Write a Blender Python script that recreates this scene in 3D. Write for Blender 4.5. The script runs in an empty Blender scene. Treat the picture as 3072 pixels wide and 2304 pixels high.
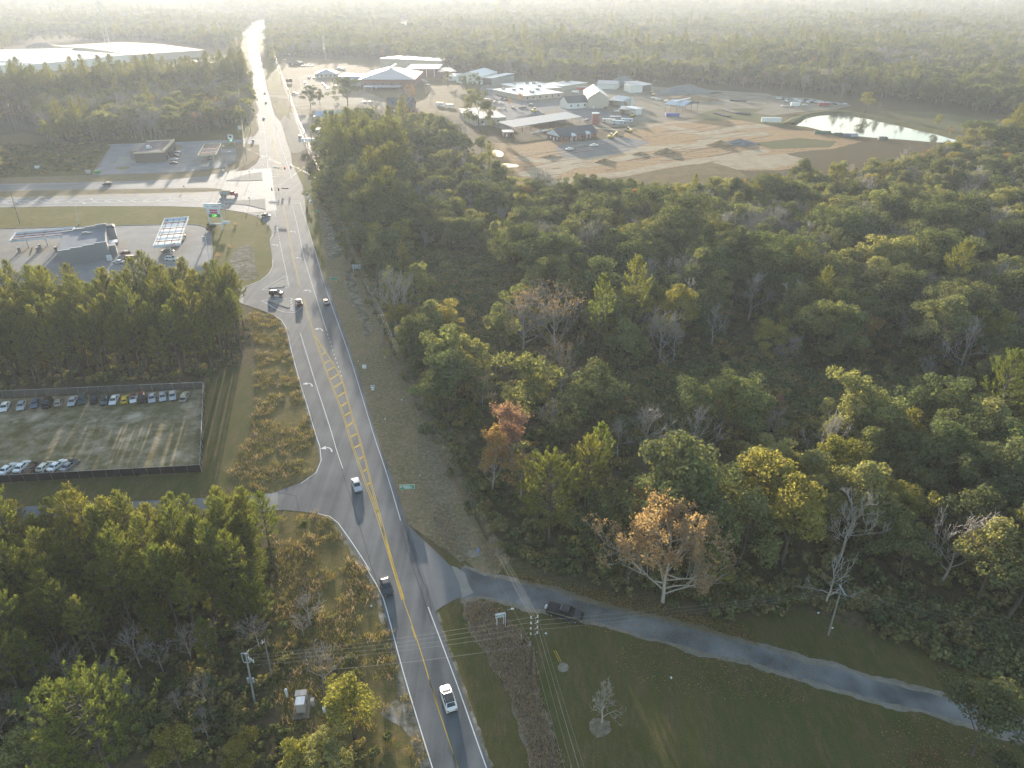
import bpy, bmesh, math, random
import numpy as np
from mathutils import Vector, Matrix
from mathutils.geometry import tessellate_polygon
RND = random.Random(7)
NP = np.random.RandomState(7)
SC = bpy.context.scene
COL = SC.collection
R = math.radians

# ------------------------------------------------------------------ camera, sky, sun, exposure
CAM_H = 95.0
PITCH = 29.4                      # degrees below the horizon
FPX = 2130.0                      # focal length in pixels of the 3072 px wide frame
cam_d = bpy.data.cameras.new('camera')
cam = bpy.data.objects.new('camera', cam_d)
COL.objects.link(cam)
cam.location = (0, 0, CAM_H)
cam.rotation_euler = (R(90 - PITCH), 0, 0)
cam_d.sensor_fit = 'HORIZONTAL'
cam_d.sensor_width = 36.0
cam_d.lens = 36.0 * FPX / 3072.0
cam_d.clip_start = 0.5
cam_d.clip_end = 40000
SC.camera = cam

SUN_AZ = 13.4                     # degrees to the left of the view direction (+Y)
SUN_EL = 6.6
world = bpy.data.worlds.new('World')
SC.world = world
world.use_nodes = True
wn = world.node_tree
sky = wn.nodes.new('ShaderNodeTexSky')
sky.sky_type = 'NISHITA'
sky.sun_disc = False
sky.sun_elevation = R(SUN_EL)
sky.sun_rotation = R(-SUN_AZ)
sky.altitude = 50
sky.air_density = 1.0
sky.dust_density = 1.0
sky.ozone_density = 1.0
bg = wn.nodes['Background']
bg.inputs['Strength'].default_value = 0.15
wn.links.new(sky.outputs[0], bg.inputs[0])

sun_d = bpy.data.lights.new('sun', 'SUN')
sun_d.energy = 4.5
sun_d.angle = R(0.5)
sun_d.color = (1.0, 0.89, 0.74)
sun = bpy.data.objects.new('sun', sun_d)
COL.objects.link(sun)
sdir = Vector((-math.sin(R(SUN_AZ)) * math.cos(R(SUN_EL)), math.cos(R(SUN_AZ)) * math.cos(R(SUN_EL)), math.sin(R(SUN_EL))))
sun.rotation_euler = sdir.to_track_quat('Z', 'Y').to_euler()
sun.location = sdir * 200 + Vector((0, 0, 200))

SC.view_settings.view_transform = 'Standard'
SC.view_settings.look = 'None'
SC.view_settings.exposure = 1.97
SC.view_settings.gamma = 1
SC.view_settings.use_curve_mapping = False
SC.render.engine = 'CYCLES'
cy = SC.cycles
cy.max_bounces = 5
cy.diffuse_bounces = 3
cy.glossy_bounces = 2
cy.transmission_bounces = 3
cy.transparent_max_bounces = 6
cy.volume_bounces = 1
cy.use_denoising = True
cy.denoiser = 'OPENIMAGEDENOISE'
cy.sample_clamp_indirect = 6
cy.caustics_reflective = False
cy.caustics_refractive = False

# ------------------------------------------------------------------ survey: a sight line from the drone to the ground
_s, _c = math.sin(R(PITCH)), math.cos(R(PITCH))
def G(x, y, z=0.0):
    """ground point (height z) seen at photo pixel x, y of the 3072x2304 frame"""
    u = (x - 1536.0) / FPX; v = (y - 1152.0) / FPX
    dx, dy, dz = u, _c - v * _s, -_s - v * _c
    t = (z - CAM_H) / dz
    return Vector((dx * t, dy * t, z))
def frame(x0, y0, s):
    return lambda x, y: (x0 + x / s, y0 + y / s)
ZA = frame(700, 1700, 2.746); ZB = frame(700, 1300, 2.765); ZC = frame(700, 800, 3.318)
ZD = frame(650, 360, 3.318); ZE = frame(700, 0, 2.765); ZF = frame(0, 360, 2.765)
ZG = frame(0, 0, 2.765); ZH = frame(1400, 0, 2.458); ZI = frame(2200, 0, 2.537)
ZJ = frame(0, 1100, 2.458); ZK = frame(1300, 1600, 2.356); ZL = frame(2100, 1600, 2.276)
ZM = frame(0, 1400, 1.835); ZN = frame(900, 500, 2.011); ZO = frame(1900, 400, 1.843)
ZP = frame(1400, 1100, 2.37); ZV = frame(0, 0, 0.72)
def P(Z, *pts):
    """list of (x, y) in a survey frame -> ground points"""
    return [G(*Z(a, b)) for a, b in pts]
def one(Z, x, y, z=0.0):
    return G(*Z(x, y), z)

# ------------------------------------------------------------------ object helpers
def tag(o, label=None, cat=None, group=None, kind=None):
    if label: o['label'] = label
    if cat: o['category'] = cat
    if group: o['group'] = group
    if kind: o['kind'] = kind
    return o
def link(name, data, parent=None, loc=None, rz=None):
    o = bpy.data.objects.new(name, data)
    COL.objects.link(o)
    if parent is not None: o.parent = parent
    if loc is not None: o.location = loc
    if rz is not None: o.rotation_euler = (0, 0, rz)
    return o
def thing(name, label, cat, loc=(0, 0, 0), rz=0.0, group=None):
    return tag(link(name, None, None, loc, rz), label, cat, group)
def copy_tree(o, parent=None):
    c = o.copy()
    COL.objects.link(c)
    if parent is not None:
        c.parent = parent
        for k in ('label', 'category', 'group'):
            if k in c and k != 'label': del c[k]
    for ch in o.children: copy_tree(ch, c)
    return c

class MB:
    """collects polygons for one mesh"""
    def __init__(s): s.v = []; s.f = []; s.m = []; s.mi = 0
    def add(s, vs, fs):
        b = len(s.v); s.v += [tuple(p) for p in vs]
        for f in fs: s.f.append(tuple(b + i for i in f)); s.m.append(s.mi)
    def box(s, c, d, rz=0.0, taper=1.0, M=None):
        hx, hy, hz = d[0] / 2, d[1] / 2, d[2] / 2
        vs = []
        for sz, t in ((-1, 1.0), (1, taper)):
            for sx, sy in ((-1, -1), (1, -1), (1, 1), (-1, 1)):
                vs.append(Vector((sx * hx * t, sy * hy * t, sz * hz)))
        rot = Matrix.Rotation(rz, 4, 'Z')
        vs = [rot @ v + Vector(c) for v in vs]
        if M is not None: vs = [M @ v for v in vs]
        s.add(vs, [(0, 3, 2, 1), (4, 5, 6, 7), (0, 1, 5, 4), (1, 2, 6, 5), (2, 3, 7, 6), (3, 0, 4, 7)])
    def tube(s, pts, rads, n=6, cap=True):
        pts = [Vector(p) for p in pts]
        if not hasattr(rads, '__len__'): rads = [rads] * len(pts)
        rings = []
        for i, p in enumerate(pts):
            d = (pts[min(i + 1, len(pts) - 1)] - pts[max(i - 1, 0)])
            if d.length < 1e-9: d = Vector((0, 0, 1))
            d.normalize()
            a = d.orthogonal() if abs(d.z) < 0.9 else Vector((1, 0, 0)).cross(d)
            a.normalize(); b = d.cross(a)
            rings.append([p + (a * math.cos(2 * math.pi * k / n) + b * math.sin(2 * math.pi * k / n)) * rads[i] for k in range(n)])
        vs = [v for r in rings for v in r]; fs = []
        for i in range(len(pts) - 1):
            for k in range(n):
                k2 = (k + 1) % n
                fs.append((i * n + k, i * n + k2, (i + 1) * n + k2, (i + 1) * n + k))
        if cap: fs.append(tuple(range(n - 1, -1, -1))); fs.append(tuple((len(pts) - 1) * n + k for k in range(n)))
        s.add(vs, fs)
    def bar(s, a, b, w, h=None):
        """rectangular bar between two points"""
        a = Vector(a); b = Vector(b); h = h or w
        d = (b - a).normalized()
        side = Vector((0, 0, 1)).cross(d)
        if side.length < 1e-4: side = Vector((1, 0, 0))
        side.normalize(); up = d.cross(side)
        vs = []
        for p in (a, b):
            for i, j in ((-1, -1), (1, -1), (1, 1), (-1, 1)): vs.append(p + side * (i * w / 2) + up * (j * h / 2))
        s.add(vs, [(0, 3, 2, 1), (4, 5, 6, 7), (0, 1, 5, 4), (1, 2, 6, 5), (2, 3, 7, 6), (3, 0, 4, 7)])
    def prism(s, pts, z0, z1):
        n = len(pts)
        vs = [(p[0], p[1], z0) for p in pts] + [(p[0], p[1], z1) for p in pts]
        tris = tessellate_polygon([[Vector((p[0], p[1], 0)) for p in pts]])
        area = sum(pts[i][0] * pts[(i + 1) % n][1] - pts[(i + 1) % n][0] * pts[i][1] for i in range(n))
        fs = []
        for t in tris:
            a, b, c = [Vector((pts[i][0], pts[i][1])) for i in t]
            if (b - a).cross(c - a) < 0: t = (t[0], t[2], t[1])
            fs.append(tuple(n + i for i in t)); fs.append((t[2], t[1], t[0]))
        for i in range(n):
            j = (i + 1) % n
            fs.append((i, j, n + j, n + i) if area > 0 else (j, i, n + i, n + j))
        s.add(vs, fs)
    def mesh(s, name, mats, smooth=False):
        me = bpy.data.meshes.new(name)
        me.from_pydata(s.v, [], s.f)
        for m in (mats if isinstance(mats, (list, tuple)) else [mats]): me.materials.append(m)
        if any(s.m): me.polygons.foreach_set('material_index', s.m)
        if smooth: me.polygons.foreach_set('use_smooth', [True] * len(me.polygons))
        me.update()
        return me
    def build(s, name, mats, parent=None, loc=None, rz=None, smooth=False):
        return link(name, s.mesh(name, mats, smooth), parent, loc, rz)

def np_mesh(name, verts, faces, mats, midx=None):
    """verts (N,3), faces (M,k) arrays, all faces with k corners"""
    me = bpy.data.meshes.new(name)
    verts = np.asarray(verts, np.float32); faces = np.asarray(faces, np.int32)
    k = faces.shape[1]
    me.vertices.add(len(verts)); me.vertices.foreach_set('co', verts.ravel())
    me.loops.add(faces.size); me.loops.foreach_set('vertex_index', faces.ravel())
    me.polygons.add(len(faces))
    me.polygons.foreach_set('loop_start', np.arange(0, faces.size, k, dtype=np.int32))
    me.polygons.foreach_set('loop_total', np.full(len(faces), k, np.int32))
    for m in (mats if isinstance(mats, (list, tuple)) else [mats]): me.materials.append(m)
    if midx is not None: me.polygons.foreach_set('material_index', np.asarray(midx, np.int32))
    me.update(calc_edges=True)
    me.validate()
    return me

# ------------------------------------------------------------------ plane geometry helpers
def smooth_line(pts, step=3.0, closed=False):
    """Catmull-Rom through ground points"""
    pts = [Vector((p[0], p[1], 0)) for p in pts]
    n = len(pts); out = []
    rng = range(n) if closed else range(n - 1)
    for i in rng:
        p1, p2 = pts[i], pts[(i + 1) % n]
        p0 = pts[i - 1] if (i > 0 or closed) else p1 + (p1 - p2)
        p3 = pts[(i + 2) % n] if (i + 2 < n or closed) else p2 + (p2 - p1)
        m = max(1, int((p2 - p1).length / step))
        m = min(m, 40)
        # limited tangents so that corners of unequal spans do not overshoot
        L = (p2 - p1).length
        t1 = (p2 - p0); t2 = (p3 - p1)
        t1 = t1.normalized() * L * 0.9 if t1.length > 1e-6 else t1
        t2 = t2.normalized() * L * 0.9 if t2.length > 1e-6 else t2
        for k in range(m):
            t = k / m
            h1 = 2*t**3 - 3*t**2 + 1; h2 = -2*t**3 + 3*t**2; h3 = t**3 - 2*t**2 + t; h4 = t**3 - t**2
            out.append(p1 * h1 + p2 * h2 + t1 * h3 + t2 * h4)
    if not closed: out.append(pts[-1])
    return out
def ragged(pts, amp, step=1.5):
    """closed outline with an irregular natural edge: broad bays and small teeth"""
    from mathutils import noise
    out = []
    n = len(pts)
    for i in range(n):
        a, b = Vector(pts[i][:2]), Vector(pts[(i + 1) % n][:2])
        m = max(1, min(80, int((b - a).length / step)))
        d = (b - a); nrm = Vector((-d.y, d.x)); nrm = nrm.normalized() if nrm.length > 1e-6 else nrm
        for k in range(m):
            p = a + d * (k / m); q = Vector((p.x, p.y, 1.7))
            w = noise.noise(q / (step * 6)) * 1.3 + noise.noise(q / (step * 1.7)) * .8 + RND.uniform(-.35, .35)
            out.append(p + nrm * amp * w)
    return [Vector((p.x, p.y, 0)) for p in out]
def sheet(name, pts, z, mat, kind='structure', parent=None, hide=False):
    tris = tessellate_polygon([[Vector((p[0], p[1], 0)) for p in pts]])
    fs = []
    for t in tris:
        a, b, c = [Vector((pts[i][0], pts[i][1])) for i in t]
        fs.append(t if (b - a).cross(c - a) > 0 else (t[0], t[2], t[1]))
    me = bpy.data.meshes.new(name)
    me.from_pydata([(p[0], p[1], z) for p in pts], [], fs)
    me.materials.append(mat); me.update()
    o = link(name, me, parent)
    if kind: o['kind'] = kind
    return o
def offset_line(pts, d):
    out = []
    for i, p in enumerate(pts):
        a = pts[max(i - 1, 0)]; b = pts[min(i + 1, len(pts) - 1)]
        t = Vector((b[0] - a[0], b[1] - a[1])); t.normalize()
        out.append(Vector((p[0] - t.y * d, p[1] + t.x * d, 0)))
    return out
def strip(mb, pts, w, z):
    """flat ribbon of width w"""
    l = offset_line(pts, w / 2); r = offset_line(pts, -w / 2)
    n = len(pts)
    vs = [(p.x, p.y, z) for p in l] + [(p.x, p.y, z) for p in r]
    mb.add(vs, [(i, n + i, n + i + 1, i + 1) for i in range(n - 1)])
def inside(p, poly):
    x, y = p[0], p[1]; c = False; n = len(poly); j = n - 1
    for i in range(n):
        xi, yi = poly[i][0], poly[i][1]; xj, yj = poly[j][0], poly[j][1]
        if (yi > y) != (yj > y) and x < (xj - xi) * (y - yi) / (yj - yi) + xi: c = not c
        j = i
    return c
def inside_np(pts, poly):
    x = pts[:, 0]; y = pts[:, 1]; c = np.zeros(len(pts), bool); n = len(poly); j = n - 1
    for i in range(n):
        xi, yi = poly[i][0], poly[i][1]; xj, yj = poly[j][0], poly[j][1]
        if yi != yj:
            k = ((yi > y) != (yj > y)) & (x < (xj - xi) * (y - yi) / (yj - yi) + xi)
            c ^= k
        j = i
    return c
def scatter(poly, spacing, jitter=0.42):
    xs = [p[0] for p in poly]; ys = [p[1] for p in poly]
    gx = np.arange(min(xs), max(xs) + spacing, spacing); gy = np.arange(min(ys), max(ys) + spacing, spacing * 0.88)
    X, Y = np.meshgrid(gx, gy)
    X = X + (np.arange(len(gy)) % 2)[:, None] * spacing * 0.5
    pts = np.stack([X.ravel(), Y.ravel()], 1)
    pts += NP.uniform(-jitter, jitter, pts.shape) * spacing
    return pts[inside_np(pts, poly)]
def fbm(x, y, s, seed=0):
    from mathutils import noise
    return noise.fractal(Vector((x / s + seed * 17.3, y / s - seed * 9.1, seed * 3.7)), 1.0, 2.0, 3)

# ------------------------------------------------------------------ materials
def new_mat(name):
    m = bpy.data.materials.new(name); m.use_nodes = True
    nt = m.node_tree
    b = nt.nodes['Principled BSDF']
    return m, nt, b
def plain(name, col, rough=0.6, metal=0.0, var=0.06, scale=2.0, spec=0.4):
    """plain surface with faint procedural mottling"""
    m, nt, b = new_mat(name)
    N = nt.nodes; L = nt.links
    tc = N.new('ShaderNodeTexCoord'); nz = N.new('ShaderNodeTexNoise')
    nz.inputs['Scale'].default_value = scale; nz.inputs['Detail'].default_value = 4
    L.new(tc.outputs['Object'], nz.inputs['Vector'])
    mx = N.new('ShaderNodeMix'); mx.data_type = 'RGBA'
    a = [max(0, c * (1 - var * 2)) for c in col]; c2 = [min(1, c * (1 + var * 2)) for c in col]
    mx.inputs[6].default_value = (*a, 1); mx.inputs[7].default_value = (*c2, 1)
    L.new(nz.outputs['Fac'], mx.inputs[0]); L.new(mx.outputs[2], b.inputs['Base Color'])
    b.inputs['Roughness'].default_value = rough; b.inputs['Metallic'].default_value = metal
    b.inputs['Specular IOR Level'].default_value = spec
    return m
def emit(name, col, strength):
    m, nt, b = new_mat(name)
    b.inputs['Base Color'].default_value = (*[c * .3 for c in col], 1)
    b.inputs['Emission Color'].default_value = (*col, 1)
    b.inputs['Emission Strength'].default_value = strength
    return m
def ground_mat(name, cols, scales=(0.05, 0.4, 3.0), rough=0.95, bump=0.15, rot=None, stretch=None, contrast=1.0, pos=(0.35, 0.65)):
    """mix of 2..4 earth/grass colours by fractal noise of several sizes, with relief"""
    m, nt, b = new_mat(name)
    N = nt.nodes; L = nt.links
    tc = N.new('ShaderNodeTexCoord'); vec = tc.outputs['Object']
    if stretch:
        mp = N.new('ShaderNodeMapping'); mp.inputs['Rotation'].default_value = (0, 0, rot or 0)
        mp.inputs['Scale'].default_value = stretch; L.new(vec, mp.inputs['Vector']); vec = mp.outputs[0]
    prev = None
    for i, c in enumerate(cols):
        if i == 0:
            rgb = N.new('ShaderNodeRGB'); rgb.outputs[0].default_value = (*c, 1); prev = rgb.outputs[0]; continue
        nz = N.new('ShaderNodeTexNoise'); nz.inputs['Scale'].default_value = scales[(i - 1) % len(scales)]
        nz.inputs['Detail'].default_value = 7; nz.inputs['Roughness'].default_value = 0.65
        L.new(vec, nz.inputs['Vector'])
        mr = N.new('ShaderNodeMapRange'); mr.inputs[1].default_value = pos[0]; mr.inputs[2].default_value = pos[1]
        L.new(nz.outputs['Fac'], mr.inputs[0])
        mx = N.new('ShaderNodeMix'); mx.data_type = 'RGBA'; mx.inputs[7].default_value = (*c, 1)
        L.new(mr.outputs[0], mx.inputs[0]); L.new(prev, mx.inputs[6]); prev = mx.outputs[2]
    # fine grain
    nz = N.new('ShaderNodeTexNoise'); nz.inputs['Scale'].default_value = 6.0; nz.inputs['Detail'].default_value = 5; nz.inputs['Roughness'].default_value = 0.8
    L.new(tc.outputs['Object'], nz.inputs['Vector'])
    mr = N.new('ShaderNodeMapRange'); mr.inputs[1].default_value = 0.3; mr.inputs[2].default_value = 0.7
    mr.inputs[3].default_value = 1 - 0.45 * contrast; mr.inputs[4].default_value = 1 + 0.45 * contrast
    L.new(nz.outputs['Fac'], mr.inputs[0])
    mul = N.new('ShaderNodeMix'); mul.data_type = 'RGBA'; mul.blend_type = 'MULTIPLY'; mul.inputs[0].default_value = 1
    L.new(prev, mul.inputs[6]); L.new(mr.outputs[0], mul.inputs[7])
    L.new(mul.outputs[2], b.inputs['Base Color'])
    b.inputs['Roughness'].default_value = rough
    b.inputs['Specular IOR Level'].default_value = 0.02
    if bump:
        bp = N.new('ShaderNodeBump'); bp.inputs['Strength'].default_value = bump; bp.inputs['Distance'].default_value = 0.3
        L.new(nz.outputs['Fac'], bp.inputs['Height']); L.new(bp.outputs[0], b.inputs['Normal'])
    return m
ROAD_ROT = R(20.6)
def asphalt_mat(name, c0, c1, rough=0.62, streak=True):
    m, nt, b = new_mat(name)
    N = nt.nodes; L = nt.links
    tc = N.new('ShaderNodeTexCoord')
    n1 = N.new('ShaderNodeTexNoise'); n1.inputs['Scale'].default_value = 0.12; n1.inputs['Detail'].default_value = 6
    L.new(tc.outputs['Object'], n1.inputs['Vector'])
    mp = N.new('ShaderNodeMapping'); mp.inputs['Rotation'].default_value = (0, 0, -ROAD_ROT); mp.inputs['Scale'].default_value = (0.55, 0.012, 1)
    L.new(tc.outputs['Object'], mp.inputs['Vector'])
    n2 = N.new('ShaderNodeTexNoise'); n2.inputs['Scale'].default_value = 1.0; n2.inputs['Detail'].default_value = 3
    L.new(mp.outputs[0], n2.inputs['Vector'])
    n3 = N.new('ShaderNodeTexNoise'); n3.inputs['Scale'].default_value = 9; n3.inputs['Detail'].default_value = 6; n3.inputs['Roughness'].default_value = .8
    L.new(tc.outputs['Object'], n3.inputs['Vector'])
    ad = N.new('ShaderNodeMath'); ad.operation = 'ADD'
    L.new(n1.outputs['Fac'], ad.inputs[0]); L.new((n2 if streak else n1).outputs['Fac'], ad.inputs[1])
    mr = N.new('ShaderNodeMapRange'); mr.inputs[1].default_value = 0.7; mr.inputs[2].default_value = 1.3
    L.new(ad.outputs[0], mr.inputs[0])
    mx = N.new('ShaderNodeMix'); mx.data_type = 'RGBA'; mx.inputs[6].default_value = (*c0, 1); mx.inputs[7].default_value = (*c1, 1)
    L.new(mr.outputs[0], mx.inputs[0])
    mr2 = N.new('ShaderNodeMapRange'); mr2.inputs[1].default_value = .25; mr2.inputs[2].default_value = .75; mr2.inputs[3].default_value = .78; mr2.inputs[4].default_value = 1.22
    L.new(n3.outputs['Fac'], mr2.inputs[0])
    mul = N.new('ShaderNodeMix'); mul.data_type = 'RGBA'; mul.blend_type = 'MULTIPLY'; mul.inputs[0].default_value = 1
    L.new(mx.outputs[2], mul.inputs[6]); L.new(mr2.outputs[0], mul.inputs[7]); L.new(mul.outputs[2], b.inputs['Base Color'])
    b.inputs['Roughness'].default_value = rough; b.inputs['Specular IOR Level'].default_value = 0.22
    bp = N.new('ShaderNodeBump'); bp.inputs['Strength'].default_value = .12; bp.inputs['Distance'].default_value = .05
    L.new(n3.outputs['Fac'], bp.inputs['Height']); L.new(bp.outputs[0], b.inputs['Normal'])
    return m
def leaf_mat(name, cols, transl=0.35, hue=0.03, val=0.35):
    """leaf or needle: diffuse plus light passing through; every leaf and every tree a little different"""
    m = bpy.data.materials.new(name); m.use_nodes = True
    nt = m.node_tree; N = nt.nodes; L = nt.links
    N.remove(N['Principled BSDF']); out = N['Material Output']
    geo = N.new('ShaderNodeNewGeometry'); oi = N.new('ShaderNodeObjectInfo')
    ramp = N.new('ShaderNodeValToRGB'); cr = ramp.color_ramp
    while len(cr.elements) < len(cols): cr.elements.new(0.5)
    for i, c in enumerate(cols):
        cr.elements[i].position = i / max(1, len(cols) - 1); cr.elements[i].color = (*c, 1)
    # 60 % tree-wide, 40 % leaf by leaf
    a = N.new('ShaderNodeMath'); a.operation = 'MULTIPLY'; a.inputs[1].default_value = 0.62; L.new(oi.outputs['Random'], a.inputs[0])
    b = N.new('ShaderNodeMath'); b.operation = 'MULTIPLY_ADD'; b.inputs[1].default_value = 0.38
    L.new(geo.outputs['Random Per Island'], b.inputs[0]); L.new(a.outputs[0], b.inputs[2]); L.new(b.outputs[0], ramp.inputs[0])
    hsv = N.new('ShaderNodeHueSaturation')
    mr = N.new('ShaderNodeMapRange'); mr.inputs[3].default_value = 1 - val; mr.inputs[4].default_value = 1 + val
    fr = N.new('ShaderNodeMath'); fr.operation = 'FRACT'
    sc = N.new('ShaderNodeMath'); sc.operation = 'MULTIPLY'; sc.inputs[1].default_value = 7.13; L.new(oi.outputs['Random'], sc.inputs[0])
    ad = N.new('ShaderNodeMath'); ad.operation = 'ADD'; L.new(sc.outputs[0], ad.inputs[0])
    ml = N.new('ShaderNodeMath'); ml.operation = 'MULTIPLY'; ml.inputs[1].default_value = .5; L.new(geo.outputs['Random Per Island'], ml.inputs[0])
    L.new(ml.outputs[0], ad.inputs[1]); L.new(ad.outputs[0], fr.inputs[0]); L.new(fr.outputs[0], mr.inputs[0]); L.new(mr.outputs[0], hsv.inputs['Value'])
    L.new(ramp.outputs[0], hsv.inputs['Color'])
    d = N.new('ShaderNodeBsdfDiffuse'); t = N.new('ShaderNodeBsdfTranslucent'); mx = N.new('ShaderNodeMixShader')
    warm = N.new('ShaderNodeMix'); warm.data_type = 'RGBA'; warm.blend_type = 'MULTIPLY'; warm.inputs[0].default_value = 1; warm.inputs[7].default_value = (1.25, 1.15, .6, 1)
    L.new(hsv.outputs[0], warm.inputs[6])
    L.new(hsv.outputs[0], d.inputs[0]); L.new(warm.outputs[2], t.inputs[0])
    mx.inputs[0].default_value = transl
    L.new(d.outputs[0], mx.inputs[1]); L.new(t.outputs[0], mx.inputs[2]); L.new(mx.outputs[0], out.inputs[0])
    return m
# ------------------------------------------------------------------ ground and paving materials
M = {}
M['forest_floor'] = ground_mat('forest_floor', [(0.070, 0.061, 0.029), (0.105, 0.074, 0.039), (0.049, 0.057, 0.022), (0.140, 0.101, 0.058)], (.06, .22, 1.1))
M['lawn'] = ground_mat('lawn', [(0.085, 0.081, 0.024), (0.127, 0.090, 0.036), (0.059, 0.079, 0.019), (0.148, 0.103, 0.055), (0.077, 0.077, 0.026)], (.035, .11, .45, 1.6), bump=.15, pos=(.38, .66), contrast=1.3, rot=R(38), stretch=(1, .32, 1))
M['verge'] = ground_mat('verge_grass', [(0.149, 0.122, 0.059), (0.237, 0.169, 0.100), (0.103, 0.111, 0.040), (0.278, 0.211, 0.147)], (.07, .3, 1.2), pos=(.42, .68))
M['verge_gold'] = ground_mat('verge_gold', [(.13, .115, .032), (.19, .14, .055), (.10, .11, .03)], (.06, .35), pos=(.42, .68))
M['verge_brown'] = ground_mat('verge_brown', [(.135, .110, .065), (.20, .155, .10), (.095, .095, .040), (.25, .20, .145)], (.1, .4, 1.3), pos=(.4, .66), bump=.3, contrast=1.2)
M['dead_grass'] = ground_mat('dead_grass', [(0.209, 0.165, 0.123), (0.297, 0.240, 0.189), (0.142, 0.119, 0.078)], (.3, 1.1), bump=.4, contrast=1.3)
M['weeds'] = ground_mat('weed_bank_soil', [(0.132, 0.099, 0.041), (0.202, 0.143, 0.065), (0.093, 0.093, 0.032)], (.18, .7), bump=.4, contrast=1.2)
M['sandy'] = ground_mat('sandy_grass', [(.21, .18, .14), (.075, .078, .036), (.27, .245, .21), (.10, .085, .045)], (.07, .2, .5), pos=(.43, .60))
M['sand'] = ground_mat('pale_sand', [(0.224, 0.191, 0.152), (0.172, 0.139, 0.099), (0.264, 0.238, 0.198)], (.15, .7), contrast=.7)
M['lot_soil'] = ground_mat('lot_soil', [(0.156, 0.123, 0.058), (0.407, 0.327, 0.228), (0.115, 0.105, 0.038), (0.489, 0.394, 0.286), (0.136, 0.111, 0.042)], (.03, .06, .13, .28), pos=(.38, .66))
M['leaf_litter'] = ground_mat('leaf_litter', [(.080, .060, .026), (.17, .085, .035), (.065, .062, .024)], (.5, 1.6), pos=(.45, .62))
M['site_dirt'] = ground_mat('site_dirt', [(0.212, 0.122, 0.055), (0.318, 0.209, 0.109), (0.143, 0.074, 0.033), (0.265, 0.157, 0.074), (0.360, 0.252, 0.140)], (.02, .05, .13, .4), rot=R(-8), stretch=(1, 2.6, 1), contrast=.9, pos=(.42, .60))
M['site_sand'] = ground_mat('site_sand', [(0.330, 0.263, 0.173), (0.251, 0.181, 0.108), (0.363, 0.307, 0.222)], (.05, .16), contrast=.6)
M['rut'] = ground_mat('damp_rut_soil', [(.115, .07, .04), (.16, .105, .062)], (.2, .6))
M['field'] = ground_mat('dry_field', [(0.156, 0.109, 0.061), (0.204, 0.149, 0.077), (0.120, 0.098, 0.044)], (.03, .15), contrast=.8)
M['yard'] = ground_mat('yard_ground', [(0.205, 0.170, 0.119), (0.150, 0.116, 0.075), (0.260, 0.228, 0.176)], (.02, .08), contrast=.7)
M['gravel'] = ground_mat('gravel_pad', [(0.178, 0.175, 0.172), (0.139, 0.135, 0.132), (0.205, 0.198, 0.191)], (.05, .3), contrast=.7)
M['far_grass'] = ground_mat('far_grass', [(.095, .10, .042), (.13, .115, .055)], (.02, .1), contrast=.7)
M['asphalt'] = asphalt_mat('asphalt', (.072, .078, .086), (.150, .153, .158), rough=.9)
M['asphalt_old'] = asphalt_mat('asphalt_old', (.125, .13, .138), (.17, .173, .178), rough=.8, streak=False)
M['asphalt_lane'] = asphalt_mat('lane_gravel_tar', (.082, .084, .088), (.25, .245, .24), rough=.9, streak=False)
M['lot_paving'] = asphalt_mat('lot_paving', (0.173, 0.173, 0.176), (0.225, 0.221, 0.217), rough=.95, streak=False)
M['concrete'] = plain('concrete', (.27, .25, .22), .95, var=.12, scale=.6, spec=.08)
M['white_paint'] = plain('white_road_paint', (.60, .60, .58), .9, var=.12, scale=1.5, spec=.08)
M['yellow_paint'] = plain('yellow_road_paint', (.50, .34, .06), .9, var=.12, scale=1.5, spec=.08)
M['black_joint'] = plain('tar_joint', (.035, .036, .038), 1.0, spec=0)

# ------------------------------------------------------------------ ground
EXT = 11000
sheet('ground', [(-EXT, -600), (EXT, -600), (EXT, EXT * 1.2), (-EXT, EXT * 1.2)], 0.0, M['forest_floor'])

# -- outline of the main road, traced from the survey (left and right pavement edges, from near to far)
road_right = P(ZA, (2400, 2500)) + P(ZA, (2112, 1659), (1900, 1060), (1668, 378)) + P(ZB, (1440, 735), (1345, 440), (1255, 200), (1190, 20)) \
    + P(ZC, (1255, 1090), (1000, 345), (900, 60)) + P(ZD, (1096, 1659), (1000, 1350), (925, 1130), (890, 990), (880, 800), (852, 650), (800, 535), (752, 440), (735, 320), (690, 190), (655, 40)) \
    + P(ZE, (590, 1659))[:0] + P(ZE, (432, 1130), (398, 1020), (345, 960), (318, 880), (296, 790), (275, 735), (246, 560), (205, 400), (196, 320), (205, 270), (236, 222), (310, 172), (420, 120))
road_left = P(ZA, (1880, 2500)) + P(ZA, (1628, 1659), (1385, 880), (1205, 230)) + P(ZB, (1210, 1310), (1120, 1155), (850, 745), (700, 668)) \
    + P(ZB, (700, 668), (560, 650), (370, 632), (370, 480), (560, 412), (672, 335), (716, 245), (712, 170), (668, 0)) \
    + P(ZC, (805, 1659), (733, 1405), (655, 1160), (573, 860), (512, 605), (462, 530), (385, 480), (205, 412), (100, 370), (100, 205), (265, 138), (355, 60), (385, 0)) \
    + P(ZD, (555, 1470), (556, 1400), (528, 1205), (550, 1110), (500, 1040), (420, 970), (300, 930), (170, 890), (0, 858)) \
    + P(ZD, (0, 575), (160, 545), (300, 500), (400, 430), (430, 370), (420, 250), (250, 232), (250, 185), (380, 160), (420, 100), (405, 0)) \
    + P(ZE, (196, 1060), (190, 950), (215, 918), (186, 850), (165, 720), (165, 640), (158, 560), (126, 480), (132, 440), (118, 400), (122, 320), (150, 255), (212, 200), (290, 150), (400, 95))
road = sheet('road', road_left + list(reversed(road_right)), 0.060, M['asphalt'])

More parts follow.
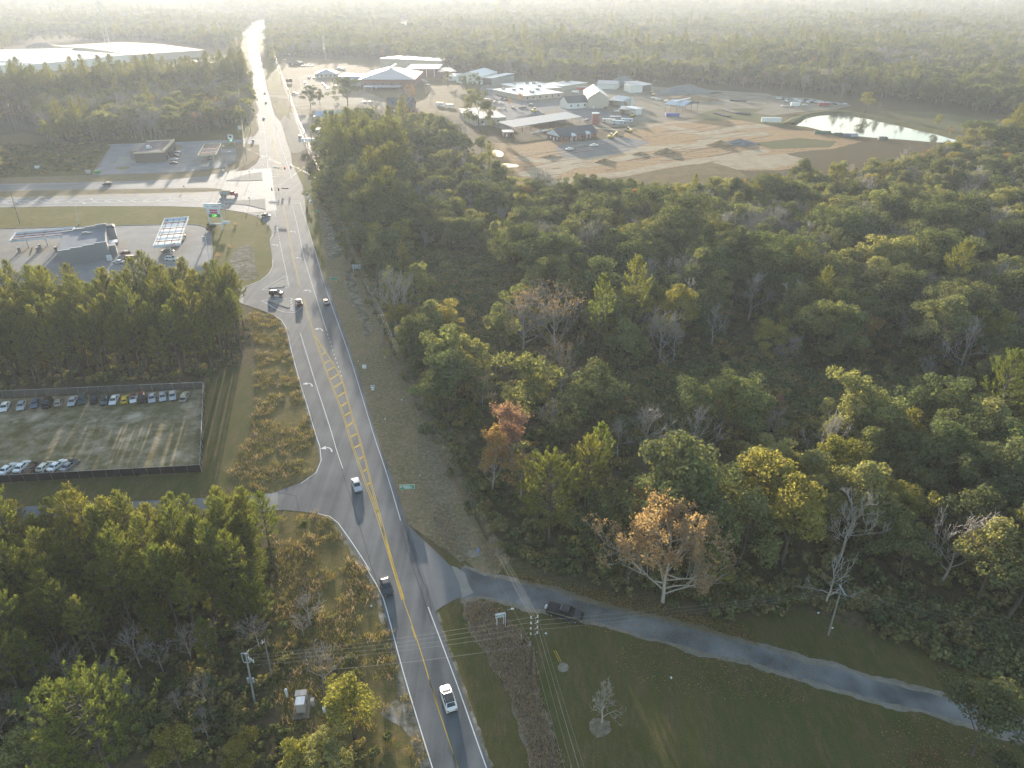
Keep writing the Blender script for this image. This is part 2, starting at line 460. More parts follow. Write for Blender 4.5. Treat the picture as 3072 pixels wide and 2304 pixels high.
# cross highway coming in from the left: two carriageways with a grass median between
cross_n = sheet('cross_highway_road', P(ZF, (-1500, 560), (0, 530), (840, 514), (1400, 494), (1700, 468), (1900, 428), (1990, 398)) + P(ZD, (140, 545), (140, 690)) + P(ZF, (1905, 573), (1750, 565), (1000, 575), (0, 592), (-1500, 620)), 0.056, M['asphalt_old'])
cross_s = sheet('cross_highway_road', P(ZF, (-1500, 672), (0, 641), (900, 614), (1820, 594), (1905, 590)) + P(ZD, (140, 700), (140, 880), (0, 855)) + P(ZF, (1750, 728), (1400, 716), (600, 716), (0, 727), (-1500, 760)), 0.056, M['asphalt_old'])
cross_mid = sheet('cross_highway_road', P(ZD, (-70, 545), (300, 500), (540, 480), (600, 900), (300, 925), (-70, 870)), 0.064, M['asphalt_old'])

# side road at the lower left, driveway apron and tar lane at the lower right
side = sheet('side_road', P(ZJ, (-1600, 1110), (0, 1040), (1190, 985), (1700, 960), (2000, 935)) + P(ZB, (420, 470), (420, 635)) + P(ZJ, (1700, 1090), (1600, 1108), (1230, 1092), (0, 1150), (-1600, 1240)), 0.052, M['asphalt_old'])
entry = sheet('side_road', P(ZC, (130, 195), (130, 385), (0, 330), (-250, 320), (-900, 400), (-900, 280), (-250, 240), (0, 225)), 0.054, M['asphalt_old'])
apron = sheet('driveway_apron', P(ZA, (1655, 378), (1720, 330), (1800, 285), (1885, 246), (1860, 130), (1790, 0)) + P(ZB, (1800, 1100), (1700, 1000), (1590, 900), (1500, 810), (1425, 735)), 0.052, M['asphalt_old'])
slab = sheet('concrete_slab', P(ZB, (1805, 1100), (1850, 1112), (1922, 1160), (1955, 1262), (1992, 1325), (1900, 1366), (1872, 1240)), 0.064, M['concrete'])
lane_top = P(ZK, (200, 235), (330, 285), (480, 325), (640, 362), (860, 408), (1050, 478), (1200, 520), (1400, 568), (1600, 612)) + P(ZL, (0, 655), (150, 708), (330, 760), (480, 800), (620, 838), (720, 885), (900, 915), (1050, 955), (1200, 1005), (1400, 1060), (1600, 1102), (1850, 1185), (2400, 1370))
lane_bot = P(ZK, (190, 470), (330, 442), (420, 462), (600, 497), (690, 527), (800, 546), (1080, 610), (1250, 652), (1450, 715), (1650, 762)) + P(ZL, (0, 805), (200, 850), (400, 892), (600, 962), (830, 1028), (1000, 1082), (1200, 1132), (1400, 1182), (1600, 1228), (1850, 1300), (2400, 1460))
lane_o = smooth_line(lane_top, 2.0) + list(reversed(smooth_line(lane_bot, 2.0)))
sheet('tar_lane', ragged(lane_o, .22, .7), 0.046, M['asphalt_lane'])
cx_l = offset_line(smooth_line(lane_top, 2.0), .95); cx_r = offset_line(smooth_line(lane_bot, 2.0), -.95)
sheet('lane_shoulder_sand', ragged(cx_l + list(reversed(cx_r)), .45, .6), 0.034, M['sand'])

# -- verges and fields
def area(name, pts, z, mat, rag=.6, step=1.5, smooth=None):
    if smooth: pts = smooth_line(pts, smooth, True)
    return sheet(name, ragged(pts, rag, step) if rag else pts, z, M[mat])
# right of way between the road and the wood
rw_edge = P(ZK, (430, 330), (560, 180), (430, 0)) + P(ZB, (2100, 900), (1960, 600), (1850, 250), (1760, 0)) + P(ZN, (820, 1400), (690, 1180), (560, 900), (470, 640), (380, 480), (320, 330), (250, 150), (160, 20))
row_poly = road_right[3:12] + road_right[12:18]
area('right_of_way_grass', [p - Vector((1.0, 0, 0)) for p in road_right[4:17]] + list(reversed(rw_edge)), 0.012, 'verge', .5, 2)
area('gold_verge_grass', P(ZD, (1075, 1640), (985, 1340), (905, 1120), (885, 980), (880, 800), (850, 650), (800, 535), (750, 440), (800, 400), (860, 520), (940, 640), (990, 760), (1010, 900), (1030, 1100), (1060, 1300)), 0.022, 'verge_gold', .4, 1.5)
area('ditch_grass', P(ZN, (330, 560), (430, 800), (540, 1060), (640, 1280), (700, 1420)) + P(ZB, (1560, 380), (1640, 600), (1690, 880), (1770, 965), (1880, 1045), (1930, 1040), (1960, 1000), (1900, 800), (1800, 560), (1760, 300)) + P(ZN, (760, 1380), (640, 1130), (540, 930), (440, 700), (370, 560)), 0.016, 'verge_brown', 1.3, 2)
area('ditch_grass', P(ZN, (560, 960), (640, 1050), (760, 1260), (860, 1480), (950, 1659), (900, 1659), (760, 1400), (640, 1180), (560, 1040)), 0.020, 'dead_grass', .5, 1)
area('sandy_strip', P(ZD, (1080, 950), (1180, 980), (1240, 1200), (1260, 1330), (1180, 1390), (1110, 1380), (1080, 1200)), 0.022, 'sandy', .8, 1.2)
area('sandy_strip', P(ZC, (1090, 40), (1180, 30), (1215, 150), (1300, 400), (1380, 620), (1330, 720), (1270, 520), (1200, 400), (1130, 200)), 0.022, 'sandy', .8, 1.2)
area('lawn', P(ZA, (1668, 380), (2110, 1659), (2300, 2500)) + P(ZK, (3000, 3000), (6500, 3000)) + P(ZL, (2600, 900), (1900, 960), (1500, 800), (1100, 660), (700, 530), (0, 580)) + P(ZK, (1700, 560), (1300, 480), (900, 380), (560, 250), (400, 120), (240, 90)) + P(ZB, (1960, 1080), (1800, 1000), (1500, 1000)), 0.008, 'lawn', .5, 2.5)
area('dead_grass_strip', P(ZK, (230, 480), (420, 470), (520, 600), (620, 690), (700, 780), (725, 1000), (765, 1180), (830, 1380), (935, 1670), (1100, 2100), (820, 2100), (690, 1659), (645, 1480), (595, 1320), (520, 1110), (415, 930), (290, 740), (210, 580)), 0.020, 'dead_grass', .5, .8)
area('leaf_litter_bank', P(ZK, (560, 300), (860, 340), (1150, 400), (1500, 470), (1700, 560)) + P(ZL, (80, 590), (300, 640), (420, 760), (330, 755), (150, 705), (0, 655)) + P(ZK, (1600, 605), (1200, 515), (860, 405), (640, 358), (480, 322)), 0.020, 'leaf_litter', .6, 1)
area('pole_bare_patch', P(ZK, (880, 945), (895, 920), (925, 912), (950, 928), (958, 950), (948, 972), (915, 985), (890, 972)), 0.020, 'sand', .1, .4)
area('tree_bare_patch', P(ZK, (1100, 1340), (1130, 1300), (1200, 1310), (1250, 1330), (1265, 1390), (1230, 1430), (1160, 1440), (1110, 1400)), 0.020, 'dead_grass', .25, .6)
area('tree_bare_patch', P(ZL, (1400, 1560), (1430, 1500), (1520, 1470), (1640, 1480), (1700, 1560), (1650, 1659), (1420, 1659)), 0.020, 'leaf_litter', .4, .8)
area('bare_patch', P(ZB, (1930, 1010), (1960, 970), (2030, 968), (2068, 990), (2050, 1020), (1980, 1030)), 0.024, 'sand', .2, .4)
# roadside gravel on the right, near
area('shoulder_gravel', [p for p in offset_line(smooth_line(road_right[1:4], 2), -.55)] + list(reversed(offset_line(smooth_line(road_right[1:4], 2), .3))), 0.026, 'sandy', .25, .6)
# left banks
wb = P(ZA, (1628, 1659), (1385, 880), (1205, 230)) + P(ZB, (1210, 1310), (1120, 1155), (850, 745), (700, 668), (560, 650), (430, 640), (330, 800), (300, 1300)) + P(ZA, (250, 500), (300, 1000), (500, 1659), (700, 2400), (1800, 2400))
area('weed_bank', wb, 0.012, 'weeds', .4, 1.5)
sl = [p for p in smooth_line(road_left[1:7], 2)]
area('shoulder_gravel', offset_line(sl, 1.0) + list(reversed(offset_line(sl, -.3))), 0.026, 'sandy', .35, .6)
area('pull_off_gravel', P(ZA, (1330, 1100), (1400, 1000), (1450, 1110), (1560, 1480), (1620, 1659), (1560, 1659), (1480, 1500), (1380, 1330), (1250, 1230), (1200, 1190)), 0.024, 'sandy', .5, .8)
area('mown_grass', P(ZJ, (-1600, 860), (0, 870), (1490, 770), (1510, 140), (1560, 0), (1900, 0), (1850, 500), (1650, 740), (1780, 880), (2010, 930), (1700, 958), (1190, 984), (0, 1040), (-1600, 1110)), 0.012, 'lawn', .4, 2)
area('weed_bank', P(ZJ, (1900, 0), (1850, 500), (1650, 740), (1780, 880), (2010, 930), (2212, 850), (2290, 790)) + P(ZB, (690, 320), (712, 170), (668, 0)) + P(ZC, (805, 1659), (733, 1405), (655, 1160), (573, 860), (512, 605), (462, 530), (385, 480), (205, 412), (130, 500), (200, 700), (230, 1000), (200, 1300)), 0.014, 'weeds', .5, 1.5)
area('shoulder_gravel', P(ZC, (590, 900), (640, 1100), (720, 1380), (790, 1659), (735, 1420), (655, 1165), (573, 865)), 0.028, 'sandy', .4, .8)
area('car_lot_ground', P(ZJ, (-1500, 320), (0, 240), (1508, 165), (1486, 770), (0, 850), (-1500, 930)), 0.022, 'lot_soil', 0)
# grass triangle between the petrol stations and the road
area('verge_grass', P(ZF, (-1500, 760), (0, 727), (600, 716), (1400, 716), (1750, 730), (1950, 762), (2140, 800)) + P(ZD, (500, 1040), (550, 1110), (528, 1205), (556, 1400), (555, 1470), (480, 1580), (300, 1659)) + P(ZC, (110, 200), (0, 225)) + P(ZF, (2000, 1400), (1640, 1310), (1745, 1215), (1750, 940), (1700, 890), (1600, 868), (900, 878), (0, 903), (-1500, 940)), 0.014, 'verge_gold', .4, 2)
area('sandy_strip', P(ZF, (1950, 1080), (2050, 1030), (2110, 1060), (2110, 1180), (2150, 1290), (2100, 1330), (1980, 1330), (1900, 1230), (1910, 1150)), 0.024, 'sandy', .6, 1)
area('verge_grass', P(ZF, (1780, 190), (2130, 192), (2150, 250), (2140, 310), (2050, 370), (1900, 428), (1700, 466), (1400, 492), (840, 512), (0, 530), (-1500, 560), (-1500, 490), (0, 480), (770, 455), (840, 456), (1500, 432), (1850, 392), (1950, 340), (1956, 238), (1780, 240)), 0.014, 'verge', .4, 2)
area('verge_grass', P(ZE, (196, 1060), (190, 950), (180, 860), (150, 800), (60, 900), (20, 1100), (60, 1150), (140, 1140)), 0.014, 'verge_gold', .4, 2)
area('median_grass', P(ZF, (-1500, 622), (0, 592), (1000, 576), (1750, 566), (1840, 574), (1842, 586), (1820, 593), (900, 613), (0, 640), (-1500, 670)), 0.066, 'verge', .1, 2)
area('scrub_field', P(ZF, (-1500, 300), (0, 230), (800, 200), (930, 215), (860, 300), (770, 452), (0, 480), (-1500, 490)), 0.012, 'weeds', .5, 3)
area('scrub_field', P(ZF, (1050, 190), (1380, 180), (1900, 160), (2080, 150), (2020, 60), (1300, 40), (1100, 80)), 0.012, 'lawn', .5, 3)
area('roadside_sand', P(ZD, (640, 0), (735, 320), (760, 330), (800, 330), (1010, 240), (1060, 60), (880, -60), (700, -80)), 0.02, 'sand', .6, 2)
for pl in ([(15, 1010), (40, 870), (90, 860), (160, 1040)],):
    pass
for pts in ([(62, 310), (115, 300), (118, 370), (55, 370)], [(60, 380), (112, 378), (115, 415), (100, 430), (55, 430)], [(60, 455), (118, 452), (150, 520), (130, 545), (60, 545)], [(65, 565), (150, 565), (155, 578), (65, 580)], [(68, 590), (160, 600), (160, 622), (70, 626)]):
    area('roadside_grass', P(ZE, *pts), 0.022, 'verge_gold', .6, 3)
for pts in ([(205, 345), (270, 340), (285, 420), (225, 410), (200, 380)], [(255, 450), (330, 445), (400, 640), (380, 760), (300, 760), (262, 640), (250, 540)], [(330, 850), (400, 840), (470, 940), (480, 1000), (420, 960), (350, 930)], [(215, 245), (290, 230), (300, 280), (230, 290)]):
    area('roadside_grass', P(ZE, *pts), 0.022, 'verge_gold', .8, 3)
area('town_lot_ground', P(ZE, (280, 720), (250, 470), (400, 470), (900, 500), (1000, 560), (1500, 600), (2140, 640), (2212, 760), (2212, 900), (1700, 965), (900, 1060), (560, 1060), (430, 960), (440, 820), (300, 770)), 0.010, 'field', 1, 4)
area('town_paving', P(ZE, (450, 820), (300, 800), (300, 785), (440, 795), (560, 730), (540, 640), (620, 620), (920, 640), (940, 700), (1100, 760), (1260, 830), (1250, 900), (1050, 870), (900, 900), (560, 910), (480, 880)), 0.022, 'yard', 1, 4)
area('roadside_dirt', P(ZG, (1960, 180), (2040, 200), (2030, 240), (1985, 240), (1960, 560), (1880, 590), (1750, 600), (1720, 360), (1900, 200)), 0.018, 'field', 1.5, 5)

# petrol station lots
sheet('station_lot', smooth_line(P(ZF, (-600, 920), (0, 905), (900, 880), (1600, 870), (1700, 890), (1745, 935), (1752, 1000), (1745, 1210), (1640, 1310), (1500, 1420), (-600, 1450)), 4, True), 0.046, M['lot_paving'])
sheet('station_lot', P(ZF, (810, 205), (1050, 196), (1380, 186), (1900, 166), (2080, 160)) + P(ZD, (260, 185), (260, 232)) + P(ZF, (2060, 192), (1900, 190), (1780, 192), (1780, 240), (1955, 236), (1962, 290), (1950, 340), (1850, 392), (1500, 432), (840, 456), (770, 455), (930, 215)), 0.046, M['lot_paving'])
sheet('lot_grass_island', smooth_line(P(ZF, (1385, 210), (1480, 205), (1515, 225), (1490, 245), (1390, 250)), 2, True), 0.07, M['verge'])
sheet('lot_grass_island', smooth_line(P(ZF, (960, 395), (1060, 385), (1070, 405), (1010, 415), (970, 410)), 2, True), 0.07, M['verge'])
sheet('concrete_pad', P(ZF, (960, 365), (990, 305), (1110, 305), (1130, 355)), 0.056, M['concrete'])
sheet('concrete_pad', P(ZF, (1650, 385), (1665, 300), (1785, 300), (1782, 385)), 0.056, M['concrete'])
sheet('concrete_pad', P(ZF, (1790, 300), (1955, 290), (1950, 335), (1785, 340)), 0.056, M['concrete'])
for q in ([(1300, 1070), (1295, 1190), (1495, 1190), (1500, 1060)], [(975, 995), (1085, 990), (1060, 1060), (980, 1070)], [(140, 1060), (270, 1060), (250, 1130), (120, 1130)], [(260, 1060), (420, 1060), (330, 1225), (215, 1225)], [(440, 1060), (490, 1060), (480, 1110), (440, 1110)], [(1490, 890), (1560, 890), (1555, 935), (1490, 935)]):
    sheet('concrete_pad', P(ZF, *q), 0.056, M['concrete'])

# construction site, compound and pond on the far right
area('yard_ground', P(ZH, (100, 620), (250, 600), (560, 590), (800, 640), (1100, 590), (1400, 640), (1900, 670), (2212, 690)) + P(ZI, (300, 730), (600, 750), (900, 800), (800, 830), (500, 850), (300, 880), (200, 900)) + P(ZH, (2150, 860), (1850, 880), (1650, 870), (1400, 920), (1000, 940), (640, 900), (300, 960), (60, 900)), 0.012, 'yard', 1.5, 4)
area('construction_dirt', P(ZH, (150, 1050), (400, 1060), (620, 1035), (1000, 1050), (1150, 1010), (1230, 930), (1560, 880), (1950, 880), (2212, 905)) + P(ZI, (100, 920), (450, 985), (600, 1000), (1000, 1075), (750, 1130), (300, 1180), (600, 1260), (300, 1300), (0, 1290)) + P(ZH, (2212, 1270), (2000, 1250), (1820, 1190), (1500, 1240), (1100, 1310), (840, 1335), (500, 1375), (300, 1350), (240, 1240), (150, 1150)), 0.016, 'site_dirt', 1.2, 4)
area('dry_field', P(ZH, (520, 1380), (840, 1338), (1100, 1312), (1500, 1242), (1820, 1192), (2010, 1255), (2100, 1330), (1800, 1475), (500, 1475)), 0.014, 'field', .8, 3)
area('grass_field', P(ZH, (1640, 870), (1850, 800), (2212, 800)) + P(ZI, (150, 860), (400, 890), (470, 960), (250, 950), (0, 905)) + P(ZH, (2212, 905), (1950, 880), (1800, 890)), 0.02, 'far_grass', 1, 4)
area('grass_field', P(ZI, (130, 1090), (500, 1050), (800, 1075), (720, 1120), (300, 1135)), 0.022, 'far_grass', 1, 4)
area('grass_field', P(ZH, (180, 545), (640, 555), (950, 570), (800, 650), (560, 600), (250, 600)), 0.014, 'far_grass', 1, 6)
area('grass_field', P(ZI, (1150, 845), (1500, 850), (2212, 950), (3000, 1050), (3000, 1120), (2212, 1010), (1850, 985), (1650, 1000), (1300, 930)), 0.014, 'far_grass', 1, 6)
for pts, w in (([(430, 1300), (620, 1220), (800, 1185), (1200, 1110), (1500, 1085), (1700, 1080), (1850, 1010), (2212, 985)], 13), ([(540, 1365), (860, 1320), (1100, 1290), (1450, 1225), (1700, 1190), (1960, 1150), (2212, 1105)], 10), ([(1480, 930), (1600, 960), (1750, 985), (1950, 945), (2212, 925)], 12), ([(900, 940), (1150, 955), (1500, 905), (1700, 890)], 7), ([(560, 1320), (760, 1230), (1000, 1200), (1250, 1150), (1400, 1150)], 9), ([(380, 1150), (520, 1190), (640, 1170), (700, 1190)], 9), ([(1700, 700), (1900, 740), (2212, 760)], 9)):
    l = smooth_line(P(ZH, *pts), 4)
    sheet('dirt_track', ragged(offset_line(l, w / 2) + list(reversed(offset_line(l, -w / 2))), 1.3, 2.5), 0.026 + .003 * RND.random() * 3, M['site_sand'])
area('sand_lot', P(ZH, (1820, 1200), (1900, 1170), (2212, 1130)) + P(ZI, (100, 1190), (400, 1170), (560, 1215), (300, 1290), (0, 1280)) + P(ZH, (2212, 1262), (2010, 1250)), 0.030, 'site_sand', 1, 3)
area('gravel_pad', smooth_line(P(ZH, (665, 1105), (720, 1062), (1000, 1030), (1150, 1012), (1340, 1050), (1260, 1085), (1200, 1112), (900, 1160), (780, 1165), (740, 1175)), 4, True), 0.036, 'gravel', .4, 2)
sheet('compound_paving', P(ZH, (640, 800), (890, 800), (1060, 830), (1190, 855), (1200, 875), (1000, 890), (840, 885), (760, 860)), 0.036, M['gravel'])
sheet('compound_paving', P(ZH, (130, 650), (300, 670), (420, 740), (640, 760), (700, 720), (690, 790), (560, 830), (640, 880), (300, 955), (240, 880), (250, 810), (110, 770)), 0.032, M['gravel'])

# wheel ruts and scraped bands over the graded ground
for nm, mt, n, z0 in (('wheel_ruts', 'site_sand', 60, .040), ('dark_ruts', 'rut', 46, .044)):
    mb = MB()
    for k in range(n):
        x = RND.uniform(420, 2150); y = 1290 - (x - 420) * .125 + RND.uniform(-190, 45) + (30 if x < 700 else 0)
        L = RND.uniform(60, 330); b = RND.uniform(-25, 25); sl_ = -.10 + RND.uniform(-.10, .06)
        pts = [ZH(x + L * t - L / 2, y + sl_ * L * (t - .5) + b * (t * (1 - t))) for t in (0, .33, .66, 1)]
        l = smooth_line([G(*p) for p in pts], 5)
        w_ = RND.uniform(.5, 1.7)
        strip(mb, l, w_, z0 + k * .0002)
    mb.build(nm, M[mt])['kind'] = 'structure'

# pond with a grassed dyke
def water_mat():
    m, nt, b = new_mat('pond_water')
    b.inputs['Base Color'].default_value = (.05, .055, .05, 1); b.inputs['Roughness'].default_value = .06; b.inputs['IOR'].default_value = 1.33
    N = nt.nodes; L = nt.links
    tc = N.new('ShaderNodeTexCoord'); nz = N.new('ShaderNodeTexNoise'); nz.inputs['Scale'].default_value = .6; nz.inputs['Detail'].default_value = 4
    bp = N.new('ShaderNodeBump'); bp.inputs['Strength'].default_value = .06; bp.inputs['Distance'].default_value = .1
    L.new(tc.outputs['Object'], nz.inputs['Vector']); L.new(nz.outputs['Fac'], bp.inputs['Height']); L.new(bp.outputs[0], b.inputs['Normal'])
    return m
M['water'] = water_mat()
pond = smooth_line(P(ZI, (435, 948), (520, 903), (640, 880), (800, 871), (1000, 902), (1200, 946), (1400, 991), (1600, 1037), (1720, 1062), (1600, 1085), (1300, 1064), (1000, 1042), (750, 1012), (560, 966)), 5, True)
pc_ = sum((p for p in pond), Vector()) / len(pond)
sheet('pond_margin', ragged([pc_ + (p - pc_) * 1.035 + (p - pc_).normalized() * 1.6 for p in pond], .7, 2), 0.036, M['weeds'])
sheet('pond_water', ragged(pond, .35, 2), 0.045, M['water'])
sheet('puddle_water', smooth_line(P(ZH, (175, 1105), (230, 1108), (270, 1130), (250, 1158), (205, 1150)), 3, True), 0.045, M['water'])
sheet('puddle_water', smooth_line(P(ZH, (228, 1210), (300, 1206), (388, 1220), (370, 1232), (270, 1232)), 3, True), 0.045, M['water'])
sheet('pond_water', smooth_line(P(ZG, (-300, 960), (0, 945), (180, 960), (320, 990), (500, 1040), (520, 1080), (350, 1120), (150, 1105), (0, 1130), (-300, 1140)), 5, True), 0.045, M['water'])
def ridge(name, line, w, h, mat, step=5):
    """long earth bank with sloping sides"""
    l = smooth_line(line, step); n = len(l)
    offs = ((-w / 2, 0.0), (-w * .18, h), (w * .18, h), (w / 2, 0.0))
    vs = []
    for d, z in offs: vs += [(p.x + RND.uniform(-.4, .4), p.y + RND.uniform(-.4, .4), z * RND.uniform(.9, 1.1)) for p in offset_line(l, d)]
    fs = []
    for k in range(3):
        for i in range(n - 1): fs.append((k * n + i, (k + 1) * n + i, (k + 1) * n + i + 1, k * n + i + 1))
    mb = MB(); mb.add(vs, [f[::-1] for f in fs])
    o = mb.build(name, M[mat]); o['kind'] = 'structure'; return o
ridge('pond_bank', P(ZI, (500, 890), (640, 864), (800, 856), (1000, 882), (1200, 922), (1400, 966), (1620, 1018), (1800, 1070)), 16, 1.6, 'far_grass')
ridge('pond_bank', P(ZI, (430, 945), (470, 915), (530, 885)), 12, 1.4, 'far_grass')

# ------------------------------------------------------------------ road markings (parts of the road)
ZM_ = 0.070
def mark(name, lines, w, mat='white_paint', parent=road, z=ZM_):
    mb = MB()
    for l in lines: strip(mb, smooth_line(l, 4) if len(l) > 2 else [Vector((p[0], p[1], 0)) for p in l], w, z)
    return mb.build(name, M[mat], parent)
def paint(name, polys, mat='white_paint', parent=road, z=ZM_):
    mb = MB()
    for pl in polys: mb.add([(p[0], p[1], z) for p in pl], [tuple(range(len(pl)))])
    for i, f in enumerate(mb.f):
        a, b, c = [Vector(mb.v[j]) for j in f[:3]]
        if (b - a).cross(c - a).z < 0: mb.f[i] = f[::-1]
    return mb.build(name, M[mat], parent)
W = .16
mark('edge_line', [P(ZA, (2300, 2200), (2085, 1659), (1850, 990), (1605, 335))], W)
mark('edge_line', [P(ZB, (1388, 725), (1280, 360), (1160, 0)) + P(ZC, (1160, 900), (960, 335), (870, 65)) + P(ZD, (1080, 1659), (905, 1060), (828, 825))], W)
mark('edge_line', [P(ZD, (752, 590), (680, 370), (620, 200), (572, 0)) + P(ZE, (360, 1090), (312, 860), (272, 710), (222, 480), (190, 350), (188, 275), (222, 222), (295, 172))], W)
mark('edge_line', [P(ZA, (1880, 2400), (1640, 1659), (1400, 870), (1235, 260), (1180, 150), (1090, 0)) + P(ZB, (1140, 1150), (980, 900), (870, 745), (800, 690), (700, 668))], W)
mark('edge_line', [P(ZB, (560, 418), (690, 325), (729, 225), (718, 110), (680, 0)) + P(ZC, (740, 1400), (662, 1150), (582, 850), (522, 600), (475, 525), (390, 476), (210, 412))], W)
mark('edge_line', [P(ZC, (120, 200), (268, 142), (357, 65), (388, 0)) + P(ZD, (500, 1605), (558, 1450), (556, 1390))], W)
mark('edge_line', [P(ZD, (530, 1205), (598, 1065))], W)
mark('edge_line', [P(ZD, (527, 615), (500, 360), (480, 160), (456, 0)) + P(ZE, (245, 1050), (215, 860), (180, 640), (150, 470), (128, 350), (135, 290), (160, 250), (210, 208), (285, 165))], W)
mark('edge_line', [P(ZD, (0, 585), (160, 560), (300, 510), (400, 440), (432, 380))], W)
mark('lane_line', [P(ZC, (668, 668), (800, 1100), (980, 1659)) + P(ZB, (850, 120), (908, 292))], W)
mark('lane_line', [P(ZC, (930, 645), (850, 390), (730, 0)) + P(ZD, (870, 1370), (800, 1040), (745, 830))], W)
mark('lane_line', [P(ZD, (722, 1659), (660, 1370), (627, 1210))], W)
mark('lane_line', [P(ZD, (590, 970), (553, 770))], W)
mark('dotted_line', [P(ZC, (x, y), (x + 4, y + 14)) for x, y in ((938, 670), (950, 709), (963, 747), (976, 787), (989, 828), (1003, 868), (1017, 909), (1030, 952), (1046, 993), (1061, 1039), (1075, 1082))], .2)
mark('dotted_line', [P(ZD, (602 + k * 5.2, 1068 + k * 29), (604 + k * 5.2, 1080 + k * 29)) for k in range(5)], .2)
mark('dotted_line', [P(ZE, (204, 560 + 0), (206, 590))] + [P(ZE, (196 + 9 * k, 500 + 60 * k), (199 + 9 * k, 522 + 60 * k)) for k in range(-2, 8)], .16)
# yellow lines: one stripe of each double pair either side of the centre
def double(line, name='centre_line', gap=.17):
    l = smooth_line(line, 3)
    return [mark(name, [offset_line(l, gap)], .12, 'yellow_paint'), mark(name, [offset_line(l, -gap)], .12, 'yellow_paint')]
hl = P(ZC, (697, 310), (742, 480), (787, 620), (835, 780), (932, 1060), (1012, 1260), (1102, 1500)) + P(ZB, (955, 0), (1060, 310), (1180, 640), (1292, 1000), (1405, 1380))
hr = P(ZC, (800, 640), (830, 710), (885, 800), (963, 920), (1047, 1060), (1100, 1180), (1150, 1380), (1200, 1550)) + P(ZB, (1033, 0), (1083, 180), (1133, 380), (1180, 560), (1208, 660), (1315, 1060), (1412, 1380))
double(hl); double(hr, gap=.14)
mark('centre_line', [P(ZA, (1398, 270), (1525, 640), (1680, 1150), (1850, 1659), (2050, 2300))], .14, 'yellow_paint')
mark('passing_line', [P(ZA, (1465, 490), (1502, 600)), P(ZA, (1612, 930), (1688, 1160)), P(ZA, (1810, 1540), (1846, 1659))], .12, 'yellow_paint')
rungs = [P(ZC, a, b) for a, b in (((856, 800), (872, 795)), ((885, 875), (912, 858)), ((910, 965), (957, 935)), ((935, 1040), (1003, 1000)), ((965, 1125), (1047, 1072)), ((995, 1210), (1087, 1150)), ((1030, 1305), (1117, 1245)), ((1065, 1400), (1142, 1345)), ((1097, 1495), (1172, 1445)), ((1130, 1600), (1197, 1540)))] \
    + [P(ZB, a, b) for a, b in (((975, 33), (1022, 5)), ((1005, 122), (1052, 95)), ((1045, 217), (1087, 187)), ((1080, 317), (1112, 298)), ((1110, 427), (1142, 408)), ((1147, 542), (1172, 525)), ((1183, 652), (1207, 640)))]
for rg in rungs: mark('hatch_bar', [rg], .55, 'yellow_paint')
double(P(ZC, (660, 190), (640, 90), (620, 0)) + P(ZD, (770, 1400), (712, 1100), (672, 900), (650, 830)))
mark('centre_line', [P(ZD, (612, 580), (585, 400), (555, 200)), P(ZD, (685, 575), (630, 400), (555, 200)), P(ZD, (555, 200), (530, 80), (512, 0)) + P(ZE, (265, 930), (235, 720), (195, 520), (165, 380), (158, 300))], .22, 'yellow_paint')
for k in range(12):
    t = k / 12; a0 = (557 + 52 * t, 215 + 350 * t); b0 = (560 + 118 * t, 215 + 345 * t)
    mark('hatch_bar', [P(ZD, (a0[0], a0[1]), (b0[0], b0[1] + 14))], .4, 'yellow_paint')
# stop bars and crosswalk
mark('stop_line', [P(ZD, (568, 830), (832, 826))], .55)
mark('stop_line', [P(ZD, (566, 812), (828, 806))], .35)
mark('stop_line', [P(ZD, (528, 568), (596, 564))], .6)
cw = [P(ZD, (318, 610 + 15 * k), (372, 612 + 15 * k)) for k in range(11)]
mark('crosswalk_bar', cw, .5)
mark('crosswalk_line', [P(ZD, (316, 610), (326, 780)), P(ZD, (371, 480), (378, 775))], .3)
mark('lane_line', [P(ZD, (376, 625), (527, 612)), P(ZD, (0, 775), (380, 772), (555, 770)), P(ZD, (556, 770), (566, 812))], .25)
mark('stop_line', [P(ZD, (288, 720), (278, 775))], .6)
# white hatching beside the islands
hb = []
for k in range(12): hb.append(P(ZD, (395 + 11 * k, 620 - 6 * k - 4), (525, 605 - 13 * k)) if k < 11 else P(ZD, (500, 460), (508, 450)))
mark('hatch_bar', [P(ZD, (458, 600 - 12 * k), (525 - 1.5 * k, 608 - 13.5 * k)) for k in range(12)], .3)
mark('hatch_bar', [P(ZD, (488, 780 + 14 * k), (560 + 1.5 * k, 800 + 14 * k)) for k in range(11)], .3)
mark('hatch_bar', [P(ZD, (422, 255 + 7 * k), (482 - 6 * k, 250 + 9 * k)) for k in range(8)], .3)
mark('hatch_bar', [P(ZC, (520, 100 + 14 * k), (545 + k, 95 + 15 * k)) for k in range(7)], .3)
mark('hatch_bar', [P(ZC, (566, 318 + 16 * k), (586 + 2.5 * k, 330 + 16 * k)) for k in range(8)], .3)
mark('lane_line', [P(ZC, (285, 232), (520, 90)), P(ZC, (285, 232), (553, 208)), P(ZC, (280, 340), (580, 313), (605, 460), (280, 340))], .2)
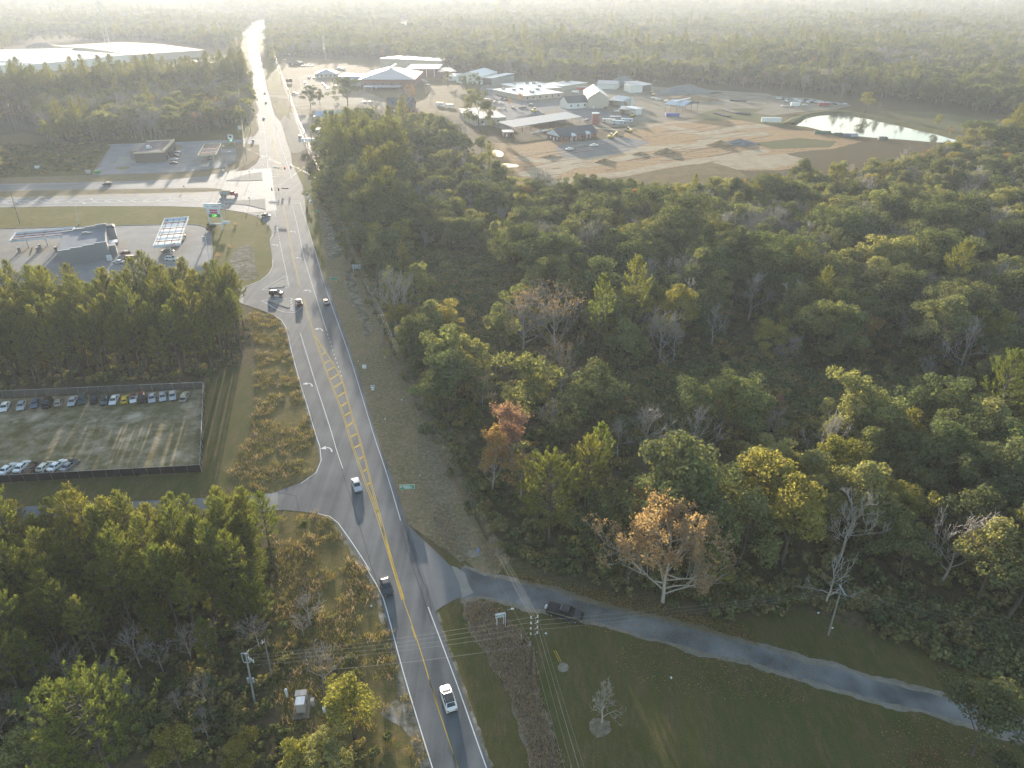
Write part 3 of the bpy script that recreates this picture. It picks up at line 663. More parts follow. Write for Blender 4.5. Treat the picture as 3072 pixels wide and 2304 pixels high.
def curved_arrow(Z, x, y, s, flip=1, name='turn_arrow', base=None, hd=None):
    """painted left-turn arrow: shaft runs along the road then bends to the head"""
    c = one(Z, x, y); d = Vector((-math.sin(ROAD_ROT), math.cos(ROAD_ROT), 0)) if hd is None else Vector((math.cos(hd), math.sin(hd), 0))
    l = Vector((-d.y, d.x, 0)) * flip
    pts = [c - d * 1.9 - l * .75, c - d * .9 - l * .72, c - d * .1 - l * .45, c + d * .3 + l * .1, c + d * .35 + l * .4]
    mb = MB(); strip(mb, smooth_line(pts, .3), .34, ZM_)
    tip = pts[-1]
    h = [tip + l * 1.25, tip - d * .75 - l * .05, tip + d * .75 - l * .05]
    v = [(p.x, p.y, ZM_) for p in h]
    mb.add(v, [(0, 1, 2) if ((h[1] - h[0]).cross(h[2] - h[0])).z > 0 else (0, 2, 1)])
    return mb.build(name, M['white_paint'], road)
for Z, x, y in ((ZC, 742, 238), (ZC, 857, 622), (ZC, 750, 1168), (ZB, 782, 125), (ZD, 760, 1110), (ZD, 820, 1374), (ZD, 585, 1245)): curved_arrow(Z, x, y, 1)
for Z, x, y in ((ZD, 468, 383), (ZD, 452, 443), (ZD, 440, 116), (ZD, 430, 20), (ZF, 385, 660), (ZF, 700, 690), (ZF, 760, 655), (ZF, 1690, 690), (ZF, 1410, 645)): curved_arrow(Z, x, y, 1, hd=R(0) if Z is ZF else None, flip=-1 if Z is ZF else 1)
# cross highway paint
mark('edge_line', [P(ZF, (-1500, 632), (0, 600), (900, 617), (1820, 598))[0:0] or P(ZF, (-900, 658), (0, 643), (900, 617), (1820, 597))], .2, 'yellow_paint', cross_s)
mark('edge_line', [P(ZF, (-900, 735), (0, 720), (600, 711), (1400, 711), (1740, 722))], .2, parent=cross_s)
mark('edge_line', [P(ZF, (-900, 545), (0, 535), (840, 519), (1400, 499), (1700, 473))], .2, parent=cross_n)
mark('edge_line', [P(ZF, (-900, 595), (0, 586), (1000, 571), (1740, 561))], .2, 'yellow_paint', cross_n)
mark('lane_line', [P(ZF, (-900, 690), (0, 672), (700, 661), (1730, 650)), P(ZF, (-900, 712), (0, 693), (700, 687), (1730, 672))], .25, parent=cross_s)
for k in range(16): mark('hatch_bar', [P(ZF, (40 + 104 * k - 30, 643 - 2.6 * k - 4), (40 + 104 * k + 30, 655 - 2.6 * k - 2))], .5, 'yellow_paint', cross_s)
for k in range(16):
    x = 20 + 106 * k; y = 682 - 1.3 * k
    mark('chevron_mark', [P(ZF, (x + 55, y - 10), (x, y), (x + 48, y + 9))[0:2], P(ZF, (x, y), (x + 48, y + 9))], .4, 'white_paint', cross_s)
mark('lane_line', [P(ZF, (1900, 740), (1960, 700), (2060, 735), (1990, 748)), P(ZF, (1830, 700), (2200, 800))], .25)

# pavement joints, sealed cracks and patches
for l in (P(ZB, (880, 150), (905, 300), (1010, 640), (1140, 1090), (1260, 1420)), P(ZB, (1400, 690), (1500, 990), (1650, 1470)), P(ZC, (640, 640), (760, 1050), (930, 1600)), P(ZC, (885, 700), (1010, 1010), (1180, 1500)), P(ZD, (700, 1250), (790, 1640)), P(ZB, (340, 490), (520, 520), (540, 640)), P(ZB, (1390, 800), (1560, 1300), (1650, 1600))):
    l = [p + Vector((RND.uniform(-.2, .2), RND.uniform(-.2, .2), 0)) for p in smooth_line(l, 5)]
    mark('tar_joint', [l], .07, 'black_joint', z=.066)

# raised islands and kerbs
def island(name, pts, h=.14, mat='concrete'):
    mb = MB(); mb.prism([(p[0], p[1]) for p in pts], 0.05, 0.06 + h)
    o = mb.build(name, M[mat]); o['kind'] = 'structure'; return o
island('traffic_island', P(ZC, (350, 215), (490, 135), (515, 140), (515, 195), (495, 206), (400, 214)))
island('traffic_island', P(ZC, (345, 345), (505, 320), (555, 325), (562, 405), (545, 414)))
island('traffic_island', P(ZD, (95, 606), (330, 535), (450, 520), (457, 600), (300, 607)))
island('traffic_island', P(ZD, (40, 822), (260, 800), (480, 790), (488, 892), (300, 848)))
def kerb(line, w=.3, h=.13, mat='concrete'):
    l = smooth_line(line, 2.5); a = offset_line(l, w / 2); b = offset_line(l, -w / 2)
    mb = MB(); mb.prism([(p.x, p.y) for p in a] + [(p.x, p.y) for p in reversed(b)], 0.02, 0.05 + h)
    o = mb.build('kerb', M[mat]); o['kind'] = 'structure'; return o
kerb(P(ZF, (0, 903), (900, 878), (1600, 868), (1702, 888), (1748, 933), (1756, 1000), (1749, 1210), (1650, 1305)))
kerb(P(ZF, (1782, 238), (1957, 234), (1965, 290), (1953, 342), (1852, 395), (1500, 435), (840, 459), (768, 458), (930, 213)))
kerb(P(ZC, (200, 408), (300, 440), (390, 480), (465, 532)))
# ------------------------------------------------------------------ tree kinds: each a trunk mesh with limbs and a crown mesh of leaf faces
M['bark'] = plain('bark', (.085, .070, .055), .9, var=.25, scale=3)
M['bark_pale'] = plain('pale_bark', (.36, .33, .29), .85, var=.25, scale=2)
M['bark_grey'] = plain('grey_bark', (.29, .26, .235), .9, var=.2, scale=2)
M['needles'] = leaf_mat('pine_needles', [(0.107, 0.140, 0.043), (0.166, 0.190, 0.054), (0.243, 0.223, 0.068)], .50)
M['leaf_olive'] = leaf_mat('olive_leaves', [(0.134, 0.164, 0.076), (0.201, 0.218, 0.101), (0.292, 0.278, 0.131)], .50)
M['leaf_dark'] = leaf_mat('dark_leaves', [(0.086, 0.117, 0.058), (0.121, 0.146, 0.072), (0.165, 0.173, 0.095)], .40)
M['leaf_yellow'] = leaf_mat('yellow_green_leaves', [(0.188, 0.207, 0.063), (0.255, 0.249, 0.076), (0.300, 0.256, 0.096)], .52)
M['leaf_orange'] = leaf_mat('orange_leaves', [(0.265, 0.178, 0.078), (0.331, 0.218, 0.095), (0.243, 0.137, 0.069)], .40, val=.4)
M['leaf_red'] = leaf_mat('red_leaves', [(0.374, 0.238, 0.188), (0.325, 0.183, 0.146), (0.411, 0.323, 0.231)], .40)
M['leaf_tan'] = leaf_mat('tan_orange_leaves', [(.30, .22, .14), (.36, .26, .16), (.27, .18, .11)], .40, val=.35)
M['leaf_scrub'] = leaf_mat('scrub_leaves', [(0.109, 0.131, 0.053), (0.174, 0.174, 0.078), (0.263, 0.202, 0.100)], .25)
M['leaf_dry'] = leaf_mat('dry_weed_leaves', [(0.182, 0.164, 0.057), (0.309, 0.241, 0.104), (0.155, 0.193, 0.053)], .30)
M['leaf_dead'] = leaf_mat('dead_grass_blades', [(0.315, 0.231, 0.152), (0.441, 0.336, 0.239), (0.252, 0.200, 0.130)], .25)

def rot_frame(d):
    d = np.asarray(d, float); d = d / (np.linalg.norm(d, axis=-1, keepdims=True) + 1e-9)
    ref = np.where(np.abs(d[..., 2:3]) < .9, np.array([0, 0, 1.0]), np.array([1.0, 0, 0]))
    a = np.cross(d, ref); a /= np.linalg.norm(a, axis=-1, keepdims=True); b = np.cross(d, a)
    return d, a, b
def leaf_faces(c, nrm, size, rs, aspect=.62):
    """diamond leaves at points c (N,3), facing roughly nrm"""
    n = len(c)
    nn = nrm + rs.normal(0, .55, (n, 3))
    d, a, b = rot_frame(nn)
    th = rs.uniform(0, 2 * np.pi, (n, 1))
    u = a * np.cos(th) + b * np.sin(th); v = -a * np.sin(th) + b * np.cos(th)
    s = (size * rs.uniform(.65, 1.35, (n, 1)))
    bend = d * s * .25
    V = np.stack([c - u * s, c - v * s * aspect + bend, c + u * s, c + v * s * aspect + bend], 1)
    F = np.arange(4 * n).reshape(n, 4)
    return V.reshape(-1, 3), F
def branch_tree(rs, H, spread, levels, n1, up=.6, r0=.22, base=.35, wob=.25, nsub=3, droop=0.0, trunk_top=.8, lean=0):
    """limbs as (points, radii); returns list of limbs and list of tips (pos, direction)"""
    limbs = []; tips = []
    tr = [np.array([0, 0, -.3])]
    k = 6; off = np.zeros(2); ln = rs.normal(0, lean, 2)
    for i in range(1, k + 1):
        off = off + rs.normal(0, .12, 2) * H / 14 + ln
        tr.append(np.array([off[0], off[1], H * trunk_top * i / k]))
    limbs.append((tr, [r0 * (1.25 - i / k * 1.0) if i else r0 * 1.4 for i in range(k + 1)]))
    tips.append((tr[-1], np.array([0, 0, 1.0])))
    def grow(p, d, L, r, lev):
        pts = [p]; n = 3
        dd = d.copy()
        for i in range(n):
            dd = dd + rs.normal(0, wob, 3) + np.array([0, 0, up * .18 - droop * .3]); dd /= np.linalg.norm(dd)
            pts.append(pts[-1] + dd * L / n)
        limbs.append((pts, [r, r * .8, r * .6, r * .32]))
        tips.append((pts[-1], dd)); 
        if lev > 0:
            for j in range(nsub):
                t = rs.uniform(.35, 1.0); q = pts[0] * 0 + (pts[min(3, int(t * 3))] * (1 - (t * 3) % 1) + pts[min(3, int(t * 3) + 1)] * ((t * 3) % 1))
                dn, a, b = rot_frame(dd); th = rs.uniform(0, 2 * np.pi); sp = rs.uniform(.5, 1.0)
                nd = dn + (a * np.cos(th) + b * np.sin(th)) * sp; nd[2] += up * .25; nd /= np.linalg.norm(nd)
                grow(q, nd, L * rs.uniform(.5, .75), r * .5, lev - 1)
    for i in range(n1):
        t = base + (1 - base) * (i + rs.uniform(0, .7)) / n1
        z = t * k * .999; i0 = int(z); p = tr[i0] * (1 - z % 1) + tr[min(k, i0 + 1)] * (z % 1)
        th = i * 2.4 + rs.uniform(-.4, .4)
        el = rs.uniform(.25, .7) + up * t * .5
        d = np.array([np.cos(th) * np.cos(el), np.sin(th) * np.cos(el), np.sin(el)])
        L = spread * (1.05 - .55 * ((t - base) / (1 - base)) ** 1.5) * rs.uniform(.75, 1.15)
        grow(p, d, L, r0 * (.55 - .25 * t), levels)
    return limbs, tips
def limb_mesh(name, limbs, mat, minr=.012, thin=1.0, sides=5):
    mb = MB()
    for pts, rad in limbs:
        r = [max(minr, x * thin) for x in rad]
        mb.tube(pts, r, sides if rad[0] > .06 else 3, cap=False)
    return mb.mesh(name, mat, smooth=True)

def make_broadleaf(seed, H, spread, mat, n_leaf=2600, leaf=.26, n1=9, levels=1, clump=1.25, bark='bark', up=.5, base=.3, low=True):
    rs = np.random.RandomState(seed)
    limbs, tips = branch_tree(rs, H * .92, spread, levels, n1, up=up, r0=.016 * H, base=base, nsub=3)
    # the lightest twigs are left to the leaves
    tr = limb_mesh('trunk', [l for l in limbs if l[1][0] > .03], M[bark])
    cs = np.array([t[0] for t in tips]); 
    rad = clump * rs.uniform(.6, 1.25, len(cs)) * (H / 13) ** .5
    w = rad ** 2; w /= w.sum()
    n_leaf = int(n_leaf * 1.55); leaf *= .80
    idx = rs.choice(len(cs), n_leaf, p=w)
    d = rs.normal(0, 1, (n_leaf, 3)); d[:, 2] = d[:, 2] * .8 + .25; d /= np.linalg.norm(d, axis=1, keepdims=True)
    rr = rad[idx][:, None] * rs.uniform(.25, 1.0, (n_leaf, 1)) ** .5
    c = cs[idx] + d * rr * np.array([1, 1, .75])
    c[:, 2] = np.maximum(c[:, 2], .4)
    V, F = leaf_faces(c, d + np.array([0, 0, .35]), leaf, rs)
    return tr, np_mesh('crown', V, F, M[mat])
def make_pine(seed, H, spread, n_br=44, mat='needles', base=.45, needle=.75, top=.75):
    rs = np.random.RandomState(seed)
    mb_l = []; tuft_c = []; tuft_d = []
    k = 8; off = np.zeros(2); tr = [np.array([0, 0, -.3])]
    for i in range(1, k + 1):
        off = off + rs.normal(0, .07, 2); tr.append(np.array([off[0], off[1], H * i / k]))
    mb_l.append((tr, [.0125 * H * (1.2 - i / k * 1.08) for i in range(k + 1)]))
    for i in range(n_br):
        t = base + (1 - base) * ((i + rs.uniform(0, .8)) / n_br)
        z = t * k * .999; i0 = int(z); p = tr[i0] * (1 - z % 1) + tr[min(k, i0 + 1)] * (z % 1)
        th = i * 2.39996 + rs.uniform(-.3, .3)
        s = (t - base) / (1 - base)
        L = spread * (math.sin(min(1, s * 1.6 + .35) * math.pi * .5) * (1 - s ** 2.2) + .12) * rs.uniform(.7, 1.15)
        el = rs.uniform(-.1, .25) + s * .75
        d = np.array([np.cos(th) * np.cos(el), np.sin(th) * np.cos(el), np.sin(el)])
        pts = [p, p + d * L * .5 + np.array([0, 0, -.03 * L]), p + d * L + np.array([0, 0, .16 * L])]
        mb_l.append((pts, [.045 + .02 * L, .035, .018]))
        nt = 3 + int(L * 2.0)
        for j in range(nt):
            f = rs.uniform(.35, 1.0) if j else 1.0
            q = pts[1] + (pts[2] - pts[1]) * (f * 2 - 1) if f > .5 else pts[0] + (pts[1] - pts[0]) * f * 2
            side = np.array([-d[1], d[0], 0]) * rs.uniform(-1, 1) * L * .34 * (1 - .4 * f)
            tuft_c.append(q + side + np.array([0, 0, rs.uniform(-.1, .25)]))
            dd = d * .6 + side * .5 + np.array([0, 0, .75 + .3 * s]); tuft_d.append(dd / np.linalg.norm(dd))
    for j in range(5):
        tuft_c.append(tr[-1] + rs.normal(0, .15, 3)); tuft_d.append(np.array([rs.normal(0, .2), rs.normal(0, .2), 1.0]))
    C = np.array(tuft_c); D = np.array(tuft_d)
    nn = 15                                             # bottle brush shoots: needles all along a short upright shoot
    C = np.repeat(C, nn, 0); D = np.repeat(D, nn, 0); m = len(C)
    d, a, b = rot_frame(D)
    th = rs.uniform(0, 2 * np.pi, (m, 1)); op = rs.uniform(.35, 1.25, (m, 1))
    nd = d * np.cos(op) + (a * np.cos(th) + b * np.sin(th)) * np.sin(op)
    _, u, _ = rot_frame(nd + rs.normal(0, .1, (m, 3)))
    L = needle * .62 * rs.uniform(.6, 1.1, (m, 1)); w = L * .17
    st = C + d * rs.uniform(-.25, 1.0, (m, 1)) * needle
    V = np.stack([st - u * w * .5, st + nd * L * .55 - u * w, st + nd * L, st + nd * L * .55 + u * w], 1).reshape(-1, 3)
    F = np.arange(4 * m).reshape(m, 4)
    return limb_mesh('trunk', mb_l, M['bark']), np_mesh('crown', V, F, M[mat])
def make_bare(seed, H, spread, bark='bark_grey', leaves=0, mat='leaf_orange', n1=11, levels=3, leaf=.16, up=.9, thin=1.0, minr=.031, base=.25, r0=None):
    rs = np.random.RandomState(seed)
    limbs, tips = branch_tree(rs, H * .9, spread, levels, n1, up=up, r0=r0 or .013 * H, base=base, nsub=3, wob=.2)
    big = [l for l in limbs if l[1][0] > .035]; small = [l for l in limbs if l[1][0] <= .035]
    tr = limb_mesh('trunk', big, M[bark], minr * 1.2, thin)
    tw = limb_mesh('twigs', small, M[bark], minr, thin, 3)
    cr = None
    if leaves:
        cs = np.array([t[0] for t in tips[len(tips) // 8:]])
        idx = rs.randint(0, len(cs), leaves)
        c = cs[idx] + rs.normal(0, .38, (leaves, 3))
        V, F = leaf_faces(c, rs.normal(0, 1, (leaves, 3)), leaf, rs)
        cr = np_mesh('crown', V, F, M[mat])
    return tr, tw, cr
def make_bush(seed, w, h, mat, n=420, leaf=.2, clumps=7):
    rs = np.random.RandomState(seed)
    cs = rs.normal(0, 1, (clumps, 3)) * np.array([w * .32, w * .32, 0]) + np.array([0, 0, h * .5]); cs[:, 2] *= rs.uniform(.5, 1.3, clumps)
    idx = rs.randint(0, clumps, n)
    d = rs.normal(0, 1, (n, 3)); d[:, 2] = np.abs(d[:, 2]) - .3; d /= np.linalg.norm(d, axis=1, keepdims=True)
    c = cs[idx] + d * rs.uniform(.4, 1, (n, 1)) * np.array([w * .3, w * .3, h * .5])
    c[:, 2] = np.maximum(c[:, 2], .08)
    V, F = leaf_faces(c, d, leaf, rs)
    return np_mesh('bush', V, F, M[mat])
def make_tuft(seed, h, mat, n=26, spread=.35, w=.05):
    rs = np.random.RandomState(seed)
    b = rs.normal(0, spread, (n, 3)); b[:, 2] = 0
    top = b + rs.normal(0, spread * .7, (n, 3)) * np.array([1, 1, 0]) + np.array([0, 0, 1]) * h * rs.uniform(.5, 1.1, (n, 1))
    u = rs.normal(0, 1, (n, 3)); u[:, 2] = 0; u /= np.linalg.norm(u, axis=1, keepdims=True)
    mid = (b + top) / 2 + u * .05
    V = np.stack([b, mid - u * w, top, mid + u * w], 1).reshape(-1, 3)
    return np_mesh('tuft', V, np.arange(4 * n).reshape(n, 4), M[mat])

# prototypes
KIND = {}
KIND['pine'] = [make_pine(100 + i, H, sp, nb, base=bs) for i, (H, sp, nb, bs) in enumerate(((19, 2.6, 46, .50), (21, 2.9, 48, .52), (17, 2.5, 46, .42), (20, 3.2, 50, .5), (15, 2.4, 44, .35), (18, 3.0, 50, .40), (22, 3.3, 50, .55)))]
KIND['big_pine'] = [make_pine(150 + i, H, sp, nb, base=bs, needle=.7) for i, (H, sp, nb, bs) in enumerate(((17, 5.4, 66, .34), (19, 4.6, 62, .40)))]
KIND['broadleaf'] = [make_broadleaf(200 + i, H, sp, 'leaf_olive', n, .25, n1=n1) for i, (H, sp, n, n1) in enumerate(((13, 4.2, 2900, 9), (11, 3.6, 2400, 8), (15, 4.6, 3200, 10), (12, 4.8, 3000, 9), (14, 3.8, 2800, 10)))]
KIND['evergreen_oak'] = [make_broadleaf(230 + i, H, sp, 'leaf_dark', n, .27, n1=n1, clump=1.5, base=.22) for i, (H, sp, n, n1) in enumerate(((14, 6.0, 4200, 11), (12, 5.2, 3600, 10), (15, 6.8, 4800, 12)))]
KIND['yellow_tree'] = [make_broadleaf(260 + i, H, sp, 'leaf_yellow', n, .24, n1=n1) for i, (H, sp, n, n1) in enumerate(((12, 3.4, 2300, 9), (14, 4.0, 2700, 10), (10, 3.0, 1900, 8)))]
KIND['orange_tree'] = [make_broadleaf(280 + i, H, sp, 'leaf_orange', n, .22, n1=n1, bark='bark_grey', up=.9) for i, (H, sp, n, n1) in enumerate(((11, 3.0, 1300, 9), (13, 3.4, 1500, 10)))]
KIND['red_tree'] = [make_broadleaf(290 + i, H, sp, 'leaf_red', n, .20, n1=9, bark='bark_grey', up=1.0) for i, (H, sp, n) in enumerate(((12, 2.8, 1100), (9, 2.2, 700)))]
KIND['bare_tree'] = [make_bare(300 + i, H, sp, n1=n1) for i, (H, sp, n1) in enumerate(((13, 4.2, 11), (11, 3.4, 10), (15, 5.0, 12), (12, 3.0, 10)))]
KIND['pale_bare_tree'] = [make_bare(320 + i, H, sp, 'bark_pale', n1=n1, minr=.03) for i, (H, sp, n1) in enumerate(((12, 3.6, 9), (14, 4.6, 10)))]

TREE_INFO = {
    'pine': ('pine_tree', 'pine'), 'big_pine': ('pine_tree', 'pine'), 'broadleaf': ('broadleaf_tree', 'tree'), 'evergreen_oak': ('evergreen_oak_tree', 'oak'),
    'yellow_tree': ('yellow_leaved_tree', 'tree'), 'orange_tree': ('orange_leaved_tree', 'tree'), 'red_tree': ('red_leaved_tree', 'tree'),
    'bare_tree': ('bare_tree', 'bare tree'), 'pale_bare_tree': ('bare_tree', 'bare tree')}
N_TREES = {}
def plant(kind, x, y, label, group=None, scale=1.0, rz=None, var=None, zs=None):
    name, cat = TREE_INFO[kind]
    protos = KIND[kind]
    p = protos[RND.randrange(len(protos)) if var is None else var]
    t = thing(name, label, cat, (x, y, 0), RND.uniform(0, 6.283) if rz is None else rz, group)
    t.scale = (scale, scale, zs or scale * RND.uniform(.92, 1.08))
    for nm, me in zip(('trunk', 'twigs' if len(p) == 3 else 'crown', 'crown'), p):
        if me is not None:
            o = link(nm, me, t)
            if nm == 'twigs': o['kind'] = 'stuff'
    N_TREES[name] = N_TREES.get(name, 0) + 1
    return t

# ------------------------------------------------------------------ many small plants or far trees as one object each, placed by geometry nodes
def far_kind(kinds, seed=1):
    """unlinked source collection with one joined mesh per kind variant"""
    c = bpy.data.collections.new('forest_source')
    i = 0
    for kd, share in kinds:
        for p in (KIND[kd] if isinstance(kd, str) else kd):
            meshes = [m for m in (p if isinstance(p, tuple) else (p,)) if m is not None]
            mats = []; V = []; Fq = []
            mb = MB()
            bm = bmesh.new()
            for me in meshes:
                k0 = len(mats); mats += list(me.materials)
                b2 = bmesh.new(); b2.from_mesh(me)
                n0 = len(bm.faces)
                tmp = bpy.data.meshes.new('t'); b2.to_mesh(tmp); b2.free()
                bm.from_mesh(tmp); bpy.data.meshes.remove(tmp)
                bm.faces.ensure_lookup_table()
                for f in bm.faces[n0:]: f.material_index = k0
            me = bpy.data.meshes.new('forest_source'); bm.to_mesh(me); bm.free()
            for m in mats: me.materials.append(m)
            o = bpy.data.objects.new('source_%03d' % i, me); c.objects.link(o); i += 1
    return c, i
def gn_scatter(name, pts, src, nsrc, idx=None, scl=None, z=0.0, label=None, cat=None):
    n = len(pts)
    me = bpy.data.meshes.new(name)
    me.vertices.add(n)
    co = np.zeros((n, 3), np.float32); co[:, :2] = pts; co[:, 2] = z
    me.vertices.foreach_set('co', co.ravel())
    a = me.attributes.new('pick', 'INT', 'POINT'); a.data.foreach_set('value', np.asarray(idx if idx is not None else NP.randint(0, nsrc, n), np.int32))
    a = me.attributes.new('turn', 'FLOAT_VECTOR', 'POINT'); t = np.zeros((n, 3), np.float32); t[:, 2] = NP.uniform(0, 6.283, n); a.data.foreach_set('vector', t.ravel())
    a = me.attributes.new('size', 'FLOAT', 'POINT'); a.data.foreach_set('value', np.asarray(scl if scl is not None else NP.uniform(.8, 1.25, n), np.float32))
    o = link(name, me)
    o['kind'] = 'stuff'
    ng = bpy.data.node_groups.new(name, 'GeometryNodeTree')
    ng.interface.new_socket('Geometry', in_out='INPUT', socket_type='NodeSocketGeometry')
    ng.interface.new_socket('Geometry', in_out='OUTPUT', socket_type='NodeSocketGeometry')
    N = ng.nodes; L = ng.links
    gi = N.new('NodeGroupInput'); go = N.new('NodeGroupOutput')
    ip = N.new('GeometryNodeInstanceOnPoints'); ci = N.new('GeometryNodeCollectionInfo')
    ci.inputs['Collection'].default_value = src; ci.inputs['Separate Children'].default_value = True; ci.inputs['Reset Children'].default_value = True
    ip.inputs['Pick Instance'].default_value = True
    def attr(nm, tp):
        q = N.new('GeometryNodeInputNamedAttribute'); q.data_type = tp; q.inputs['Name'].default_value = nm; return q.outputs['Attribute']
    L.new(gi.outputs[0], ip.inputs['Points']); L.new(ci.outputs[0], ip.inputs['Instance'])
    L.new(attr('pick', 'INT'), ip.inputs['Instance Index']); L.new(attr('turn', 'FLOAT_VECTOR'), ip.inputs['Rotation']); L.new(attr('size', 'FLOAT'), ip.inputs['Scale'])
    L.new(ip.outputs[0], go.inputs[0])
    md = o.modifiers.new('scatter', 'NODES'); md.node_group = ng
    return o
# ------------------------------------------------------------------ woods
KIND['sycamore'] = [make_bare(401, 18.5, 8.2, 'bark_pale', 9000, 'leaf_tan', n1=20, levels=3, leaf=.24, up=.42, minr=.028, base=.12, r0=.34)]
KIND['maple_stems'] = [make_bare(402 + i, 17, 4.6, 'bark_grey', 3200, 'leaf_red' if i else 'leaf_orange', n1=14, levels=2, leaf=.22, up=1.5, minr=.03, base=.12, r0=.2) for i in range(2)]
KIND['big_bare'] = [make_bare(410 + i, 18, 6.2, 'bark_grey', 500, 'leaf_orange', n1=14, levels=3, leaf=.18, up=.8, minr=.035, base=.2) for i in range(2)]
KIND['lawn_bare'] = [make_bare(415, 10.5, 2.3, 'bark_pale', n1=16, levels=3, up=1.0, minr=.02, base=.15)]
KIND['bent_bare'] = [make_bare(417, 11, 4.2, 'bark_pale', n1=8, levels=2, up=.25, minr=.035, base=.3, r0=.22)]
for k, nm, c in (('sycamore', 'sycamore_tree', 'tree'), ('maple_stems', 'red_leaved_tree', 'tree'), ('big_bare', 'bare_tree', 'bare tree'), ('lawn_bare', 'bare_tree', 'bare tree'), ('bent_bare', 'bare_tree', 'bare tree')): TREE_INFO[k] = (nm, c)

SPECIAL = []
def solo(kind, Z, x, y, z, label, scale=1.0, var=0, rz=None, keep=4.0, sun_gap=0, front=0, zs=None):
    """a tree the photo singles out; x, y is seen at height z of the tree"""
    p = one(Z, x, y, z)
    for k in range(sun_gap): SPECIAL.append((p.x + sdir.x * 8 * (k + 1), p.y + sdir.y * 8 * (k + 1), 7.0))  # added gap: trees kept out towards the sun so this crown is lit
    for k in range(front): SPECIAL.append((p.x * (1 - .045 * (k + 1)), p.y * (1 - .045 * (k + 1)), 7.5))
    SPECIAL.append((p.x, p.y, keep))
    return plant(kind, p.x, p.y, label, None, scale, rz, var, zs)
solo('sycamore', ZV, 1432, 1300, 0, 'broad orange leaved tree with pale limbs at the bend of the tar lane', .88, 0, .6, 8, sun_gap=5, zs=1.1)
solo('maple_stems', ZV, 1108, 900, 15.0, 'reddish pink crowned tree with bare stems beside the power line strip', 1.15, 1, 0, 5, sun_gap=3, front=5)
solo('maple_stems', ZV, 1062, 955, 13.0, 'orange brown tree with fan of bare grey stems facing the highway', 1.0, 0, 1, 4, front=4)
solo('orange_tree', ZV, 1125, 985, 11.0, 'small golden orange tree beneath the reddish pink crown', 1.0, 0, None, 3)
solo('big_pine', ZV, 1190, 1050, 14, 'large round headed pine near the concrete slab of the lane', 1.25, 0, .4, 7, sun_gap=3, front=1)
solo('pine', ZV, 1300, 945, 17, 'slim bright green pine rising behind the large round headed pine', 1.0, 1)
solo('big_pine', ZV, 1270, 1010, 13, 'dark spreading pine between the round headed pine and the orange tree', .95, 1, None, 5)
solo('orange_tree', ZV, 1395, 1040, 11, 'narrow rusty brown tree just above the broad orange tree', .9, 1, None, 2.5)
for i, (x, y, s, v, lab) in enumerate(((1130, 690, 1.05, 0, 'left one of the tall bare grey trees in the middle of the wood'), (1200, 700, 1.1, 1, 'right one of the tall bare grey trees in the middle of the wood'), (1215, 780, .8, 0, 'bare forked tree below the tall grey bare trees'), (1040, 800, .55, 1, 'small bare tree at the lower left of the grey bare trees'))):
    solo('big_bare', ZV, x, y, 11, lab, s * 1.12, v, i * 1.3, 6, front=3)
solo('yellow_tree', ZV, 962, 680, 10, 'lone pale yellow green tree at the edge of the low scrub', 1.2, 0, None, 5, sun_gap=2)
solo('pine', ZV, 870, 545, 15, 'upper one of the two pines standing by the low scrub and road strip', .95, 2)
solo('pine', ZV, 840, 590, 15, 'lower one of the two pines standing by the low scrub and road strip', .95, 5)
solo('pine', ZV, 880, 620, 13, 'bushy pine with bright shoots right of the white sign', .85, 4)
solo('pine', ZV, 1245, 390, 12, 'slender light green tree standing alone before the bare building site', .8, 3)
solo('evergreen_oak', ZV, 1480, 520, 9, 'massive dark rounded oak in the centre of the wood', 1.75, 2, None, 9)
solo('evergreen_oak', ZV, 1290, 640, 9, 'broad grey green oak behind the tall bare trees', 1.55, 0, None, 8)
solo('evergreen_oak', ZV, 1280, 470, 9, 'wide dark oak with sunlit top near the building site', 1.6, 1, None, 8)
solo('evergreen_oak', ZV, 1400, 470, 9, 'second wide dark oak with sunlit top near the building site', 1.5, 2, None, 8)
for i, (x, y, s, v, lab) in enumerate(((1545, 690, .95, 0, 'pale bare tree with forked limbs right of the massive oak'), (1625, 640, 1.0, 1, 'tall pale bare tree with twisted limbs above the thicket'), (1860, 520, 1.2, 1, 'wide grey bare tree high on the right of the wood'), (1740, 510, 1.2, 0, 'leaning grey bare tree next to the wide bare one'), (2090, 760, 1.1, 1, 'forked pale bare tree near the right edge above the clearing'), (2010, 770, .7, 0, 'thin pale bare tree left of the forked pale one'), (1960, 690, .8, 0, 'small pale bare tree amid orange leaves on the right'), (1500, 930, .95, 1, 'bare spreading tree above the sunlit yellow trees'), (1680, 890, .8, 0, 'bare tree with a few red leaves above the thicket'), (1190, 870, .8, 0, 'bare twiggy tree just right of the reddish pink crown'), (1340, 925, .7, 1, 'grey bare tree between the slim pine and the thicket'))):
    solo('pale_bare_tree', ZV, x, y, 9, lab, s * 1.2, v, i * 1.1, 5, front=2)
solo('bent_bare', ZL, 900, 330, 6, 'crooked bare tree with pale horizontal limb behind the lane side pole', 1.0, 0, .3, 4)
solo('lawn_bare', ZK, 1190, 1335, 0, 'pale leafless tree alone on the mown lawn', 1.0, 0, 0, 0)
solo('evergreen_oak', ZL, 1960, 1300, 7, 'dark leafy tree at the end of the tar lane in the corner', 1.05, 0, 0, 0)
solo('red_tree', ZV, 2105, 735, 9, 'rusty red crowned tree on the right side of the wood', 1.1, 0)
solo('red_tree', ZV, 1690, 840, 7, 'small bare tree tipped with red leaves over the thicket', .7, 1)
solo('orange_tree', ZV, 1560, 850, 8, 'little orange brown tree at the thicket edge', .6, 0)
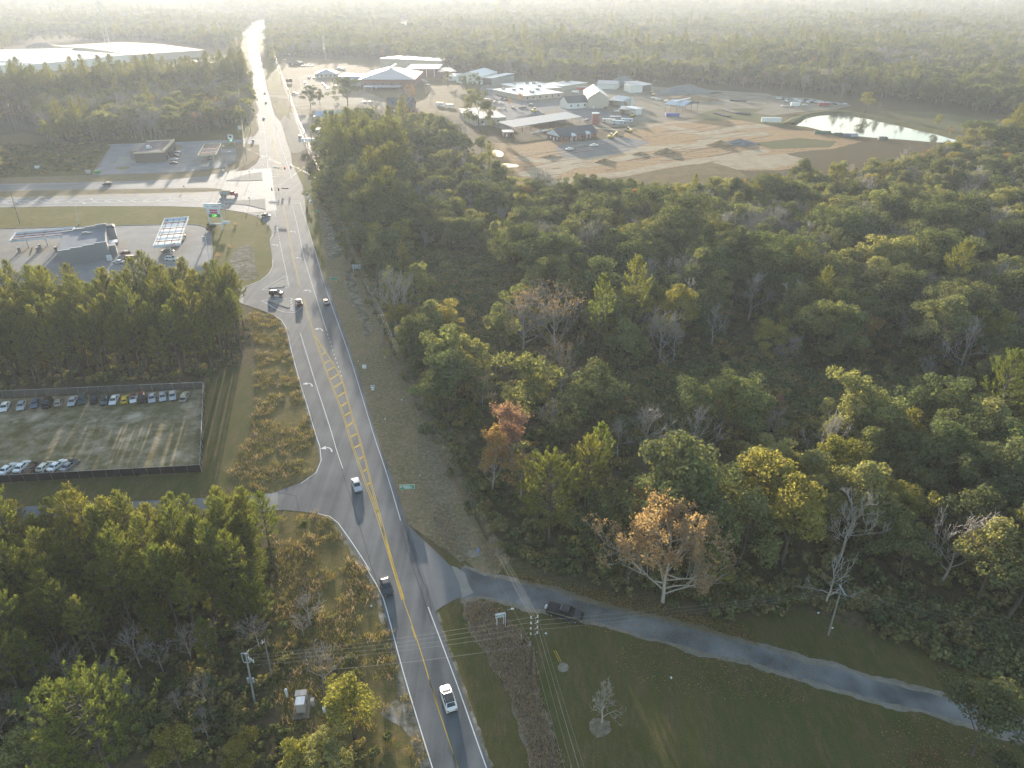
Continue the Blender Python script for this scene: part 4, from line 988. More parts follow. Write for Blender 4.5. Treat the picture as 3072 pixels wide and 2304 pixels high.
# lower left corner
solo('big_pine', ZM, 400, 1225, 19, 'huge pine with wide yellow green crown at the lower left corner', 1.4, 0, 1.0, 8, zs=1.12)
solo('broadleaf', ZM, 30, 1400, 13, 'green tree cut by the left border below the dark thicket', .9, 1, None, 4)
solo('yellow_tree', ZM, 930, 1500, 8, 'yellow leaved young tree at the bottom beside the huge pine', .8, 0, None, 3)
solo('yellow_tree', ZA, 950, 1120, 8, 'golden leaved tree beside the utility cabinets and the road', .95, 1, None, 3)
solo('yellow_tree', ZA, 520, 1500, 6, 'yellow green young tree below the utility cabinets', .75, 2, None, 3)
solo('broadleaf', ZA, 800, 1560, 5, 'olive tree at the bottom border next to the highway', .7, 2, None, 3)
solo('yellow_tree', ZA, 80, 1480, 6, 'dark green young tree left of the utility cabinets', .7, 0, None, 3)
for i, (x, y, s, lab) in enumerate(((740, 1000, .75, 'fan shaped bare tree with brown seed heads under the pines'), (860, 1020, .65, 'thin bare tree right of the fan shaped one'), (1020, 960, .6, 'bare tree with orange tips below the pines'), (1130, 930, .75, 'grey stemmed bare tree left of the service pole'), (1400, 900, .6, 'slight bare tree behind the service pole'), (560, 1120, .6, 'pale bare shrub like tree above the huge pine'), (1110, 1380, .5, 'leaning dead bare tree near the bottom'), (700, 1230, .6, 'bare tree just above the crown of the huge pine'), (330, 1080, .6, 'bare brown tree in the dark thicket at left'), (960, 1250, .5, 'low bare tree among weeds near the service pole'))):
    solo('bare_tree', ZM, x, y, 4.5, lab, s, i % 2, i * .9, 3)
for i, (x, y, s, lab) in enumerate(((620, 380, .62, 'pale leafless thicket tree on the weedy road bank'), (560, 470, .5, 'low leafless tree on the weedy road bank'), (720, 880, .55, 'grey leafless tree above the golden leaved tree'))):
    solo('bare_tree', ZA, x, y, 3, lab, s, i, i * .7, 2)
solo('broadleaf', ZB, 590, 760, 3, 'small green sapling on the weedy bank at the side road corner', .36, 0, None, 2)

for q, r in ((one(ZL, 880, 640), 7), (one(ZL, 830, 720), 6), (one(ZK, 930, 585), 9), (one(ZK, 1030, 470), 7), (one(ZK, 850, 440), 6)): SPECIAL.append((q.x, q.y, r))
EXC = []                           # places where nothing grows
def grow_ok(pts, extra=()):
    ok = np.ones(len(pts), bool)
    for e in list(extra): ok &= ~inside_np(pts, e)
    for (x, y, r) in SPECIAL: ok &= (pts[:, 0] - x) ** 2 + (pts[:, 1] - y) ** 2 > r * r
    return ok
POOL = []                          # (kind, x, y, scale, label, group)
def zone(poly, spacing, mix, label, group, scale=(.9, 1.2), exc=(), patch=60, seed=1):
    pts = scatter(poly, spacing); pts = pts[grow_ok(pts, exc)]
    kinds = [m[0] for m in mix]; cum = np.cumsum([m[1] for m in mix]); cum = cum / cum[-1]
    for x, y in pts:
        u = min(.999, max(0, .5 + .62 * fbm(x, y, patch, seed) * .6 + RND.gauss(0, .22)))
        if RND.random() < .35: u = RND.random()
        k = kinds[int(np.searchsorted(cum, u))]
        POOL.append((k, x, y, RND.uniform(*scale), label, group))

KN = {'pine': 'pine', 'big_pine': 'pine', 'broadleaf': 'olive green tree', 'evergreen_oak': 'dark evergreen oak', 'yellow_tree': 'yellow green tree', 'orange_tree': 'orange brown tree', 'red_tree': 'rusty red tree', 'bare_tree': 'bare grey tree', 'pale_bare_tree': 'bare pale tree'}
wood_R = P(ZV, (1092, 1190), (1200, 1225), (1330, 1250), (1480, 1275), (1700, 1290), (1900, 1305), (2212, 1360), (2600, 1450), (3200, 1300), (2900, 500), (2400, 375), (2212, 350), (2050, 345), (1900, 388), (1750, 412), (1560, 440), (1230, 440), (1100, 425), (1050, 375), (900, 348), (705, 340), (692, 400), (722, 470), (765, 560), (800, 610), (835, 700), (885, 790), (935, 900), (990, 990), (1045, 1110))
scrub_1 = P(ZV, (830, 575), (930, 550), (1060, 560), (1150, 650), (1110, 720), (1060, 790), (1010, 850), (960, 800), (930, 700), (890, 650))
scrub_2 = P(ZV, (1250, 840), (1450, 790), (1640, 800), (1880, 810), (1960, 850), (2060, 900), (2212, 880), (2212, 960), (1980, 960), (1800, 950), (1620, 930), (1450, 960), (1300, 950))
scrub_3 = P(ZV, (1900, 590), (2050, 570), (2212, 590), (2212, 660), (2060, 640))
SCR = (scrub_1, scrub_2, scrub_3)
MIX_R = [('bare_tree', .25), ('evergreen_oak', .24), ('broadleaf', .34), ('pine', .015), ('yellow_tree', .14), ('orange_tree', .03), ('pale_bare_tree', .09), ('red_tree', .003)]
def labR(k, x, y):
    if k[0] is None: return ''
belt = P(ZV, (728, 344), (725, 400), (752, 465), (785, 525), (830, 540), (885, 500), (870, 420), (855, 348))
zone(belt, 6.4, [('evergreen_oak', .35), ('broadleaf', .4), ('big_pine', .25)], None, 'R', (1.3, 1.65), SCR)
lo_w = P(ZV, (705, 338), (690, 400), (760, 560), (900, 600), (1300, 560), (1700, 520), (2700, 430), (2400, 300))
near_w = P(ZV, (600, 2300), (600, 560), (760, 560), (900, 600), (1300, 560), (1700, 520), (2700, 430), (4200, 900), (4200, 2300))
zone(wood_R, 7.6, MIX_R, None, 'R', (.8, 1.2), SCR + (belt, near_w))
sunny = P(ZV, (1480, 900), (2212, 880), (3000, 900), (3000, 1700), (2212, 1500), (1480, 1400))
MIX_S = [('bare_tree', .10), ('evergreen_oak', .12), ('broadleaf', .38), ('big_pine', .06), ('yellow_tree', .32), ('pale_bare_tree', .02)]  # raised yellow_tree share puts the look of sunlit crowns into leaf colour
zone(wood_R, 8.2, MIX_R, None, 'R', (1.05, 1.6), SCR + (belt, lo_w, sunny))
no_s = P(ZV, (400, 200), (1480, 200), (1480, 1700), (400, 1700)); no_s2 = P(ZV, (1480, 200), (3400, 200), (3400, 900), (3000, 900), (2212, 880), (1480, 900))
zone(wood_R, 8.2, MIX_S, None, 'R', (1.0, 1.55), SCR + (belt, no_s, no_s2))
wood_far = P(ZV, (705, 338), (690, 300), (760, 290), (900, 300), (1050, 340), (1050, 375), (900, 348))
pines_1 = P(ZV, (-500, 722), (0, 708), (300, 698), (480, 692), (542, 706), (546, 738), (510, 788), (442, 820), (0, 842), (-500, 868))
zone(pines_1, 4.3, [('pine', 1.0)], None, 'P1', (.9, 1.1))
pines_2 = P(ZV, (-300, 1212), (0, 1206), (330, 1196), (455, 1200), (585, 1168), (604, 1230), (590, 1330), (598, 1420), (500, 1455), (420, 1490), (300, 1510), (0, 1560), (-300, 1580))
zone(pines_2, 3.7, [('pine', .96), ('big_pine', .04)], None, 'P2', (.68, .92))
thicket = P(ZV, (-300, 1590), (0, 1570), (300, 1515), (430, 1480), (500, 1480), (460, 1580), (250, 1640), (-300, 1700))
zone(thicket, 3.8, [('bare_tree', .5), ('broadleaf', .25), ('orange_tree', .1), ('bare_tree', .15)], None, 'T', (.42, .62))
wood_L = P(ZV, (-500, 345), (0, 318), (200, 312), (420, 296), (530, 268), (548, 235), (545, 190), (480, 175), (330, 190), (150, 215), (0, 235), (-500, 250))
water_L = [tuple(p) for p in P(ZG, (-400, 930), (0, 930), (200, 940), (440, 1010), (330, 1290), (-400, 1330))]
zone(wood_L, 7.5, [('bare_tree', .40), ('broadleaf', .30), ('pine', .03), ('yellow_tree', .1), ('orange_tree', .10), ('red_tree', .02)], None, 'L', (1.05, 1.5), (water_L,))
back_L = P(ZV, (-300, 236), (0, 226), (300, 206), (430, 194), (540, 188), (540, 206), (430, 212), (300, 226), (0, 248), (-300, 262))
zone(back_L, 8.5, [('broadleaf', .45), ('pine', .3), ('evergreen_oak', .25)], None, 'L', (1.45, 1.8))
# pines along the back of the left wood
for x, y in ((45, 218), (115, 222), (190, 215), (215, 212), (262, 205), (285, 202), (310, 200), (340, 198), (365, 198), (402, 192), (420, 190)):
    p = one(ZV, x, y - 6, 0); POOL.append(('pine', p.x, p.y, RND.uniform(1.35, 1.65), None, 'L'))
p = one(ZV, 336, 240, 6); SPECIAL.append((p.x, p.y, 8)); plant('maple_stems', p.x, p.y, 'wide orange brown tree glowing in the left wood', None, 1.1, 0, 0)
roadside = P(ZE, (560, 1040), (640, 900), (720, 720), (1000, 720), (1050, 860), (930, 890), (640, 900))
for x, y, k, s, lab in ((640, 880, 'evergreen_oak', .95, 'dark tree left in the pair before the brick complex'), (950, 880, 'evergreen_oak', 1.15, 'dark tree right in the pair before the brick complex'), (720, 870, 'broadleaf', .8, 'lower green tree between the two dark ones by the small office'), (1470, 850, 'orange_tree', 1.0, 'reddish brown tree hiding the dark roofed house'), (1640, 870, 'bare_tree', 1.1, 'bare tree right of the dark roofed house'), (1780, 720, 'broadleaf', .8, 'olive tree between the metal hall and the car park'), (1900, 740, 'evergreen_oak', .75, 'dark tree left of the open metal hall'), (2010, 740, 'evergreen_oak', .8, 'dark tree in front of the open metal hall'), (1970, 900, 'broadleaf', .9, 'green tree beside the parked cars and shed'), (1240, 1000, 'bare_tree', 1.0, 'bare tree in front of the white cottage lawn'), (1420, 1010, 'bare_tree', 1.15, 'tall bare tree before the dark roofed house'), (1190, 960, 'bare_tree', .9, 'bare tree right of the white cottage'), (880, 985, 'bare_tree', .6, 'small bare tree by the white cottage'), (2040, 1090, 'evergreen_oak', 1.35, 'big round dark tree at the long shed'), (1840, 850, 'bare_tree', .7, 'little bare tree by the campers')):
    p = one(ZE, x, y, 0); SPECIAL.append((p.x, p.y, 5)); plant(k, p.x, p.y, lab, None, s * 1.45)
for x, y, k, s, lab in ((725, 640, 'evergreen_oak', 1.3, 'big round tree behind the white flat roofs'), (395, 770, 'orange_tree', .9, 'orange brown tree in the car park'), (320, 785, 'orange_tree', .7, 'smaller orange brown tree in the car park'), (1400, 620, 'broadleaf', 1.0, 'green tree behind the rubble heaps')):
    p = one(ZH, x, y, 0); SPECIAL.append((p.x, p.y, 5)); plant(k, p.x, p.y, lab, None, s)
for x, y, k, s, lab in ((1000, 862, 'yellow_tree', 1.25, 'tall yellow green tree beyond the pond bank'), (1105, 875, 'bare_tree', .9, 'bare tree right of the tall one beyond the pond'), (545, 962, 'bare_tree', .65, 'small bare tree on the near left pond shore'), (815, 1000, 'pale_bare_tree', .5, 'little bare tree by the bins at the pond'), (1225, 1050, 'pale_bare_tree', .5, 'little bare tree alone on the near pond shore'), (1545, 980, 'yellow_tree', .8, 'round yellow bush like tree at the right of the pond'), (1880, 1060, 'orange_tree', 1.1, 'brownish tree behind the right end of the pond'), (1640, 1040, 'orange_tree', .6, 'small orange tree at the tip of the pond bank'), (1990, 1010, 'bare_tree', .8, 'grey bare tree in the field right of the pond')):
    p = one(ZI, x, y, 0); SPECIAL.append((p.x, p.y, 4)); plant(k, p.x, p.y, lab, None, s)
# straggling row before the building site
row = P(ZV, (1100, 445), (1230, 440), (1560, 440), (1750, 410), (1700, 395), (1500, 425), (1250, 420))
zone(row, 6.0, [('bare_tree', .5), ('broadleaf', .2), ('orange_tree', .3)], None, 'S', (.45, .7))

# --- far country
no_far = [wood_R, wood_L, pines_1]
rc = [p for p in smooth_line(road_left[-28:] if len(road_left) > 28 else road_left, 6)]
corridor = P(ZV, (560, 330), (515, 160), (518, 80), (548, 46), (572, 38), (592, 42), (578, 60), (582, 130), (640, 200), (690, 300), (690, 420), (520, 420))
town = P(ZV, (590, 160), (600, 125), (660, 122), (760, 124), (840, 128), (960, 150), (1060, 168), (1280, 172), (1350, 176), (1400, 178), (1560, 186), (1720, 200), (1860, 212), (1960, 222), (2212, 262), (2400, 290), (2400, 330), (2212, 300), (2050, 350), (1750, 412), (1100, 425), (1050, 345), (930, 300), (760, 285), (690, 300), (640, 260))
left_clear = P(ZV, (-500, 350), (-500, 130), (0, 112), (180, 92), (300, 84), (470, 108), (500, 105), (515, 150), (545, 190), (520, 300), (430, 310), (200, 330), (0, 430), (-400, 460))
clear_small = [P(ZV, (855, 42), (892, 42), (880, 72), (860, 66)), P(ZV, (1880, 128), (2000, 140), (2060, 152), (2212, 166), (2212, 176), (2070, 170), (1890, 146)), P(ZV, (60, 74), (190, 70), (195, 86), (70, 90)), P(ZV, (1450, 46), (1500, 46), (1492, 56), (1455, 56)), P(ZV, (30, 92), (185, 88), (200, 100), (120, 112), (0, 112))]
far_st = P(ZV, (-900, 480), (-900, 320), (0, 322), (205, 314), (300, 297), (430, 297), (565, 283), (585, 380), (500, 420))
far_exc = [water_L, far_st, corridor, town, left_clear, wood_R, wood_L] + clear_small
def wedge(y0, y1, m=1.0): return [(-y0 * .84 * m - 60, y0), (y0 * .84 * m + 60, y0), (y1 * .84 * m + 60, y1), (-y1 * .84 * m - 60, y1)]
near_far = scatter(wedge(440, 1500), 9.2); near_far = near_far[grow_ok(near_far, far_exc)]
mid_far = scatter(wedge(1500, 3000), 11.5, .5); mid_far = mid_far[grow_ok(mid_far, far_exc)]
far_far = scatter(wedge(3000, 8500), 24, .5)
side_l = scatter([(-700, 60), (-700, 470), (-330, 470), (-250, 330), (-170, 210), (-125, 140), (-125, 60)], 6.5)
side_l = side_l[~(inside_np(side_l, [(p[0], p[1]) for p in P(ZF, (-3000, 470), (0, 470), (0, 910), (-3000, 990))]))]
side_l = side_l[grow_ok(side_l, [pines_1, pines_2, [(p[0], p[1]) for p in P(ZJ, (-3000, 100), (0, 100), (0, 1240), (-3000, 1500))]])]
# the nearest trees of the far forest (about 150 of each kind) stay individuals, the rest is one mass
MIX_F = [('bare_tree', .24), ('broadleaf', .40), ('pine', .05), ('yellow_tree', .08), ('evergreen_oak', .20), ('orange_tree', .022), ('red_tree', .004)]
FM_K = [m[0] for m in MIX_F]; FM_C = np.cumsum([m[1] for m in MIX_F]); FM_C = FM_C / FM_C[-1]
def far_kind_at(x, y):
    u = min(.999, max(0, .5 + .6 * fbm(x, y, 140, 5) + RND.gauss(0, .2)))
    if RND.random() < .3: u = RND.random()
    return FM_K[int(np.searchsorted(FM_C, u))]
for x, y in near_far[near_far[:, 1] < 900]: POOL.append((far_kind_at(x, y), x, y, RND.uniform(1.05, 1.6), None, 'F'))

# labels by kind, nearest landmark and order
R_MARKS = [(n, one(ZV, x, y)) for n, x, y in (('at the lane end of the wood front', 2000, 1370), ('along the middle of the tar lane', 1750, 1340), ('right of the broad orange tree', 1580, 1280), ('left of the broad orange tree', 1300, 1240), ('behind the broad orange tree', 1450, 1190), ('around the round headed pine', 1190, 1150), ('below the reddish pink crown', 1060, 1080), ('right of the reddish pink crown', 1200, 980), ('left of the reddish pink crown', 980, 900), ('beside the low strip pole', 880, 800), ('around the lone pale yellow tree', 960, 720), ('by the low scrub and two pines', 840, 620), ('near the traffic signals', 745, 440), ('behind the roadside pine belt', 850, 450), ('at the top corner by the billboard', 740, 360), ('around the tall grey bare trees', 1180, 800), ('left of the massive dark oak', 1330, 640), ('right of the massive dark oak', 1600, 620), ('in front of the massive dark oak', 1470, 720), ('left below the building site', 1120, 440), ('in the middle below the building site', 1350, 450), ('right below the building site', 1600, 450), ('left below the pond', 1800, 420), ('right below the pond', 2080, 370), ('around the wide grey bare tree', 1860, 580), ('at the right border under the pond', 2160, 500), ('right of the forked bare tree', 2150, 760), ('left of the forked bare tree', 1950, 760), ('at the thicket left end', 1330, 900), ('at the thicket right end', 1880, 880), ('above the thicket middle', 1640, 760), ('below the thicket left half', 1450, 1040), ('below the thicket right half', 1760, 1040), ('at the right border above the lane', 2150, 1160), ('behind the crooked tree', 1850, 1180), ('in the lower right of the wood', 2000, 1060))]
FAR_MARKS = [('above the warehouse left part', -80), ('above the warehouse right part', 120), ('by the tall lattice mast', 330), ('above the grey warehouse roof', 520), ('left of the far road bend', 700), ('right of the far road bend', 870), ('above the small office', 980), ('by the smaller mast', 1060), ('above the brick complex', 1180), ('above the brick hall', 1320), ('above the metal hall', 1440), ('above the white flat roofs', 1560), ('above the big tan shop', 1780), ('above the gravel cone', 1880), ('above the storage shed', 1960), ('above the rubble heaps', 2080), ('above the yard pipes', 2220), ('above the impounded cars', 2400), ('above the pond middle', 2620), ('below the far pale sheds', 2780), ('below the far white shed', 2920), ('at the right border', 3100)]
P1_MARKS = [('behind the %s' % n, x / 2.458) for n, x in (('first white sedan', -120), ('silver second sedan', 150), ('grey blue third sedan', 262), ('black wrecked car', 350), ('tan hatchback', 437), ('silver grey wagon', 540), ('dark teal car', 612), ('bright grille car', 703), ('low dark green car', 778), ('white coupe', 845), ('yellow coupe', 926), ('red roofed car', 989), ('black car', 1053), ('silver sunroof car', 1125), ('silver racks car', 1204), ('silver end sedan', 1277), ('open bonnet wreck', 1365), ('fence corner', 1450), ('grass beside the fence', 1640))]
P2_MARKS = [('at the left border', 0), ('second block from the left', 110), ('a fifth across from the left', 210), ('left of the stand centre', 310), ('at the stand centre', 410), ('right of the stand centre', 510), ('by the fan bare tree', 600), ('by the side road gap', 690), ('at its road end', 800)]
L_MARKS = [('at the left border', 0), ('by the left pond', 110), ('above the scrub field', 220), ('left of the glowing orange tree', 370), ('around the glowing orange tree', 480), ('behind the far station shop', 560), ('by the far station canopy', 650), ('at the roadside end', 740)]
def sx(x, y, z=8.0): return 1536 + FPX * x / (y * _c + (CAM_H - z) * _s)
def place_of(tag_, k, x, y):
    n = KN[k]; px = sx(x, y)
    near = lambda ms: min(ms, key=lambda m: abs(m[1] - px))[0]
    if tag_ == 'P1': return '%ss of the stand %s' % (n, near(P1_MARKS)), 1
    if tag_ == 'P2': return 'young %ss below the side road, %s' % (n, near(P2_MARKS)), 1
    if tag_ == 'T': return 'low %ss in the thicket above the huge corner pine' % n, 0
    if tag_ == 'S': return 'thin %ss in the row before the building site' % n, 0
    if tag_ == 'L': return '%ss in left wood %s' % (n, near(L_MARKS)), 1
    if tag_ == 'F': return 'hazy %ss %s' % (n, near(FAR_MARKS)), 1
    return '%ss %s' % (n, min(R_MARKS, key=lambda m: (m[1].x - x) ** 2 + (m[1].y - y) ** 2)[0]), 0
ORD = ['first', 'second', 'third', 'fourth', 'fifth', 'sixth', 'seventh', 'eighth', 'ninth', 'tenth', 'eleventh', 'twelfth', 'thirteenth', 'fourteenth', 'fifteenth', 'sixteenth', 'seventeenth', 'eighteenth', 'nineteenth', 'twentieth'] + ['twenty-' + w for w in ('first', 'second', 'third', 'fourth', 'fifth', 'sixth', 'seventh', 'eighth', 'ninth')] + ['thirtieth'] + ['thirty-' + w for w in ('first', 'second', 'third', 'fourth', 'fifth', 'sixth', 'seventh', 'eighth', 'ninth')]
def in_view(x, y):
    z = y * _c + (CAM_H - 8) * _s
    return y > 30 and abs(x) < z * (1536 / FPX) * 1.03
POOL.sort(key=lambda t: t[1] ** 2 + t[2] ** 2)
rest = []; FAMILY = {}
for k, x, y, s, lab, g in POOL:
    if N_TREES.get(TREE_INFO[k][0], 0) < 298 and in_view(x, y):
        gr, by = place_of(g, k, x, y)
        FAMILY.setdefault((gr, by), []).append((x, y, plant(k, x, y, gr, gr, s)))
    else: rest.append((k, x, y, s))
for (gr, by), mem in FAMILY.items():
    mem.sort(key=lambda m: m[1] if by else sx(m[0], m[1]))       # by depth, or from the left
    n = len(mem)
    for i, (x, y, o) in enumerate(mem):
        if n == 1: w = 'lone one of '
        elif i < len(ORD): w = ORD[i] + (' from front among ' if by else ' from left among ')
        else: w = 'one of hindmost ' if by else 'one of rightmost '
        o['label'] = w + gr
# everything past that: one forest mass
ORDER = ['bare_tree', 'broadleaf', 'pine', 'yellow_tree', 'evergreen_oak', 'orange_tree', 'red_tree', 'big_pine', 'pale_bare_tree']
src, nsrc = far_kind([(k, 1) for k in ORDER])
START = {}; _i = 0
for k in ORDER: START[k] = _i; _i += len(KIND[k])
def pick(k): return START[k] + RND.randrange(len(KIND[k]))
pts = [(x, y) for k, x, y, s in rest]; idx = [pick(k) for k, *_ in rest]; scl = [s for *_, s in rest]
for arr, sc0, sc1 in ((near_far[near_far[:, 1] >= 900], 1.05, 1.6), (mid_far, 1.1, 1.6), (far_far, 1.7, 2.8), (side_l, .8, 1.2)):
    for x, y in arr:
        pts.append((x, y)); idx.append(pick(far_kind_at(x, y))); scl.append(RND.uniform(sc0, sc1) * (1 + .45 * fbm(x, y, 260, 11)))
o = gn_scatter('distant_forest', np.array(pts), src, nsrc, idx, scl)
tag(o, 'hazy mixed forest stretching to the horizon', 'forest')
print('trees', N_TREES, 'mass', len(pts))

# undergrowth
bsrc, nb = far_kind([([make_bush(500 + i, 1.8, 1.3, m, 300, .2)], 1) for i, m in enumerate(('leaf_scrub', 'leaf_olive', 'leaf_scrub', 'leaf_dark', 'leaf_scrub', 'leaf_dry'))])
u1 = np.concatenate([scatter(s, 2.1) for s in SCR])
u2 = scatter(wood_R, 4.2)
u3 = np.concatenate([scatter(thicket, 1.6), scatter(pines_1, 3.2), scatter(pines_2, 2.6)])
edge = smooth_line(wood_R[:8], 2) + smooth_line(wood_R[-12:], 2)
u4 = np.array([[p.x + NP.normal(0, 1.2), p.y + NP.normal(0, 1.2)] for p in edge for _ in range(2)])
u5 = scatter(P(ZF, (-400, 240), (0, 210), (800, 190), (900, 215), (760, 420), (0, 480), (-400, 490)), 4)
u6 = scatter(P(ZA, (300, 500), (700, 300), (900, 600), (1100, 1000), (1250, 1330), (1350, 1659), (1300, 2000), (350, 2000), (150, 1300), (200, 700)), 2.4)
keep = np.array([fbm(x, y, 7, 3) > -.05 for x, y in u6]); u6 = u6[keep]
u7 = scatter([(p[0], p[1]) for p in P(ZM, (1050, 1050), (1440, 1000), (1460, 1659), (800, 1659), (880, 1350))], 2.0)
front_b = P(ZK, (480, 200), (760, 320), (1150, 385), (1500, 455), (1700, 540)) + P(ZL, (40, 570), (400, 560), (700, 515), (1100, 650), (1500, 790), (1900, 950), (2500, 1100), (2500, 700), (2212, 560), (1500, 470), (700, 400), (0, 330)) + P(ZK, (1500, 250), (800, 80), (520, 0))
u8 = scatter(front_b, 1.9); u8 = u8[grow_ok(u8)]
pp = np.concatenate([u1, u2, u3, u4, u5, u6, u7, u8])
ss = np.concatenate([NP.uniform(.8, 2.2, len(u1)), NP.uniform(.9, 2.2, len(u2)), NP.uniform(.6, 1.3, len(u3)), NP.uniform(.6, 1.5, len(u4)), NP.uniform(.5, 1.6, len(u5)), NP.uniform(.35, .95, len(u6)), NP.uniform(.5, 1.2, len(u7)), NP.uniform(.6, 1.9, len(u8))])
cab = one(ZA, 560, 1170)
ok = (pp[:, 0] - cab.x) ** 2 + (pp[:, 1] - cab.y) ** 2 > 12
gn_scatter('undergrowth', pp[ok], bsrc, nb, scl=ss[ok])
# rough weeds and dead grass
wsrc, nw = far_kind([([make_tuft(600 + i, .9, m, 24, .4, .05)], 1) for i, m in enumerate(('leaf_dry', 'leaf_dry', 'leaf_scrub', 'leaf_dead'))])
w1 = scatter(wb, .85); w2 = scatter(P(ZJ, (1900, 0), (1850, 500), (1650, 740), (1780, 880), (2010, 930), (2212, 850), (2290, 790)) + P(ZC, (805, 1659), (655, 1160), (512, 605), (385, 480), (205, 412), (130, 500), (200, 700), (230, 1000), (200, 1300)), .95)
ww = np.concatenate([w1, w2]); ww = ww[np.array([fbm(x, y, 6, 9) > -.10 + RND.uniform(-.2, .2) for x, y in ww])]
gn_scatter('roadside_weeds', ww, wsrc, nw, scl=NP.uniform(.25, 1.15, len(ww)))
dsrc, nd = far_kind([([make_tuft(620 + i, .75, 'leaf_dead', 26, .35, .045)], 1) for i in range(3)])
d1 = scatter(P(ZK, (235, 490), (420, 480), (520, 600), (620, 690), (695, 790), (720, 1000), (760, 1180), (825, 1380), (930, 1670), (1050, 2000), (800, 2000), (695, 1659), (650, 1480), (600, 1320), (525, 1110), (420, 930), (295, 740), (220, 580)), .5)
d2 = scatter(P(ZB, (1640, 590), (1720, 600), (1800, 700), (1900, 800), (1870, 860), (1880, 960), (1920, 1050), (1880, 1040), (1750, 950), (1700, 850), (1660, 700)), 1.0)
d3 = scatter([(p[0], p[1]) for p in rw_edge[::-1]] + P(ZN, (250, 250), (330, 520), (450, 800), (560, 1050), (700, 1350), (760, 1500)) + P(ZB, (1800, 500), (1950, 900)), 1.0)
dd = np.concatenate([d1, d2, d3])
gn_scatter('dead_grass_tufts', dd, dsrc, nd, scl=np.concatenate([NP.uniform(.4, 1.0, len(d1)), NP.uniform(.4, .9, len(d2)), NP.uniform(.4, .9, len(d3))]))

lm = []
for i, m in enumerate(('leaf_orange', 'leaf_tan', 'leaf_yellow')):
    rs = np.random.RandomState(640 + i); c = rs.normal(0, .5, (9, 3)); c[:, 2] = .03
    V, F = leaf_faces(c, np.tile(np.array([[0, 0, 3.0]]), (9, 1)), .085, rs); V[:, 2] = np.maximum(V[:, 2], .012); lm.append(np_mesh('fallen_leaves', V, F, M[m]))
lsrc, nl = far_kind([(lm, 1)])
l1 = scatter(P(ZK, (700, 560), (1000, 420), (1400, 480), (1885, 600)) + P(ZL, (300, 700), (900, 900), (700, 1200), (0, 1100)) + P(ZK, (1500, 1100), (1250, 900), (1400, 720), (1000, 650)), 1.15)
l2 = scatter(P(ZK, (560, 300), (860, 340), (1150, 400), (1500, 470), (1700, 560)) + P(ZL, (80, 590), (300, 640), (420, 760), (150, 705)) + P(ZK, (1600, 605), (1200, 515), (860, 405), (640, 358)), .42)
l3 = scatter(P(ZL, (1200, 1350), (1500, 1250), (2100, 1500), (1900, 1659), (1300, 1659)), 1.0)
ll = np.concatenate([l1, l2, l3])
gn_scatter('fallen_leaves', ll, lsrc, nl, scl=NP.uniform(.7, 1.4, len(ll)), z=.03)
# ------------------------------------------------------------------ vehicles
def paint_mat(name, col, rough=.28, metal=0.0):
    m = plain(name, col, rough, metal, var=.03, scale=1.2, spec=.5)
    b = m.node_tree.nodes['Principled BSDF']; b.inputs['Coat Weight'].default_value = .5; b.inputs['Coat Roughness'].default_value = .08
    return m
CP = {n: paint_mat('car_paint_' + n, c) for n, c in dict(white=(.72, .72, .70), silver=(.42, .43, .44), grey=(.17, .18, .19), dark=(.025, .027, .03), black=(.012, .012, .013), maroon=(.10, .018, .022), red=(.30, .03, .025), yellow=(.62, .42, .02), tan=(.36, .31, .24), teal=(.04, .07, .07), blue=(.10, .13, .20), cream=(.60, .57, .48), orange=(.5, .14, .03), green=(.06, .12, .08), machine=(.55, .38, .05), steel_blue=(.36, .42, .50)).items()}
CP['rust'] = plain('rusted_car_body', (.16, .085, .05), .85, var=.3, scale=2)
M['glass'] = plain('car_glass', (.02, .025, .03), .06, spec=.8, var=0)
M['tyre'] = plain('tyre_rubber', (.02, .02, .02), .85)
M['rim'] = plain('wheel_rim', (.35, .35, .36), .35, metal=.7)
M['lamp_white'] = plain('headlamp', (.75, .75, .72), .1, spec=.8)
M['lamp_red'] = plain('tail_lamp', (.30, .015, .012), .2, spec=.6)
M['trim'] = plain('black_trim', (.02, .02, .022), .5)
M['chrome'] = plain('chrome_trim', (.5, .5, .52), .2, metal=.9)

def loft_body(stations):
    """stations: (x, half width, z bottom, z shoulder, z top); 10-point section, front at +x"""
    mb = MB(); n = len(stations); vs = []
    for x, hw, zb, zs, zt in stations:
        sec = [(-hw * .86, zb), (-hw, zb + .14), (-hw, zs), (-hw * .93, zt - .03), (-hw * .80, zt), (hw * .80, zt), (hw * .93, zt - .03), (hw, zs), (hw, zb + .14), (hw * .86, zb)]
        vs += [(x, y, z) for y, z in sec]
    k = 10; fs = []
    for i in range(n - 1):
        for j in range(k):
            j2 = (j + 1) % k
            fs.append((i * k + j, i * k + j2, (i + 1) * k + j2, (i + 1) * k + j))
    fs.append(tuple(range(k))); fs.append(tuple((n - 1) * k + j for j in reversed(range(k))))
    mb.add(vs, [f[::-1] for f in fs]); return mb
def lerp(a, b, t): return tuple(a[i] + (b[i] - a[i]) * t for i in range(3))
def quad_panel(mb, c, u0, u1, v0, v1, off=.012):
    """glass panel inset in the face c[0..3] (bl, br, tr, tl), lifted off it"""
    def pt(u, v): return Vector(lerp(lerp(c[0], c[1], u), lerp(c[3], c[2], u), v))
    q = [pt(u0, v0), pt(u1, v0), pt(u1, v1), pt(u0, v1)]
    nrm = (q[1] - q[0]).cross(q[3] - q[0]).normalized() * off
    mb.add([p + nrm for p in q], [(0, 1, 2, 3)])
